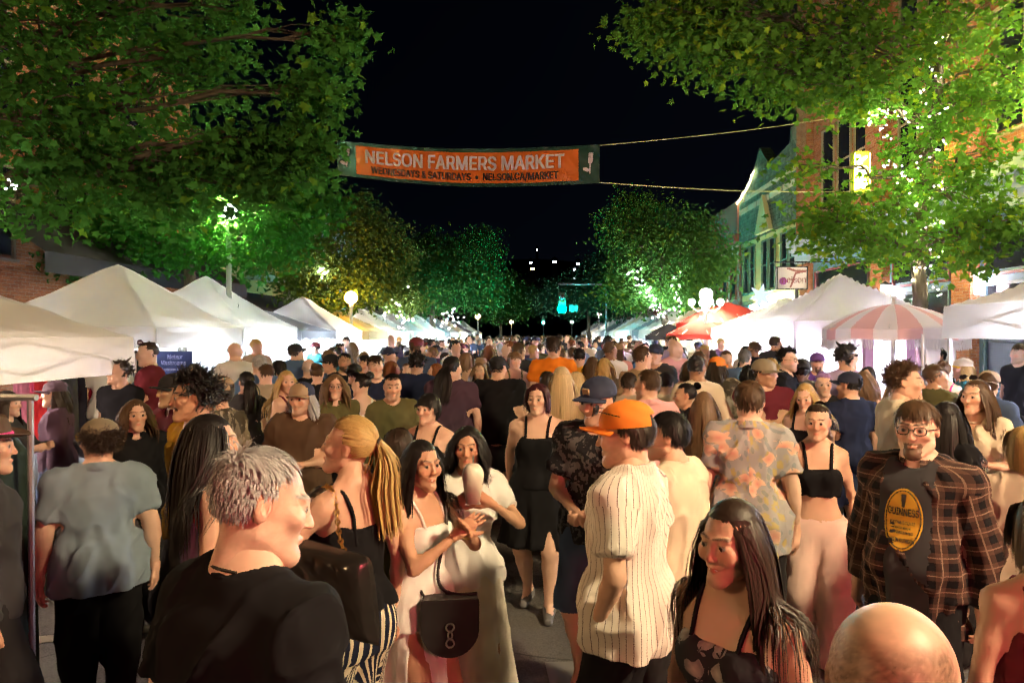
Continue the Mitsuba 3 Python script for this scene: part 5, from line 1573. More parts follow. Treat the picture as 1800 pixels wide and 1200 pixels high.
# lamps of the same street that stand behind the camera and light the foreground from the right, and a red shop sign across from them
street_lamp('warm globe street lamp beside the camera on the right', 3.85, .55, 4.3, 128, (1.0, .76, .44), lower=False, r=.24, weight=10)
street_lamp('warm globe street lamp behind the camera on the left', -5.4, -.6, 3.9, 30, (1.0, .60, .28), lower=False, r=.24, weight=5)
ns = thing('neon_sign', 'red neon shop sign on the right-hand pavement behind the camera', 'sign')
part(ns, 'board', box(2.5, 4.0, -3.3, -3.1, 2.6, 3.4), DARK_METAL)
scene[ns + '__tube'] = {**mikit.ply(cat_mesh([tubes(np.array([(2.65, -3.05, z), (3.85, -3.05, z)]), .05, 8) for z in (2.75, 3.0, 3.25)])), 'emitter': {**lamp(20, RED), 'sampling_weight': 6}}
# lamp light on the left-hand trees: the same kind of lamp, hidden by the tents and the crown
q = at(420, 560, 8.8); street_lamp('globe street lamp under the largest left-hand tree', -7.4, 8.6, 3.3, 6, (1, .85, .45), lower=False, r=.17, weight=1.5)
street_lamp('globe street lamp under the boughs behind the white left tents', -6.9, 15.2, 4.7, 300, (1, .88, .55), lower=False, r=.18, weight=3)

tl = thing('traffic_light', 'traffic light glowing teal green over the far street', 'traffic light')
q = at(988, 543, 40)
part(tl, 'pole', tubes(np.array([(q[0] + 2.6, q[1] + .3, 0), (q[0] + 2.6, q[1] + .3, 4.6), (q[0] + 2.4, q[1] + .3, 4.85), (q[0] - .2, q[1] + .3, 4.9)]), .06, 8), plain((.2, .22, .22), .5))
part(tl, 'housing', box(q[0] - .2, q[0] + .2, q[1] + .02, q[1] + .3, q[2] - .25, q[2] + .95), plain((.05, .06, .04), .5))
for k, (dz, on) in enumerate(((.70, 0), (.35, 0), (0, 1))):
    d = lathe([(.001, .03), (.10, .02), (.14, 0), (.14, -.02)], 16)
    m = moved((d[0][:, [0, 2, 1]] * [1, -1, 1], d[1][:, ::-1]), t=(q[0], q[1] - .01, q[2] + dz))
    if on:
        lk = number(tl + '__lens')
        sp = trimesh.creation.icosphere(2, radius=.26)
        scene[lk] = {**mikit.ply(moved(sp, t=(q[0], q[1] - .02, q[2])), None, True), 'emitter': {**lamp(200, (.0, 1.0, .86)), 'sampling_weight': 1.5}}
    else: part(tl, 'lens', m, plain((.10, .02, .02) if k == 0 else (.10, .07, .02), .3))
part(tl, 'street_sign', box(q[0] + .45, q[0] + .95, q[1] + .2, q[1] + .23, q[2] - .15, q[2] + .25), plain((.02, .10, .09), .5))
q = at(955, 567, 90)
t2 = thing('traffic_light', 'second small green traffic light farther down the street', 'traffic light')
part(t2, 'housing', box(q[0] - .2, q[0] + .2, q[1] + .03, q[1] + .3, q[2] - .25, q[2] + .95), plain((.05, .06, .04), .5))
part(t2, 'pole', bar((q[0], q[1] + .4, 0), (q[0], q[1] + .4, q[2] + 1), .06), plain((.2, .22, .22), .5))
scene[t2 + '__lens'] = {**mikit.ply(moved(trimesh.creation.icosphere(2, radius=.17), t=(q[0], q[1], q[2]))), 'emitter': {**lamp(25, (.1, 1, .8)), 'sampling_weight': .1}}

# the vertical neon sign on the brick building
q0, q1 = at(1503, 270, 17.6), at(1527, 334, 17.6)
sg = thing('neon_sign', 'vertical yellow-green neon sign on the brick building behind the tree', 'sign')
cx, cy, zt, zb = (q0[0] + q1[0]) / 2, 17.6, q0[2], q1[2]
wS = (q1[0] - q0[0]) / 2
part(sg, 'cabinet', box(cx - wS, cx + wS, cy, cy + .25, zb - .06, zt + .06), plain((.25, .33, .02), .6))
part(sg, 'bracket', box(cx + wS + .003, FX, cy + .08, cy + .16, (zt + zb) / 2 - .05, (zt + zb) / 2 + .05), DARK_METAL)
gl = []
hS = (zt - zb) / 3
def glyph(lines, zc, r=.035): return [tubes(np.array([(cx - .02 + a * wS * .78, cy - .03, zc + b * hS * .38) for a, b in l]), r, 6) for l in lines]
gl += glyph([[(-.6, 1), (-.5, -.9)], [(-.5, -.9), (.1, -.6)], [(-.5, .1), (.2, -.1), (.9, .6)]], zt - hS * .5)
gl += glyph([[(-.8, .9), (.9, .9)], [(-.8, .9), (-.7, -.6)], [(.9, .9), (.8, -.7)], [(0, .9), (0, -.9)], [(-.8, 0), (.85, 0)], [(-.7, -.8), (.6, -.9)]], zt - hS * 1.5)
gl += glyph([[(-.7, .9), (-.7, -1.0)], [(-.7, .9), (.7, .8)], [(.7, .8), (.8, -.3)], [(-.7, 0), (.8, .0)], [(.8, -.3), (.2, -.9)], [(-.7, -.5), (.4, -.5)]], zt - hS * 2.5)
scene[sg + '__tube'] = {**mikit.ply(cat_mesh(gl)), 'emitter': {**lamp(75, (1.0, .93, .06)), 'sampling_weight': 1.5}}
scene[sg + '__edge_tube'] = {**mikit.ply(cat_mesh([tubes(np.array([(cx + s * wS * 1.08, cy - .03, zb), (cx + s * wS * 1.08, cy - .03, zt)]), .014, 6) for s in (-1, 1)])), 'emitter': {**lamp(20, (.9, 1.0, .05)), 'sampling_weight': .8}}

hs = thing('hanging_sign', 'white square shop sign with wine stain and red lettering, hung over the right tents', 'sign')
a0, a1 = at(1367, 470, 20.5), at(1418, 507, 20.5)
part(hs, 'panel', box(a0[0], a1[0], 20.5, 20.6, a1[2], a0[2]), plain((.72, .66, .66), .6))
fr = .025
part(hs, 'frame', cat_mesh([box(a0[0] - fr, a0[0] - .002, 20.47, 20.63, a1[2] - fr, a0[2] + fr), box(a1[0] + .002, a1[0] + fr, 20.47, 20.63, a1[2] - fr, a0[2] + fr), box(a0[0], a1[0], 20.47, 20.63, a0[2] + .002, a0[2] + fr), box(a0[0], a1[0], 20.47, 20.63, a1[2] - fr, a1[2] - .002)]), DARK_METAL)
part(hs, 'bracket', cat_mesh([bar((a0[0] - .1, 20.55, a0[2] + .16), (FX, 20.55, a0[2] + .16), .02), bar((a0[0] + .1, 20.55, a0[2]), (a0[0] + .1, 20.55, a0[2] + .16), .012), bar((a1[0] - .1, 20.55, a0[2]), (a1[0] - .1, 20.55, a0[2] + .16), .012)]), DARK_METAL)
part(hs, 'post', bar((a1[0] - .22, 20.7, 0), (a1[0] - .22, 20.7, a1[2] + .1), .05), DARK_METAL)


def flat_text(parent, txt, h, x, y, z, bsdf, bold=True, width=None, name='lettering', axis='y'):
    m = meshkit.text_mesh(txt, h, .004, bold)
    v = np.array(m.vertices); v[:, 0] -= v[:, 0].min()
    if width: v[:, 0] *= width / v[:, 0].max()
    P = np.stack([x + v[:, 0], y - v[:, 2], z + v[:, 1]], 1) if axis == 'y' else np.stack([x + v[:, 2], y + v[:, 0], z + v[:, 1]], 1)
    part(parent, name, (P, m.faces), bsdf, kind='stuff')


flat_text(hs, 'nelson', .19, a0[0] + .14, 20.497, a1[2] + .17, plain((.20, .04, .05), .6), width=.68, bold=False)
st = trimesh.creation.extrude_polygon(g.Point(0, 0).buffer(.11), .003, engine='earcut')
part(hs, 'wine_stain', (np.stack([a0[0] + .16 + st.vertices[:, 0], 20.4985 - st.vertices[:, 2], a1[2] + .22 + st.vertices[:, 1]], 1), st.faces), plain((.28, .06, .30), .6))
st = trimesh.creation.extrude_polygon(g.LineString([(.30, .60), (.52, .52), (.85, .52), (.52, .45), (.44, .2), (.38, .05)]).buffer(.028), .003, engine='earcut')
part(hs, 'pouring_glass', (np.stack([a0[0] + st.vertices[:, 0], 20.4992 - st.vertices[:, 2], a1[2] + st.vertices[:, 1]], 1), st.faces), plain((.30, .12, .12), .6))

# lit white star ornament and red market umbrellas on the right
q = at(1336, 520, 24.0)
so = thing('star_lantern', 'pale blue glowing star ornament in front of the yellow building', 'lantern')
star = g.Polygon([((.42 if k % 2 == 0 else .17) * math.cos(k * math.pi / 6 + .3), (.42 if k % 2 == 0 else .17) * math.sin(k * math.pi / 6 + .3)) for k in range(12)])
ex = trimesh.creation.extrude_polygon(star, .12, engine='earcut')
scene[so + '__star'] = {**mikit.ply((np.stack([q[0] + ex.vertices[:, 0], q[1] - ex.vertices[:, 2], q[2] + ex.vertices[:, 1]], 1), ex.faces)), 'emitter': {**lamp(.16, (.75, .92, 1.0)), 'sampling_weight': .5}}
part(so, 'pole', bar((q[0], q[1] + .02, 0), (q[0], q[1] + .02, q[2] - .2), .025), DARK_METAL)


def umbrella(label, x, y, zr, zt, r, canvas, n=8, group='red market umbrellas', fringe=False, square=False, pole=True):
    key = thing('market_umbrella', label, 'umbrella', group)
    rows = []
    th = np.linspace(0, 2 * np.pi, n * 6 + 1) + math.pi / n
    for t in np.linspace(0.01, 1, 9):
        k = np.abs(np.cos((th * n / 2 - math.pi / 2)))
        rad = r * t * (1 - .045 * t * (1 - k))
        rows.append(np.stack([x + rad * np.cos(th), y + rad * np.sin(th), zt - (zt - zr) * (t ** (1.9 if fringe else 1.25)) - .03 * t * (1 - k)], 1))
    V = np.stack(rows)
    uv = np.stack(np.meshgrid(np.linspace(0, 1, 9), np.linspace(0, 1, n * 6 + 1), indexing='ij')[::-1], -1).reshape(-1, 2)
    part(key, 'canopy', grid_mesh(V), canvas, True, uv=uv)
    rim = V[-1]
    low = rim - [0, 0, .14]
    part(key, 'valance', grid_mesh(np.stack([rim, (rim + low) / 2, low])), canvas, True, uv=np.vstack([uv[-len(rim):]] * 3))
    if fringe:
        rr = np.random.default_rng(1)
        pts = np.repeat(low[:-1], 9, 0) + np.repeat(np.diff(low, axis=0), 9, 0) * np.tile(np.arange(9) / 9, len(low) - 1)[:, None]
        part(key, 'fringe', tubes(np.stack([pts, pts + [0, 0, -.06], pts + [0, 0, -.13] + rr.normal(size=pts.shape) * .008], 1), .0045, 3), CANVAS, kind='stuff')
    part(key, 'rib', cat_mesh([bar((x, y, zt - .03), (x + r * .98 * math.cos(a), y + r * .98 * math.sin(a), zr), .010, 4) for a in np.arange(n) * 2 * np.pi / n]), WHITE_METAL)
    if pole: part(key, 'pole', bar((x, y, 0), (x, y, zt + .10), .025, 8), WHITE_METAL)
    return key


umbrella('large red market umbrella behind the right street lamp', 5.6, 21.6, 2.3, 2.8, 1.15, CANVAS_RED)
umbrella('red market umbrella farthest left of the red group', 4.95, 20.6, 1.95, 2.4, 1.0, CANVAS_RED)
umbrella('red market umbrella nearest the white tents', 6.4, 22.9, 2.45, 3.0, 1.4, CANVAS_RED)
umbrella('dark closed-in umbrella left of the red ones', 4.6, 23.6, 1.9, 2.3, .8, CANVAS_DARK, group='dark umbrella')
umbrella('pink and white striped parasol with fringe on the right', 5.05, 9.8, 2.03, 2.37, .92, CANVAS_STRIPE, n=6, group='striped parasol', fringe=True)

# drinks booth below the striped parasol
bo = thing('drinks_booth', 'white and lilac booth counter below the striped parasol', 'booth')
part(bo, 'counter', box(4.75, 5.9, 10.1, 10.7, 0, .95), plain((.60, .5, .64), .6))
part(bo, 'upright', box(4.86, 4.98, 10.2, 10.3, .952, 1.9), plain((.66, .42, .66), .6))
part(bo, 'upright', box(5.45, 5.57, 10.2, 10.3, .952, 1.9), plain((.66, .42, .66), .6))
scene[bo + '__light_panel'] = {**mikit.ply(box(5.02, 5.42, 10.22, 10.28, 1.15, 1.88)), 'emitter': {**lamp(2.2, (.92, .88, 1.0)), 'sampling_weight': 1}}
part(bo, 'notice', box(5.62, 5.88, 10.1, 10.12, 1.65, 1.9), plain((.7, .7, .72), .7))
ps = thing('paper_sign', 'hanging paper sign with a green hat-like blot beside the booth', 'sign')
a0, a1 = at(1627, 616, 8.4), at(1652, 692, 8.4)
part(ps, 'sheet', box(a0[0], a1[0], 8.4, 8.41, a1[2], a0[2]), plain((.62, .6, .62), .7))
part(ps, 'post', bar((a0[0] - .01, 8.44, 0), (a0[0] - .01, 8.44, 1.95), .018), WHITE_METAL)
ex = trimesh.creation.extrude_polygon(shapely.union_all([g.Point(0, 0).buffer(.045), g.Point(.0, -.03).buffer(.03), g.Polygon([(-.06, -.045), (.075, -.055), (.06, -.02), (-.05, -.02)]).buffer(.008)]), .002, engine='earcut')
part(ps, 'green_print', (np.stack([a0[0] + .085 + ex.vertices[:, 0], 8.397 - ex.vertices[:, 2], a1[2] + .22 + ex.vertices[:, 1]], 1), ex.faces), plain((.12, .33, .04), .7))

# strings of bulbs under the right-hand tents
def bulbs(label, a, b, n, sag, L=25, color=(1, .9, .85), r=.03, weight=.6):
    P = curve(a, b, n, -sag)
    key = thing('string_light', label, 'string of lights', 'bulb strings under the tents')
    part(key, 'cord', tubes(P, .006, 4), DARK_METAL)
    ico = trimesh.creation.icosphere(1, radius=r)
    k = number(key + '__bulb')
    scene[k] = {**mikit.ply(cat_mesh([moved(ico, t=q - [0, 0, .05]) for q in P[1:-1]])), 'emitter': {**lamp(L, color), 'sampling_weight': weight}}
    labels[k] = {'kind': 'stuff'}


bulbs('bulb string along the front of the lilac-lit tent', (4.88, 13.1, 1.84), (4.88, 16.2, 1.84), 9, .12)
bulbs('bulb string along the front of the adjoining lower tent', (4.9, 16.3, 1.84), (4.9, 19.2, 1.84), 9, .12)
bulbs('bulb string along the front of the blue-white left tent', (-5.80, 13.6, 1.72), (-5.80, 16.5, 1.72), 8, .06, color=COOL)
bulbs('bulb string below the red umbrellas', (4.4, 19.6, 2.0), (5.6, 24.6, 2.1), 12, .15, color=(1, .8, .7))
bulbs('bulb string along the right edge tent', (5.2, 8.02, 1.86), (7.7, 8.02, 1.86), 5, .03, L=18, r=.035)

# tables with goods under the brighter tents
rg = np.random.default_rng(17)
GOODC = [('red', (.4, .04, .03)), ('white', (.65, .65, .62)), ('amber', (.5, .22, .03)), ('green', (.05, .25, .08)), ('blue', (.05, .12, .4)), ('brown', (.14, .08, .04)), ('black', (.02, .02, .02)), ('pink', (.6, .25, .3)), ('grey', (.25, .25, .25))]
def stall(label, x0, x1, y0, y1, h=.78, goods=6, cloth=(.55, .56, .6), name='stall_table'):
    key = thing(name, label, 'table', 'stall tables')
    part(key, 'tabletop', box(x0, x1, y0, y1, h - .04, h), plain((.5, .48, .45), .6))
    part(key, 'cloth', cat_mesh([box(x0 - .01, x0 - .004, y0, y1, .08, h + .004), box(x1 + .004, x1 + .01, y0, y1, .08, h + .004), box(x0, x1, y0 - .01, y0 - .004, .08, h + .004)]), plain(cloth, .9))
    for a in (x0 + .05, x1 - .05):
        for b in (y0 + .05, y1 - .05): part(key, 'leg', box(a - .02, a + .02, b - .02, b + .02, 0, h - .042), WHITE_METAL)
    gi = rg.permutation(len(GOODC))
    for k in range(goods):
        x, y, s = x0 + .15 + (x1 - x0 - .3) * rg.random(), y0 + .15 + (y1 - y0 - .3) * (k + .5) / goods, .06 + .08 * rg.random()
        m = lathe([(.001, 0), (s * .5, 0), (s * .55, s * 1.4), (s * .3, s * 1.8), (s * .3, s * 2.2), (.001, s * 2.2)], 10, (x, y, h + .002)) if k % 2 else box(x - s, x + s, y - s * .8, y + s * .8, h + .002, h + .002 + s * 1.6)
        single('jar' if k % 2 else 'goods_box', m, plain(GOODC[gi[k]][1], .5), f'small {GOODC[gi[k]][0]} {"jar" if k % 2 else "box"} on the {label}', 'jar' if k % 2 else 'box', 'goods on the stall tables', smooth=30 if k % 2 else False)


stall('white table in the blue-white left tent', -6.6, -5.95, 13.8, 16.2)
stall('white table in the fifth left tent', -6.7, -6.0, 20.4, 22.8)
stall('white table in the lilac-lit tent', 5.05, 5.7, 13.4, 15.9)
stall('dark table in the big white left tent', -6.8, -6.1, 10.5, 12.9, cloth=(.05, .06, .12), goods=5)
dc = thing('display_case', 'small white framed glass display case with goods by the blue-white tent', 'display case')
q = at(410, 690, 12.6)
fr = [bar((q[0] + a, q[1] + b, .95), (q[0] + a, q[1] + b, 1.62), .012, 4) for a in (-.18, .18) for b in (-.15, .15)]
part(dc, 'frame', cat_mesh(fr + [box(q[0] - .2, q[0] + .2, q[1] - .17, q[1] + .17, z, z + .02) for z in (.95, 1.25, 1.62)]), WHITE_METAL)
part(dc, 'stand', box(q[0] - .2, q[0] + .2, q[1] - .17, q[1] + .17, 0, .948), plain((.10, .11, .18), .7))
part(dc, 'goods', cat_mesh([moved(trimesh.creation.icosphere(1, radius=.035), t=(q[0] - .13 + .065 * k, q[1] - .05, z)) for k in range(5) for z in (1.01, 1.31)]), plain((.3, .5, .4), .4), kind='stuff')

# blue menu boards of the mushroom stall
MENU, CHALK = plain((.022, .035, .12), .6), plain((.5, .55, .75), .7)
mb = thing('menu_board', 'tall dark blue menu banner with mushroom list and radiating lines', 'banner')
a0, a1 = at(213, 622, 10.15), at(262, 760, 10.15)
x0 = a0[0]; w = a1[0] - a0[0] + .06
part(mb, 'panel', box(x0, x0 + w, 10.15, 10.17, .35, a0[2]), MENU)
for txt, z, ww in (('Gourmet Mushrooms', .17, .40), ('Dried', .36, .12), ('Powdered', .54, .22), ('Capsules', .72, .2), ('Tinctures', .90, .2)): flat_text(mb, txt, .052, x0 + .10 if ww > .3 else x0 + .22, 10.148, a0[2] - z, CHALK, width=ww, bold=False)
part(mb, 'ray', cat_mesh([bar((x0 + .06, 10.147, a0[2] - .36), (x0 + .06 + .13 * math.cos(t), 10.147, a0[2] - .36 + .20 * math.sin(t)), .003, 4) for t in np.linspace(-1.6, 1.6, 9)]), CHALK)
mb2 = thing('menu_board', 'wide dark blue menu banner lettered mushroom drinks below the tent', 'banner')
a0, a1 = at(272, 617, 11.3), at(338, 735, 11.3)
x0, w = a0[0], a1[0] - a0[0]
part(mb2, 'panel', box(x0, x0 + w, 11.3, 11.32, .4, a0[2]), MENU)
for txt, z, ww, dx, hh in (('Meteor', .13, .26, .22, .075), ('Mushrooms', .23, .42, .11, .075), ('Mushroom Drinks', .33, .44, .10, .05)): flat_text(mb2, txt, hh, x0 + dx, 11.298, a0[2] - z, CHALK, width=ww, bold='Drinks' in txt)
part(mb2, 'mushroom_print', (lambda e: (np.stack([x0 + .30 + e.vertices[:, 0], 11.2985 - e.vertices[:, 2], a0[2] - .62 + e.vertices[:, 1]], 1), e.faces))(trimesh.creation.extrude_polygon(shapely.affinity.scale(g.Point(0, 0).buffer(.10), 1.3, .35), .003, engine='earcut')), plain((.30, .30, .40), .7))
a0, a1 = at(158, 650, 9.9), at(205, 760, 9.9)
mb3 = thing('menu_board', 'blue menu banner half hidden behind the hanging red dress', 'banner')
part(mb3, 'panel', box(a0[0], a1[0], 9.9, 9.92, .4, 1.6), MENU)
for k, txt in enumerate(('Drinks', 'Capsules', 'Blends')): flat_text(mb3, txt, .05, a0[0] + .13, 9.898, 1.42 - k * .2, CHALK, width=.18, bold=False)
# round logo patch and label on the tents
lg = thing('tent_badge', 'small round dark badge on the valance of the big white tent', 'badge')
q = at(243, 602, 10.12)
part(lg, 'disc', (lambda e: (np.stack([q[0] + e.vertices[:, 0], 10.165 - e.vertices[:, 2], q[2] + e.vertices[:, 1]], 1), e.faces))(trimesh.creation.extrude_polygon(g.Point(0, 0).buffer(.045), .004, engine='earcut')), plain((.07, .02, .05), .5))
part(lg, 'bar', box(q[0] - .03, q[0] + .03, 10.157, 10.160, q[2] - .008, q[2] + .008), plain((.6, .6, .6), .6))


# clothes rails of the left edge stall
def rail(label, x0, x1, y, z):
    key = thing('clothes_rail', label, 'clothes rail', 'clothes rails of the left edge stall')
    part(key, 'bar', bar((x0, y, z), (x1, y, z), .016, 8), STEEL)
    for x in (x0 + .03, x1 - .03):
        part(key, 'leg', bar((x, y, .05), (x, y, z), .014, 8), STEEL)
        part(key, 'foot', bar((x, y - .28, .05), (x, y + .28, .05), .014, 8), STEEL)


def garment(label, x, y, z, w, L, color, name='hanging_garment', depth=.09, rough=.8, ang=0.0, cat='garment'):
    """Cloth hung from a hanger: a lofted shape with shoulders, folds and a ragged hem."""
    key = thing(name, label, cat, 'garments hung at the left edge stall')
    n, m = 40, 12
    th = np.linspace(0, 2 * np.pi, n)
    rows = []
    sd = abs(int(x * 100))
    for t in np.linspace(0, 1, m):
        ww = w * (.16 + .84 * min(1, t / .16) ** .6) * (1 + .25 * t)
        dd = depth * (.3 + .7 * min(1, t / .2))
        fo = 1 + .22 * t * np.sin(th * 7 + sd) + .1 * np.sin(th * 11 + sd * 2)
        X, Y = ww * np.cos(th), dd * np.sin(th) * fo
        rows.append(np.stack([x + X * math.cos(ang) - Y * math.sin(ang), y + X * math.sin(ang) + Y * math.cos(ang), z - L * t + .03 * np.sin(th * 5 + sd) * t - .05 * (1 - np.abs(np.cos(th))) * (t < .1)], 1))
    part(key, 'cloth', grid_mesh(np.stack(rows)), plain(color, rough), True)
    part(key, 'hanger', tubes(np.array([(x, y, z - .02), (x, y, z + .05), (x + .02, y, z + .08), (x, y, z + .10)]), .004, 5), STEEL)


rail('steel clothes rail at the left edge with dark coats', -3.75, -2.28, 3.05, 1.66)
for i, (dx, c) in enumerate(((0, (.012, .028, .022)), (.2, (.010, .022, .020)), (.4, (.014, .016, .016)), (.62, (.012, .030, .024)), (.84, (.010, .016, .015)))):
    garment(['dark green coat at the rail end', 'dark green coat second on the left rail', 'black coat in the middle of the left rail', 'green-black coat fourth on the left rail', 'black coat last on the left rail'][i], -2.50 - dx * 1.2, 3.05, 1.58, .085, 1.25, c, depth=.24)
rail('steel rail of bright dresses behind the left edge stall', -7.0, -4.5, 7.6, 1.72)
for i, (px, y, z, w, L, c, lb) in enumerate(((60, 7.6, 1.62, .10, 1.0, (.75, .10, .25), 'hot pink dress on the rail'), (42, 7.55, 1.62, .10, 1.0, (.7, .25, .4), 'pale pink dress on the rail'), (78, 7.6, 1.62, .10, 1.0, (.65, .03, .04), 'bright red dress on the rail'), (100, 7.6, 1.62, .08, .9, (.3, .4, .38), 'pale grey-green dress on the rail'), (120, 7.6, 1.6, .08, .9, (.05, .05, .06), 'black dress on the rail'),
        (155, 8.4, 1.66, .17, 1.0, (.5, .02, .06), 'red fringed dress hung from the tent corner'), (190, 8.3, 1.60, .13, .9, (.03, .012, .022), 'dark wine dress hung beside the red one'), (135, 8.0, 1.6, .10, 1.1, (.02, .02, .04), 'navy slip dress hung left of the red one'), (236, 9.6, 1.72, .16, .5, (.02, .028, .035), 'black hooded jacket hung at the tent corner'), (262, 10.0, 1.50, .18, .6, (.28, .22, .10), 'tan patterned jacket hung below the hood'))):
    q = at(px, 660, y); garment(lb, q[0], y, z, w, L, c)
bn_ = thing('storage_bin', 'green plastic bin behind the man in the blue-grey shirt', 'bin')
q = at(135, 830, 5.2)
part(bn_, 'tub', lathe([(.10, 0), (.13, .30), (.145, .31), (.145, .34), (.12, .34), (.10, .05), (.001, .05)][::1], 20, (q[0], q[1], .55)), plain((.02, .22, .12), .4), 30)
part(bn_, 'stand', box(q[0] - .2, q[0] + .2, q[1] - .2, q[1] + .2, 0, .548), plain((.05, .05, .05), .8))
# ------------------------------------------------------------------ the people in the foreground, one by one
PB = person
_cr = cap_parts('snapback')[0]
_keep = (_cr[0][_cr[1]][:, :, 1] < -.030).all(1)
PANEL = (np.array([0, .017, .042]) + (_cr[0] * 1.05 - [0, .017, .042]) * 1.012, _cr[1][_keep])
tsh, trs = 'tee', 'trousers'
greyman = PB(462, 797, 200, 'grey-haired man in black t-shirt with neck cord, nearest in the foreground left', body=128, head=97, pitch=-14, build=1.06, belly=.03, skin=0, hair=('tousled', 'grey'), top=(tsh, 'black'), legs=(trs, 'black'), lean=(.02, .10), look=(0, -.2))
blueman = PB(172, 742, 80, 'man from behind in blue-grey short-sleeved shirt and khaki cap', body=180, head=-152, build=1.2, skin=0, hair=('curly', 'darkbrown'), cap=('cap', 'khaki', 'mustard'), top=('shirt', 'greyblue'), legs=(trs, 'black'), loose=.015, hem=.80)
lilacwoman = PB(372, 728, 110, 'woman in profile with long black hair and lilac ruffled top', body=100, head=86, sex='f', skin=1, hair=('longback', 'black'), top=('tank', 'lilac'), legs=(trs, 'black'))
curlyman = PB(338, 660, 84, 'curly black-haired man with mustache in mustard top looking left', body=-70, head=-84, skin=2, hair=('afro', 'black'), beard='mustache', top=(tsh, 'mustard'))
PB(238, 703, 60, 'woman with long brown hair in open black cardigan among the left stalls', body=8, head=12, sex='f', skin=1, hair=('wavy', 'brown'), top=('jacket', 'black'), neck='v')
PB(-26, 744, 100, 'person in brown fedora with pink band at the left edge', body=95, head=84, skin=1, hair=('short', 'black'), cap=('fedora', 'brown', 'brown', [('band', tubes(np.stack([.0965 * np.cos(np.linspace(0, 6.29, 33)), .016 + .112 * np.sin(np.linspace(0, 6.29, 33)), np.full(33, .062)], 1), .009, 6), 'hotpink')]), top=('jacket', 'charcoal'))
PB(94, 673, 46, 'person in dark cap and plum hoodie browsing the rails at left', body=-95, head=-88, skin=0, hair=('wavy', 'darkbrown'), cap=('cap', 'plum'), top=('jacket', 'plum'), legs=(trs, 'denim'))
PB(14, 688, 50, 'brown-haired woman holding up dresses at the left edge stall', body=60, head=60, sex='f', hair=('long', 'darkbrown'), top=('long', 'charcoal'), arms=('cup', 'cup'))
ponywoman = PB(612, 731, 112, 'woman with blond ponytail, tattooed arm and quilted black shoulder bag', body=-140, head=-108, pitch=10, sex='f', skin=1, hair=('ponytail', 'blond'), top=('tank', 'black'), hem=1.0, legs=('wide', 'bandstripes'), arms=('strap', 'down'))
smilewoman = PB(742, 773, 92, 'smiling dark-haired woman in white tank dress clasping her raised hands', body=48, head=34, sex='f', skin=2, hair=('long', 'black'), top=('tank', 'white'), legs=('skirt', 'white', .35, .02), arms=('clasp', 'clasp'), mood='smile', look=(-.2, 0))
drinkwoman = PB(822, 761, 74, 'young woman in white t-shirt and long cream skirt sipping an iced drink', body=6, head=-6, sex='f', skin=2, hair=('wavy', 'black'), top=(tsh, 'white'), legs=('skirt', (.74, .70, .60), .06, .14), arms=('drink', 'drink'), mood='open')
dresswoman = PB(946, 673, 59, 'woman in black slip dress with short dark red hair walking forward', body=-8, head=-18, sex='f', build=1.26, skin=0, hair=('bob', 'darkred'), top=('dress', 'black'), legs=('skirt', 'black', .52, .07), arms=('down', 'back'), step=.26, shoes='grey', glasses=None)
navycap = PB(1050, 664, 82, 'man in navy cap and dark patterned shirt with hands joined', body=-20, head=-38, pitch=-10, skin=1, hair=('buzz', 'black'), cap=('snapback', 'navy', 'navy', [('patch', (lambda m: (m[0] + [0, -.0905, .070], m[1]))(moved(box(-.021, .021, -.006, .006, -.017, .017), ROT.from_euler('x', 16, degrees=True).as_matrix())), 'tan')]), top=('shirt', 'paisley'), legs=('shorts', 'denim'), arms=('front', 'front'), loose=.01, mood='smile', beard='stubble')
capman = PB(1098, 709, 112, 'man in orange cap and cream striped short-sleeved shirt', body=-112, head=-97, pitch=-6, build=1.0, skin=1, hair=('short', 'darkbrown'), cap=('cap', 'orange'), glasses='oncap', top=('shirt', 'stripes'), legs=(trs, 'black'), arms=('pocket', 'down'), loose=.02, hem=.80, mood='smile')
PB(1172, 724, 86, 'dark-haired man in yellow-white shirt just behind the orange cap man', body=-120, head=-95, skin=1, hair=('short', 'black'), top=('long', 'cream'), arms=('front', 'front'), lean=(0, .12), beard='stubble')
floralman = PB(1318, 669, 74, 'brown-haired man from behind in pale floral shirt', body=178, head=180, skin=0, hair=('short', 'brown'), top=('shirt', 'floral'), legs=(trs, 'offblack'), loose=.035, build=1.05, hem=.78)
laughwoman = PB(1286, 874, 150, 'laughing woman with long dark hair in floral strap dress at bottom right of centre', body=-30, head=-36, pitch=-4, sex='f', skin=1, hair=('long', 'darkbrown'), top=('tank', 'floraldark'), legs=('skirt', 'floraldark'), mood='smile', look=(-.2, -.1))
baldman = PB(1580, 1053, 318, 'bald head nearest the camera at the bottom right', body=165, head=165, skin=1, hair=('bald', 'brown'), top=(tsh, 'charcoal'))
plaidman = PB(1612, 704, 98, 'bearded man in glasses with open plaid shirt over dark printed tee', body=-18, head=-10, build=1.0, belly=.055, skin=0, hair=('short', 'brown'), beard='goatee', glasses='clear', top=('jacket', 'plaid'), neck='v', hem=.74, loose=.0, legs=(trs, 'black'), arms=('down', 'down'), look=(-.15, 0))
croptop = PB(1438, 709, 66, 'woman in black crop top and pale pink trousers walking forward', body=6, head=-6, sex='f', skin=1, hair=('bun', 'darkbrown'), top=('crop', 'black'), legs=('wide', (.68, .48, .42)), arms=('down', 'down'), step=.2)
sunwoman = PB(1716, 664, 64, 'woman with sunglasses pushed up and cream top holding a white cup', body=-30, head=-30, sex='f', skin=1, hair=('long', 'brown'), glasses='onhead', top=(tsh, 'cream'), legs=('wide', 'olive'), arms=('cup', 'cup'), neck='scoop')
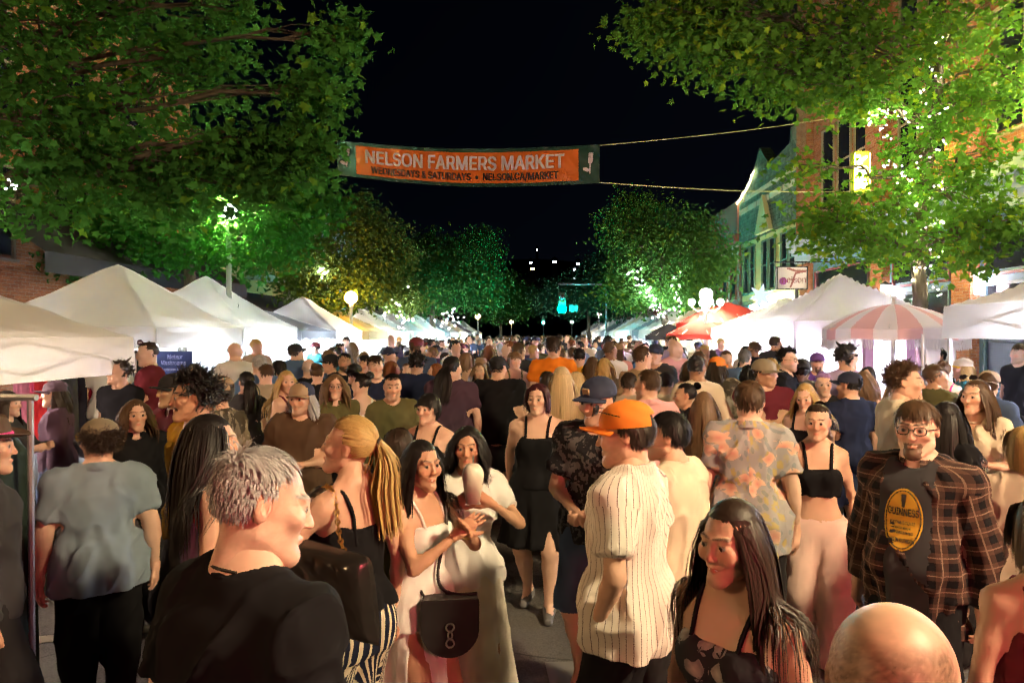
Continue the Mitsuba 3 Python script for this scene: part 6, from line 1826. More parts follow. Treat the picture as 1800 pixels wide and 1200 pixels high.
PB(1806, 742, 84, 'person from behind in beige ribbed top at the right edge', body=-165, head=-150, sex='f', skin=1, hair=('bob', 'blond'), top=('long', 'beige'), legs=(trs, 'black'))
PB(1838, 905, 120, 'person in brown checked trousers cut off by the lower right edge', body=-150, head=-150, sex='f', skin=1, hair=('bob', 'brown'), top=('tank', 'maroon'), legs=('wide', 'brown'))
PB(1592, 638, 66, 'young man with tousled brown hair in profile wearing a cream tee', body=110, head=92, skin=1, hair=('curly', 'brown'), top=(tsh, 'cream'))
PB(1492, 653, 48, 'man in navy cap and navy tee seen from behind', body=-140, head=-118, build=1.08, skin=1, hair=('buzz', 'black'), cap=('cap', 'navy'), top=(tsh, 'navy'), legs=('shorts', 'denim'))
PB(1416, 672, 50, 'blond woman with topknot looking down beside the crop top woman', body=-20, head=-15, pitch=-16, sex='f', skin=0, hair=('long', 'blond'), top=('tank', 'black'))
PB(1520, 650, 44, 'woman with wavy blond hair and hand on hip by the lilac booth', body=165, head=170, sex='f', skin=0, hair=('wavy', 'lightbrown'), top=('tank', 'black'), arms=('hip', 'hip'))
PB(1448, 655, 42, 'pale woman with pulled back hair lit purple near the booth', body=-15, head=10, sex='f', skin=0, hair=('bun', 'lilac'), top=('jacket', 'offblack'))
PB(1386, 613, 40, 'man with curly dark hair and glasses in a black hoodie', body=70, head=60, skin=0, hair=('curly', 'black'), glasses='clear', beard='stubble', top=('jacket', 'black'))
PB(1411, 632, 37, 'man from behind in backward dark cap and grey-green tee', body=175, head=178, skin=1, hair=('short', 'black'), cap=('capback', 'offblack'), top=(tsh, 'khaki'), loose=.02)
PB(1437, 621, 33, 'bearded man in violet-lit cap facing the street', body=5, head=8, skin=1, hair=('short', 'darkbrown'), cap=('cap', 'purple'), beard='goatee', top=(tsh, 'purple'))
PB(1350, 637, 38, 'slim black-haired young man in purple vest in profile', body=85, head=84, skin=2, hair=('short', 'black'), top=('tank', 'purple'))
PB(1318, 640, 34, 'woman with straight dark hair left of the young man in profile', body=140, head=120, sex='f', skin=1, hair=('long', 'black'), top=(tsh, 'offblack'))
PB(1310, 614, 33, 'dark-haired person in blue jacket facing the bright tent', body=175, head=165, skin=0, hair=('short', 'darkgrey'), top=('jacket', 'blue'))
PB(1262, 628, 38, 'person from behind in orange cap and camouflage jacket', body=172, head=150, build=1.05, skin=1, hair=('wavy', 'darkbrown'), cap=('cap', 'orange'), top=('jacket', 'camo'), loose=.03)
PB(1238, 686, 52, 'woman from behind with very long straight light brown hair', body=180, head=182, sex='f', skin=0, hair=('longback', 'lightbrown'), top=(tsh, 'offblack'))
PB(1203, 673, 46, 'woman in profile with black hair tied back facing left', body=-80, head=-82, sex='f', skin=2, hair=('bun', 'black'), top=('jacket', 'black'))
PB(1138, 650, 56, 'bearded man with cropped hair in pale pink shirt', body=-150, head=-128, build=1.1, skin=1, hair=('buzz', 'brown'), beard='stubble', top=('shirt', 'pink'), loose=.03)
PB(1130, 609, 42, 'tall man with tousled brown hair above the crowd right of centre', body=165, head=130, skin=0, hair=('tousled', 'brown'), top=(tsh, 'tan'))
PB(1152, 606, 35, 'man in dark red-badged cap behind the tall tousled man', body=-20, head=-25, skin=1, hair=('short', 'black'), cap=('cap', 'navy'), top=('jacket', 'charcoal'))
PB(1172, 655, 38, 'man from behind in black flat cap and cream top', body=170, head=165, skin=0, hair=('buzz', 'black'), cap=('beanie', 'black'), top=(tsh, 'cream'))
PB(987, 643, 50, 'woman from behind with very long golden blond hair', body=178, head=185, sex='f', skin=0, hair=('longback', 'paleblond'), top=('tank', 'cream'))
PB(1014, 652, 42, 'woman with short blond bob beside the long golden hair', body=165, head=160, sex='f', skin=0, hair=('bob', 'paleblond'), top=('tank', 'navy'))
PB(974, 590, 36, 'tall man from behind in orange tee with black cross strap', body=175, head=165, build=1.1, skin=1, hair=('short', 'darkbrown'), top=(tsh, 'orange'), H=1.92, d=8.6)
PB(1018, 612, 33, 'man from behind in amber tee with diagonal black strap', body=178, head=180, skin=1, hair=('buzz', 'black'), top=(tsh, (.72, .30, .02)))
PB(985, 612, 34, 'person with brown hair in front of the orange tee man', body=150, head=140, skin=0, hair=('short', 'brown'), top=(tsh, 'brown'))
PB(1062, 628, 36, 'woman from behind with wavy golden hair right of the amber tee', body=185, head=180, sex='f', skin=0, hair=('wavy', 'blond'), top=(tsh, 'beige'))
PB(1042, 626, 36, 'woman from behind with long brown hair beside the golden-haired one', body=175, head=172, sex='f', skin=0, hair=('longback', 'brown'), top=('tank', 'tan'))
PB(1088, 606, 27, 'woman in straw hat and pale patterned top in the middle crowd', body=165, head=170, sex='f', skin=0, hair=('long', 'brown'), cap=('fedora', 'tan'), top=(tsh, 'pink'))
PB(1215, 632, 33, 'woman with yellow headband and long brown hair left of the camouflage jacket', body=20, head=35, sex='f', skin=1, hair=('wavy', 'brown'), top=('tank', 'olive'))
PB(876, 627, 42, 'heavy man from behind in dark cap, wide black tee and grey shorts', body=172, head=150, build=1.38, belly=.05, skin=1, hair=('buzz', 'black'), cap=('cap', 'black'), top=(tsh, 'black'), legs=('shorts', 'charcoal'), loose=.03)
PB(796, 627, 44, 'person from behind with long dark hair and glasses in dusky purple tee', body=172, head=145, build=1.15, skin=0, hair=('ponytail', 'black'), top=(tsh, 'plum'), legs=(trs, 'charcoal'), loose=.03)
PB(842, 637, 35, 'smiling blond woman in yellow strap top facing the camera', body=0, head=5, sex='f', skin=1, hair=('long', 'lightbrown'), top=('tank', 'yellow'))
PB(660, 625, 42, 'tall young man in navy tee facing the camera', body=5, head=8, skin=0, hair=('short', 'darkbrown'), top=(tsh, 'navy'), loose=.01)
PB(690, 658, 48, 'young man with cropped black hair in olive long-sleeved tee', body=5, head=6, skin=1, hair=('buzz', 'black'), top=('long', 'olive'), legs=(trs, 'offblack'), loose=.015, beard='stubble')
PB(752, 692, 57, 'woman with short black fringe in black tank top looking left', body=-25, head=-35, sex='f', build=1.15, skin=0, hair=('bangs', 'black'), top=('tank', 'black'))
PB(529, 675, 57, 'man in two-tone tan and navy cap and brown lettered tee', body=-10, head=-28, build=1.1, belly=.03, skin=1, hair=('wavy', 'grey'), cap=('snapback', 'navy', 'tan', [('front_panel', PANEL, 'tan')]), top=(tsh, 'brown'), legs=('shorts', 'brown'), arms=('belly', 'down'), beard='stubble')
PB(504, 651, 44, 'woman with very long straight blond hair and bare shoulder', body=60, head=15, sex='f', skin=1, hair=('long', 'blond'), top=('tank', 'maroon'), arms=('hip', 'down'))
PB(589, 657, 48, 'laughing woman with glasses and wavy hair in olive jacket', body=5, head=0, sex='f', skin=0, hair=('wavy', 'lightbrown'), glasses='clear', mood='open', top=('jacket', 'olive'))
PB(622, 640, 36, 'man from behind in black cap and black tee left of the navy tee', body=165, head=160, skin=1, hair=('buzz', 'black'), cap=('capback', 'offblack'), top=(tsh, 'offblack'))
PB(543, 631, 35, 'bald man from behind in black tee near the bright left tent', body=175, head=170, skin=0, hair=('bald', 'grey'), top=(tsh, 'black'))
PB(558, 640, 37, 'woman from behind with bun and cross strap in black', body=172, head=165, sex='f', skin=0, hair=('bun', 'brown'), top=(tsh, 'black'))
PB(432, 654, 40, 'woman from behind with dark ponytail in slate tee with shoulder bag', body=172, head=-165, sex='f', skin=0, hair=('ponytail', 'black'), top=(tsh, 'charcoal'))
PB(455, 625, 36, 'grey-haired man from behind in blue tee at the left tents', body=178, head=-165, build=1.1, skin=0, hair=('tousled', 'grey'), top=(tsh, 'blue'))
PB(487, 633, 33, 'dark-haired woman in profile beside the man in blue tee', body=-110, head=-85, sex='f', skin=0, hair=('bob', 'black'), top=(tsh, 'navy'))
PB(380, 664, 62, 'man in tan cap and checked shirt behind the curly-haired man', body=-130, head=-110, skin=1, hair=('short', 'darkbrown'), cap=('cap', 'tan'), top=('shirt', 'camo'))
PB(302, 659, 62, 'woman with black cap and long curls behind the curly-haired man', body=-60, head=-70, sex='f', skin=2, hair=('wavy', 'darkbrown'), cap=('cap', 'black'), top=('jacket', 'maroon'))
PB(342, 640, 36, 'stall keeper with dark hair behind the menu banners', body=20, head=25, skin=1, hair=('short', 'black'), top=(tsh, 'offblack'), d=9.0)
PB(1792, 604, 35, 'man in black tee standing by the blue hoarding at the right edge', body=-35, head=-50, skin=0, hair=('quiff', 'brown'), beard='stubble', top=(tsh, 'black'))
PB(1692, 629, 36, 'woman in yellow and white cap with blond hair facing left', body=-80, head=-85, sex='f', skin=0, hair=('wavy', 'blond'), cap=('cap', 'cream', 'yellow'), top=(tsh, 'teal'))
PB(1738, 652, 46, 'person from behind in grey cap and faded denim jacket', body=160, head=170, skin=0, hair=('short', 'brown'), cap=('capback', 'beige'), top=('jacket', 'denim'))
PB(1668, 702, 66, 'dark-haired woman with yellow bandana behind the plaid shirt man', body=150, head=150, sex='f', skin=1, hair=('long', 'black'), top=(tsh, 'black'))
PB(1662, 634, 36, 'woman from behind in hot pink strap top by the paper sign', body=170, head=165, sex='f', skin=0, hair=('bun', 'brown'), top=('tank', 'hotpink'))
PB(1648, 612, 30, 'person in dark green jumper under the right edge tent', body=-60, head=-60, skin=1, hair=('short', 'black'), top=('jacket', 'darkgreen'))
PB(733, 621, 38, 'man from behind with thick black hair in navy shirt', body=175, head=178, skin=1, hair=('curly', 'black'), top=('long', 'navy'))
PB(765, 638, 35, 'woman with auburn hair in profile left of the dusky purple tee', body=-90, head=-80, sex='f', skin=0, hair=('long', 'red'), top=(tsh, 'charcoal'))
PB(820, 619, 34, 'woman with golden brown hair and bare shoulder behind the dusky purple tee', body=170, head=150, sex='f', skin=1, hair=('bob', 'lightbrown'), top=('tank', 'mustard'))
PB(905, 618, 33, 'young man with fair fringe facing the camera behind the heavy man', body=10, head=15, skin=0, hair=('bangs', 'lightbrown'), top=('tank', 'olive'))
PB(690, 634, 34, 'woman with auburn bob in profile beside the navy tee man', body=80, head=75, sex='f', skin=0, hair=('bob', 'red'), top=(tsh, 'offblack'))
PB(640, 625, 33, 'man with cropped dark hair between the cap and navy tee', body=-10, head=-20, skin=2, hair=('short', 'black'), top=(tsh, 'charcoal'))
PB(606, 621, 34, 'man with full black beard and topknot hair facing camera', body=10, head=10, skin=2, hair=('quiff', 'black'), beard='full', top=(tsh, 'black'))
PB(580, 624, 33, 'man in dark cap in profile beside the bearded man', body=-90, head=-88, skin=1, hair=('short', 'black'), cap=('cap', 'black'), top=(tsh, 'offblack'))
PB(1107, 655, 40, 'person with dark cropped hair left of the pale pink shirt', body=170, head=160, skin=1, hair=('short', 'darkbrown'), top=(tsh, 'beige'))
PB(965, 652, 36, 'woman with brown bob beside the long golden hair', body=20, head=60, sex='f', skin=0, hair=('bob', 'darkbrown'), top=(tsh, 'offblack'))
PB(700, 752, 62, 'short person with dark brown hair from behind between the two near women', body=180, head=180, sex='f', skin=1, hair=('bob', 'darkbrown'), top=(tsh, 'olive'), H=1.5)

# ------------------------------------------------------------------ what they carry
q = greyman
def on(P, pts): return P['loc'](pts)
a = np.linspace(0, 2 * np.pi, 25)
part(greyman['key'], 'neck_cord', tubes(on(greyman, np.array([greyman['p'].up(z) for z in np.stack([.072 * np.cos(a), .012 + .078 * np.sin(a) , 1.487 + .030 * np.sin(a)], 1)])), .0035, 5), plain((.02, .015, .012), .6))
hb_ = thing('shoulder_bag', 'black quilted shoulder bag with gold chain under the blond woman\'s arm', 'bag')
P = ponywoman; K = P['p']
c0 = on(P, K.up([.22, .02, 1.15])[None])[0]
fw = P['M'][:3, :3] @ np.array([0, -1, 0]); fw /= np.linalg.norm(fw); c0 = c0 - fw * .10
side = P['M'][:3, :3] @ np.array([1, 0, 0]); side /= np.linalg.norm(side)
nu, nv = 41, 25
U, V = np.meshgrid(np.linspace(-1, 1, nu), np.linspace(-1, 1, nv), indexing='ij')
def bagface(sgn, quilt):
    e = np.clip(1 - np.abs(U) ** 6, 0, 1) * np.clip(1 - np.abs(V) ** 6, 0, 1)
    a1, a2 = U * 4.0 + V * 3, U * 4.0 - V * 3
    th = .055 * e ** .5 + (quilt * .006 * (np.abs(np.sin(a1 * 1.57)) ** .5 + np.abs(np.sin(a2 * 1.57)) ** .5) * e)
    return c0 + fw * (.23 * U * (1 - .12 * V))[..., None] + np.array([0, 0, 1.0]) * (.14 * V)[..., None] + side * (sgn * th)[..., None]
f1, f2 = grid_mesh(bagface(1, 1)), grid_mesh(bagface(-1, 0))
part(hb_, 'body', cat_mesh([f1, (f2[0], f2[1][:, ::-1])]), plain((.020, .018, .017), .2), True)
sh = on(P, np.array([K.up([.12, .03, 1.475]), K.up([.155, -.06, 1.45]), K.up([.22, -.10, 1.33])]))
st_ = np.vstack([[c0 + fw * .13 + [0, 0, .12]], sh[2:3], sh[1:2], sh[0:1], on(P, K.up([.15, .10, 1.36])[None]), [c0 - fw * .13 + [0, 0, .12]]])
from scipy.interpolate import CubicSpline
cs = CubicSpline(np.linspace(0, 1, len(st_)), st_)(np.linspace(0, 1, 44))
part(hb_, 'strap', tubes(cs[:22], .010, 6), plain((.016, .015, .015), .35), True)
for k in range(22, 43):
    t = cs[min(k + 1, 43)] - cs[k]
    ring = np.array([cs[k] + t * .62 * math.cos(x) + (np.array([0, 0, .010]) if k % 2 else side * .010) * math.sin(x) for x in np.linspace(0, 6.29, 9)])
    part(hb_, 'chain_link', tubes(ring, .003, 4), plain((.80, .55, .18), .25, metallic=1.0), True)
P = smilewoman; K = P['p']
sb = thing('saddle_bag', 'black saddle bag with steel clasp hanging at the smiling woman\'s hip', 'bag')
c1 = on(P, K.up([-.20, -.10, .80])[None])[0] if False else on(P, K.up([-.03, -.22, .93])[None])[0]
vw = -np.array([c1[0], c1[1], 0]); vw /= np.linalg.norm(vw); rt_ = np.array([-vw[1], vw[0], 0]); rt_ = rt_ * (1 if rt_[0] > 0 else -1)
flap = shapely.union_all([g.box(-.12, -.03, .12, .09), g.Point(0, -.03).buffer(.12)]).buffer(.012)
for nm, dp, off, sc in (('body', .07, 0, 1), ('flap', .012, .071, 1.03)):
    ex = trimesh.creation.extrude_polygon(shapely.affinity.scale(flap, sc * .86, sc * .86), dp, engine='earcut')
    part(sb, nm, (c1 + rt_ * ex.vertices[:, :1] + np.array([0, 0, 1.0]) * ex.vertices[:, 1:2] + vw * (ex.vertices[:, 2:] + off - .03), ex.faces), plain((.018, .017, .018), .45), 35)
rg_ = lambda r, z, w: tubes(np.array([c1 + rt_ * (r * math.cos(x) * w) + np.array([0, 0, z + r * math.sin(x)]) + vw * .062 for x in np.linspace(0, 6.29, 17)]), .004, 5)
part(sb, 'clasp', cat_mesh([rg_(.016, -.02, 1), rg_(.014, -.052, .6), rg_(.016, -.084, 1)]), plain((.7, .68, .62), .2, metallic=1.0), True)
stp = np.vstack([[c1 + rt_ * .11 + [0, 0, .09]], on(P, np.array([K.up([-.02, -.135, 1.10]), K.up([.06, -.12, 1.32]), K.up([.11, -.01, 1.465]), K.up([.07, .11, 1.30])])), [c1 - rt_ * .11 + [0, 0, .09]]])
part(sb, 'strap', tubes(CubicSpline(np.linspace(0, 1, len(stp)), stp)(np.linspace(0, 1, 40)), .007, 6), plain((.018, .017, .018), .5), True)
wr = K.W[1]; ax = K.W[1] - K.E[1]; ax /= np.linalg.norm(ax); s1 = np.cross(ax, [0, 0, 1.0]); s1 /= np.linalg.norm(s1); s2 = np.cross(ax, s1)
for s_ in (1,):
    part(P['key'], 'watch', cat_mesh([tubes(on(P, np.array([wr - ax * .02 + .030 * (s1 * math.cos(x) + s2 * math.sin(x)) for x in np.linspace(0, 6.29, 17)])), .009, 6)]), plain((.75, .55, .22), .25, metallic=1.0), True)
# the iced drink
P = drinkwoman; K = P['p']
hx = on(P, (K.W[1] + (K.W[1] - K.E[1]) / np.linalg.norm(K.W[1] - K.E[1]) * .09 + K.W[-1] + (K.W[-1] - K.E[-1]) / np.linalg.norm(K.W[-1] - K.E[-1]) * .09)[None] / 2)[0] + np.array([0, -.02, -.03])
cup = thing('drink_cup', 'tall clear domed cup of iced yellow-green drink at the young woman\'s mouth', 'cup')
mat('mat_cup', {'type': 'principled', 'base_color': rgb((.92, .92, .88)), 'roughness': .12, 'spec_trans': .85, 'eta': 1.2})
part(cup, 'ice_drink', lathe([(.001, .003), (.032, .003), (.048, .110), (.001, .112)], 24, tuple(hx)), plain((.80, .79, .64), .2), True)
part(cup, 'foam', (lambda m: (m[0] + .004 * (fnoise(m[0] * 160)[:, None] - .5), m[1]))(lathe([(.048, .112), (.050, .130), (.045, .156), (.030, .178), (.001, .185)], 24, tuple(hx))), plain((.80, .79, .64), .2), True)
part(cup, 'straw', bar(hx + [0, -.005, .10], hx + [.0, .03, .215], .004), plain((.1, .1, .1), .4))
P = sunwoman; K = P['p']
hx = on(P, ((K.W[1] + K.W[-1]) / 2 + [0, -.08, .0])[None])[0]
single('paper_cup', lathe([(.001, 0), (.030, 0), (.043, .105), (.046, .107), (.044, .111), (.040, .105), (.001, .10)], 20, tuple(hx)), plain((.72, .66, .55), .5), 'white paper cup held by the woman with sunglasses on her head', 'cup', smooth=40)
# the dark tee and its print under the open plaid shirt
P = plaidman; K = P['p']
tm = top_mesh(K, 'tee', .014, ease=.012, hem=.80, sleeve=.1, neck='crew')
front = tm[0][:, 1] < -.02
wdt = np.abs(tm[0][:, 0]) < .115
pv = tm[0].copy(); pv[front] += [0, -.026, 0]
kf = (front & wdt)[tm[1]].all(1)
cloth_part(P['key'], 't_shirt', K, (pv, tm[1][kf]), 'charcoal', 3, tw=P['tw'])
from scipy.spatial import cKDTree
fv = pv[front & wdt]; kd = cKDTree(fv[:, [0, 2]])
def on_chest(x, z, off):
    d_, i_ = kd.query(np.stack([x, z], 1), k=4)
    w_ = 1 / (d_ + 1e-3); y = (fv[i_, 1] * w_).sum(1) / w_.sum(1)
    return np.stack([x, y - off, z], 1)
def chest(poly_or_mesh, off, mt, nm, x0=0, z0=0):
    m = poly_or_mesh if hasattr(poly_or_mesh, 'faces') else trimesh.creation.extrude_polygon(poly_or_mesh, .001, engine='earcut')
    m = m.subdivide() if len(m.faces) < 1500 else m
    part(P['key'], nm, (on_chest(x0 + m.vertices[:, 0], z0 + m.vertices[:, 1], off + m.vertices[:, 2]), m.faces), mt, **P['tw'])
YEL = plain((.62, .36, .03), .7)
oval = shapely.affinity.scale(g.Point(0, 0).buffer(.1), .78, 1.32)
chest(oval, .004, YEL, 'print', 0, 1.245)
INK = plain((.03, .025, .02), .8)
chest(shapely.affinity.scale(g.Point(0, 0).buffer(.1), .70, 1.22).exterior.buffer(.0018), .0055, INK, 'print_line', 0, 1.245)
for txt, hh, ww, z in (('GUINNESS', .030, .125, 1.262), ('EXTRA STOUT', .012, .10, 1.225), ('TRADE MARK', .008, .07, 1.205), ('ESTABLISHED', .010, .09, 1.185), ('DUBLIN & LONDON', .016, .105, 1.150)):
    m = meshkit.text_mesh(txt, hh, .001, True); v = np.array(m.vertices); w_ = np.ptp(v[:, 0]); v[:, 0] = (v[:, 0] - v[:, 0].min() - w_ / 2) / w_ * ww; m = trimesh.Trimesh(v, m.faces, process=False)
    chest(m, .006, INK, 'print_lettering', 0, z)
chest(shapely.union_all([g.Polygon([(-.010, .028), (.010, .028), (.006, -.028), (-.006, -.028)])]), .006, INK, 'print_emblem', 0, 1.325)
# chest lettering of the two-tone cap man
for pp in PEOPLE:
    pass
# ------------------------------------------------------------------ the crowd behind: individuals from shared bodies in their own colours
def template(sex, st, tk, lk, arms, step, hk=None, h=.042, build=1.0, turn=0):
    p = Pose(sex, build, .01, arms, (0, .02), step)
    hv, hf = head_mesh(sex, 'calm', .019)
    k = 1.02 if sex == 'm' else .975
    HR = ROT.from_euler('zx', [math.radians(turn), math.radians(turn * .2)]).as_matrix()
    def hp_(v): return v * k @ HR.T + p.head
    pieces = [body_mesh(p, h), (hp_(hv), hf)]
    for sd in (1, -1): pieces.append(placed_hand(p, sd, .022))
    D = {'body': mikit.ply(cat_mesh(pieces), None, True)}
    if st != 'bald':
        nl, rad, sg = (90, .015, 3) if st in ('short', 'buzz', 'tousled', 'curly') else (130, .014, 4)
        v, f, c = hair_locks(st, 'black', nl, rad, sg, 5, under_hat=hk is not None)
        D['hair'] = mikit.ply((hp_(v), f), None, True)
    if hk:
        cr, br = cap_parts(hk)
        m = cat_mesh([cr] + ([br] if br else []))
        D['cap' if hk != 'fedora' else 'hat'] = mikit.ply((hp_(m[0] * 1.05), m[1]), None, 35)
    m = top_mesh(p, tk, h, hem=.86, loose=.015, ease=.016)
    if tk == 'tank': m = cat_mesh([m, strap_mesh(p, pieces[0], 1.335, .011)])
    D[{'tee': 't_shirt', 'tank': 'tank_top', 'long': 'sweater', 'jacket': 'jacket'}[tk]] = mikit.ply((wrinkle(m[0], m[1], .012, 4), m[1]), None, True)
    if lk == 'skirt': m = skirt_mesh(p, h, .45, .07, 3); D['skirt'] = mikit.ply(m, None, True)
    else: m = legs_mesh(p, lk, h, ease=.014); D[lk if lk == 'shorts' else 'trousers'] = mikit.ply(m, None, True)
    sm = [shoe_mesh(sd, .026) for sd in (1, -1)]
    D['shoe'] = mikit.ply(cat_mesh([(q[0] + p.ank[sd] * [1, 1, 0], q[1]) for q, sd in zip(sm, (1, -1))]), None, True) if False else None
    return {k_: v_ for k_, v_ in D.items() if v_}, sex, st, tk, lk, hk


TEMPL = [template(*a, turn=tn) for tn in (32, -38) for a in (
    ('m', 'short', 'tee', 'trousers', ('down', 'down'), .0), ('m', 'buzz', 'tee', 'shorts', ('swing', 'back'), .3), ('m', 'tousled', 'jacket', 'trousers', ('pocket', 'pocket'), .1), ('m', 'curly', 'tee', 'trousers', ('front', 'down'), .2), ('m', 'short', 'tee', 'shorts', ('down', 'hip'), .0, 'cap'), ('m', 'short', 'long', 'trousers', ('cup', 'down'), -.2),
    ('m', 'bald', 'tee', 'trousers', ('down', 'down'), .1), ('m', 'short', 'tee', 'trousers', ('folded', 'folded'), 0, 'capback', .042, 1.2), ('f', 'long', 'tee', 'trousers', ('down', 'cup'), .1), ('f', 'longback', 'tank', 'shorts', ('swing', 'back'), .25), ('f', 'ponytail', 'tee', 'trousers', ('front', 'front'), .0), ('f', 'bob', 'tank', 'skirt', ('down', 'down'), .1),
    ('f', 'wavy', 'jacket', 'trousers', ('pocket', 'down'), -.15), ('f', 'bun', 'tank', 'trousers', ('hip', 'down'), 0), ('f', 'long', 'long', 'skirt', ('folded', 'folded'), 0), ('f', 'wavy', 'tee', 'shorts', ('cup', 'strap'), .2, 'fedora'))]
HAIRW = {'short': 'short {} hair', 'buzz': 'cropped {} hair', 'tousled': 'tousled {} hair', 'curly': 'curly {} hair', 'bald': 'bald', 'long': 'long {} hair', 'longback': 'straight {} hair', 'ponytail': '{} ponytail', 'bob': '{} bob', 'wavy': 'wavy {} hair', 'bun': '{} bun'}
HW = {'black': 'black', 'darkbrown': 'dark brown', 'brown': 'brown', 'lightbrown': 'fair', 'blond': 'blond', 'red': 'auburn', 'grey': 'grey'}
TW = {'tee': 'tee', 'tank': 'strap top', 'long': 'jumper', 'jacket': 'jacket'}
MARKS = [(178, 'second tent'), (333, 'third tent'), (455, 'blue tee man'), (543, 'bald man'), (606, 'bearded man'), (660, 'tall navy tee man'), (733, 'navy shirt man'), (796, 'dusky purple tee'), (876, 'heavy man'), (925, 'street vanishing point'), (974, 'orange tee man'), (1018, 'amber tee man'), (1062, 'golden-haired woman'), (1130, 'tall tousled man'), (1172, 'black flat cap'), (1240, 'camouflage jacket'), (1310, 'blue jacket'), (1386, 'black hoodie man'), (1437, 'violet cap man'), (1560, 'striped parasol'), (1700, 'yellow cap woman')]
rc = np.random.default_rng(77)
pts, used_labels = [(a[0], a[1]) for a in PEOPLE], {v.get('label') for v in labels.values()}
crowd, tries = 0, 0
cand = []
while len(cand) < 216 and tries < 60000:
    tries += 1
    y = 6.4 + 29 * rc.random() ** 1.15
    x = -5.55 + 10.2 * rc.random()
    if y > 22 and abs(x + .4) > 4.4: continue
    if y < 21 and (x < -4.4 or x > 4.0) and rc.random() < .72: continue
    if min((x - a) ** 2 + (y - b) ** 2 for a, b in pts) < (.50 if y < 14 else .60) ** 2: continue
    if abs(x - 5.05) < .9 and abs(y - 10) < 1: continue
    pts.append((x, y)); cand.append((x, y))
cand.sort(key=lambda a: a[1])
tops = [('black', 5), ('offblack', 4), ('charcoal', 4), ('navy', 3), ('grey', 2), ('white', 4), ('cream', 2.5), ('beige', 2), ('denim', 2), ('olive', 1.5), ('maroon', 1.5), ('blue', 1.5), ('greyblue', 1.5), ('pink', 1), ('red', .7), ('teal', .8), ('lilac', .8), ('tan', 1), ('plum', 1.5), ('brown', 1), ('mustard', .4)]
tw_ = np.array([t[1] for t in tops]); tw_ = tw_ / tw_.sum()
TN = {'offblack': 'faded black', 'greyblue': 'blue-grey', 'charcoal': 'charcoal', 'denim': 'denim blue'}
hairs = ['black', 'darkbrown', 'brown', 'lightbrown', 'blond', 'red', 'grey']
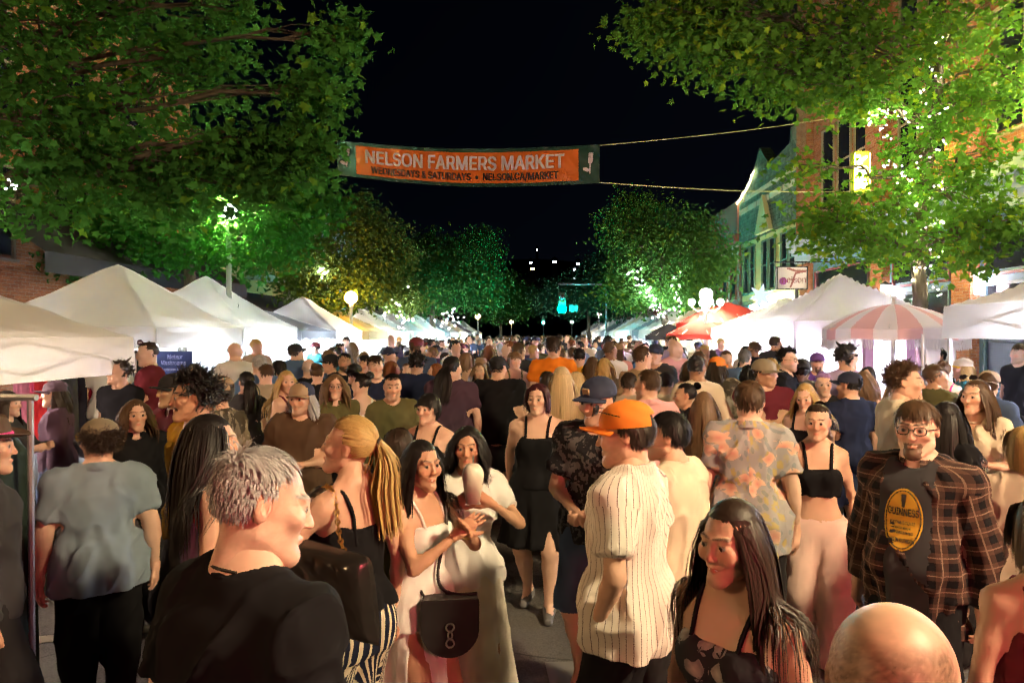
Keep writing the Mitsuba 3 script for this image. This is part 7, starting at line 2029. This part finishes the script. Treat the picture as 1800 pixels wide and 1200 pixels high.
for x, y in cand:
    for attempt in range(200):
        ti = int(rc.integers(0, len(TEMPL)))
        D, sex, st, tk, lk, hk = TEMPL[ti]
        fa = rc.choice([180, 0, 90, -90], p=[.48, .30, .11, .11])
        tc = tops[rc.choice(len(tops), p=tw_)][0]
        hcn = rc.choice(hairs, p=[.24, .22, .2, .12, .13, .04, .05])
        px = PXV + F0 * x / y
        mk = min(MARKS, key=lambda m: abs(m[0] - px))
        rel = 'beyond' if abs(mk[0] - px) < 14 else ('left of' if px < mk[0] else 'right of')
        dist = 'nearer' if y < 12 else ('mid' if y < 20 else 'far')
        who = ('woman' if sex == 'f' else 'man')
        face = {180: 'from behind', 0: 'facing us', 90: 'facing right', -90: 'facing left'}[int(fa)]
        lab = f'{dist} {who} {face}, {HAIRW[st].format(HW[hcn])}{" under " + ("hat" if hk == "fedora" else "cap") if hk else ""}, {TN.get(tc, tc)} {TW[tk]}, {rel} {mk[1]}'
        lab = lab if len(lab.replace('-', ' ').split()) <= 16 else lab.replace('from behind', 'behind').replace('facing ', '').replace(' hair', '-haired') if False else lab.replace('from behind', 'behind').replace(' hair', '')
        if len(lab.replace('-', ' ').split()) > 16: lab = lab.replace(' tee,', ',')
        if lab not in used_labels and len(lab.replace('-', ' ').split()) <= 16: break
    used_labels.add(lab)
    H = rc.normal(1.76 if sex == 'm' else 1.63, .095); H = min(max(H, 1.5), 1.93)
    key = thing('person', lab, 'person', 'people in the crowd behind')
    yaw = math.radians(fa + rc.normal() * 22) - math.atan(x / y)
    M = np.eye(4); M[:3, :3] = ROT.from_euler('z', yaw).as_matrix() * (H / 1.75); M[:3, 3] = [x, y, 0]
    M[:3, 0] *= rc.uniform(.94, 1.12)
    tw = T(M.tolist())
    sk = SKIN[int(rc.choice(5, p=[.42, .28, .16, .09, .05]))]
    lc = rc.choice(['offblack', 'black', 'denim', 'charcoal', 'khaki', 'beige', 'white'], p=[.25, .2, .25, .1, .08, .07, .05])
    for nm, d in D.items():
        if nm == 'body': b = plain(sk, .5)
        elif nm == 'hair': b = plain(HAIRC[hcn], .45)
        elif nm in ('cap', 'hat'): b = plain(CLOTH['tan' if nm == 'hat' else rc.choice(['black', 'navy', 'khaki', 'maroon'])], .8)
        elif nm in ('trousers', 'shorts', 'skirt'): b = plain(CLOTH[lc], .9)
        else: b = plain(CLOTH[tc], .9)
        share(key, nm, d, bsdf={'type': 'ref', 'id': b}, to_world=tw)
    pts.append((x, y))
# beyond 35 m the crowd reads as one mass
LOW = []
for sex, st, tk in (('m', 'short', 'tee'), ('f', 'long', 'tank'), ('m', 'buzz', 'long'), ('f', 'bob', 'tee')):
    p = Pose(sex, 1.05, 0, ('down', 'down'), (0, 0), .15)
    hv, hf = head_mesh(sex, 'calm', .052)
    v, f, c = hair_locks(st, 'black', 34, .03, 2, 5)
    LOW.append([(body_mesh(p, .13), 0), ((hv + p.head, hf), 0), ((v + p.head, f), 1), (top_mesh(p, tk, .12, loose=.03), 2), (legs_mesh(p, 'trousers', .2), 3)])
vs, fs, cs_, at_ = [], [], [], 0
for k in range(200):
    y = 34 + 55 * rc.random() ** 1.1
    x = -4.6 + 8.6 * rc.random()
    yaw = rc.choice([math.pi, 0, 1.5]) + rc.normal() * .4
    H = rc.normal(1.70, .08)
    R = ROT.from_euler('z', yaw).as_matrix() * (H / 1.75)
    col = [SKIN[int(rc.integers(0, 3))], HAIRC[rc.choice(hairs)], CLOTH[tops[rc.choice(len(tops), p=tw_)][0]], CLOTH[rc.choice(['offblack', 'denim', 'charcoal'])]]
    for (m, f), ci in LOW[k % 4]:
        vs.append(m @ R.T + [x, y, 0]); fs.append(f + at_); at_ += len(m)
        cs_.append(np.tile(np.asarray(col[ci], float), (len(m), 1)))
key = number('crowd')
scene[key] = mikit.ply((np.vstack(vs), np.vstack(fs)), 'mat_cloth', True, color=np.vstack(cs_))
labels[key] = {'label': 'far-off packed crowd filling the street towards the traffic light', 'category': 'crowd', 'kind': 'stuff'}
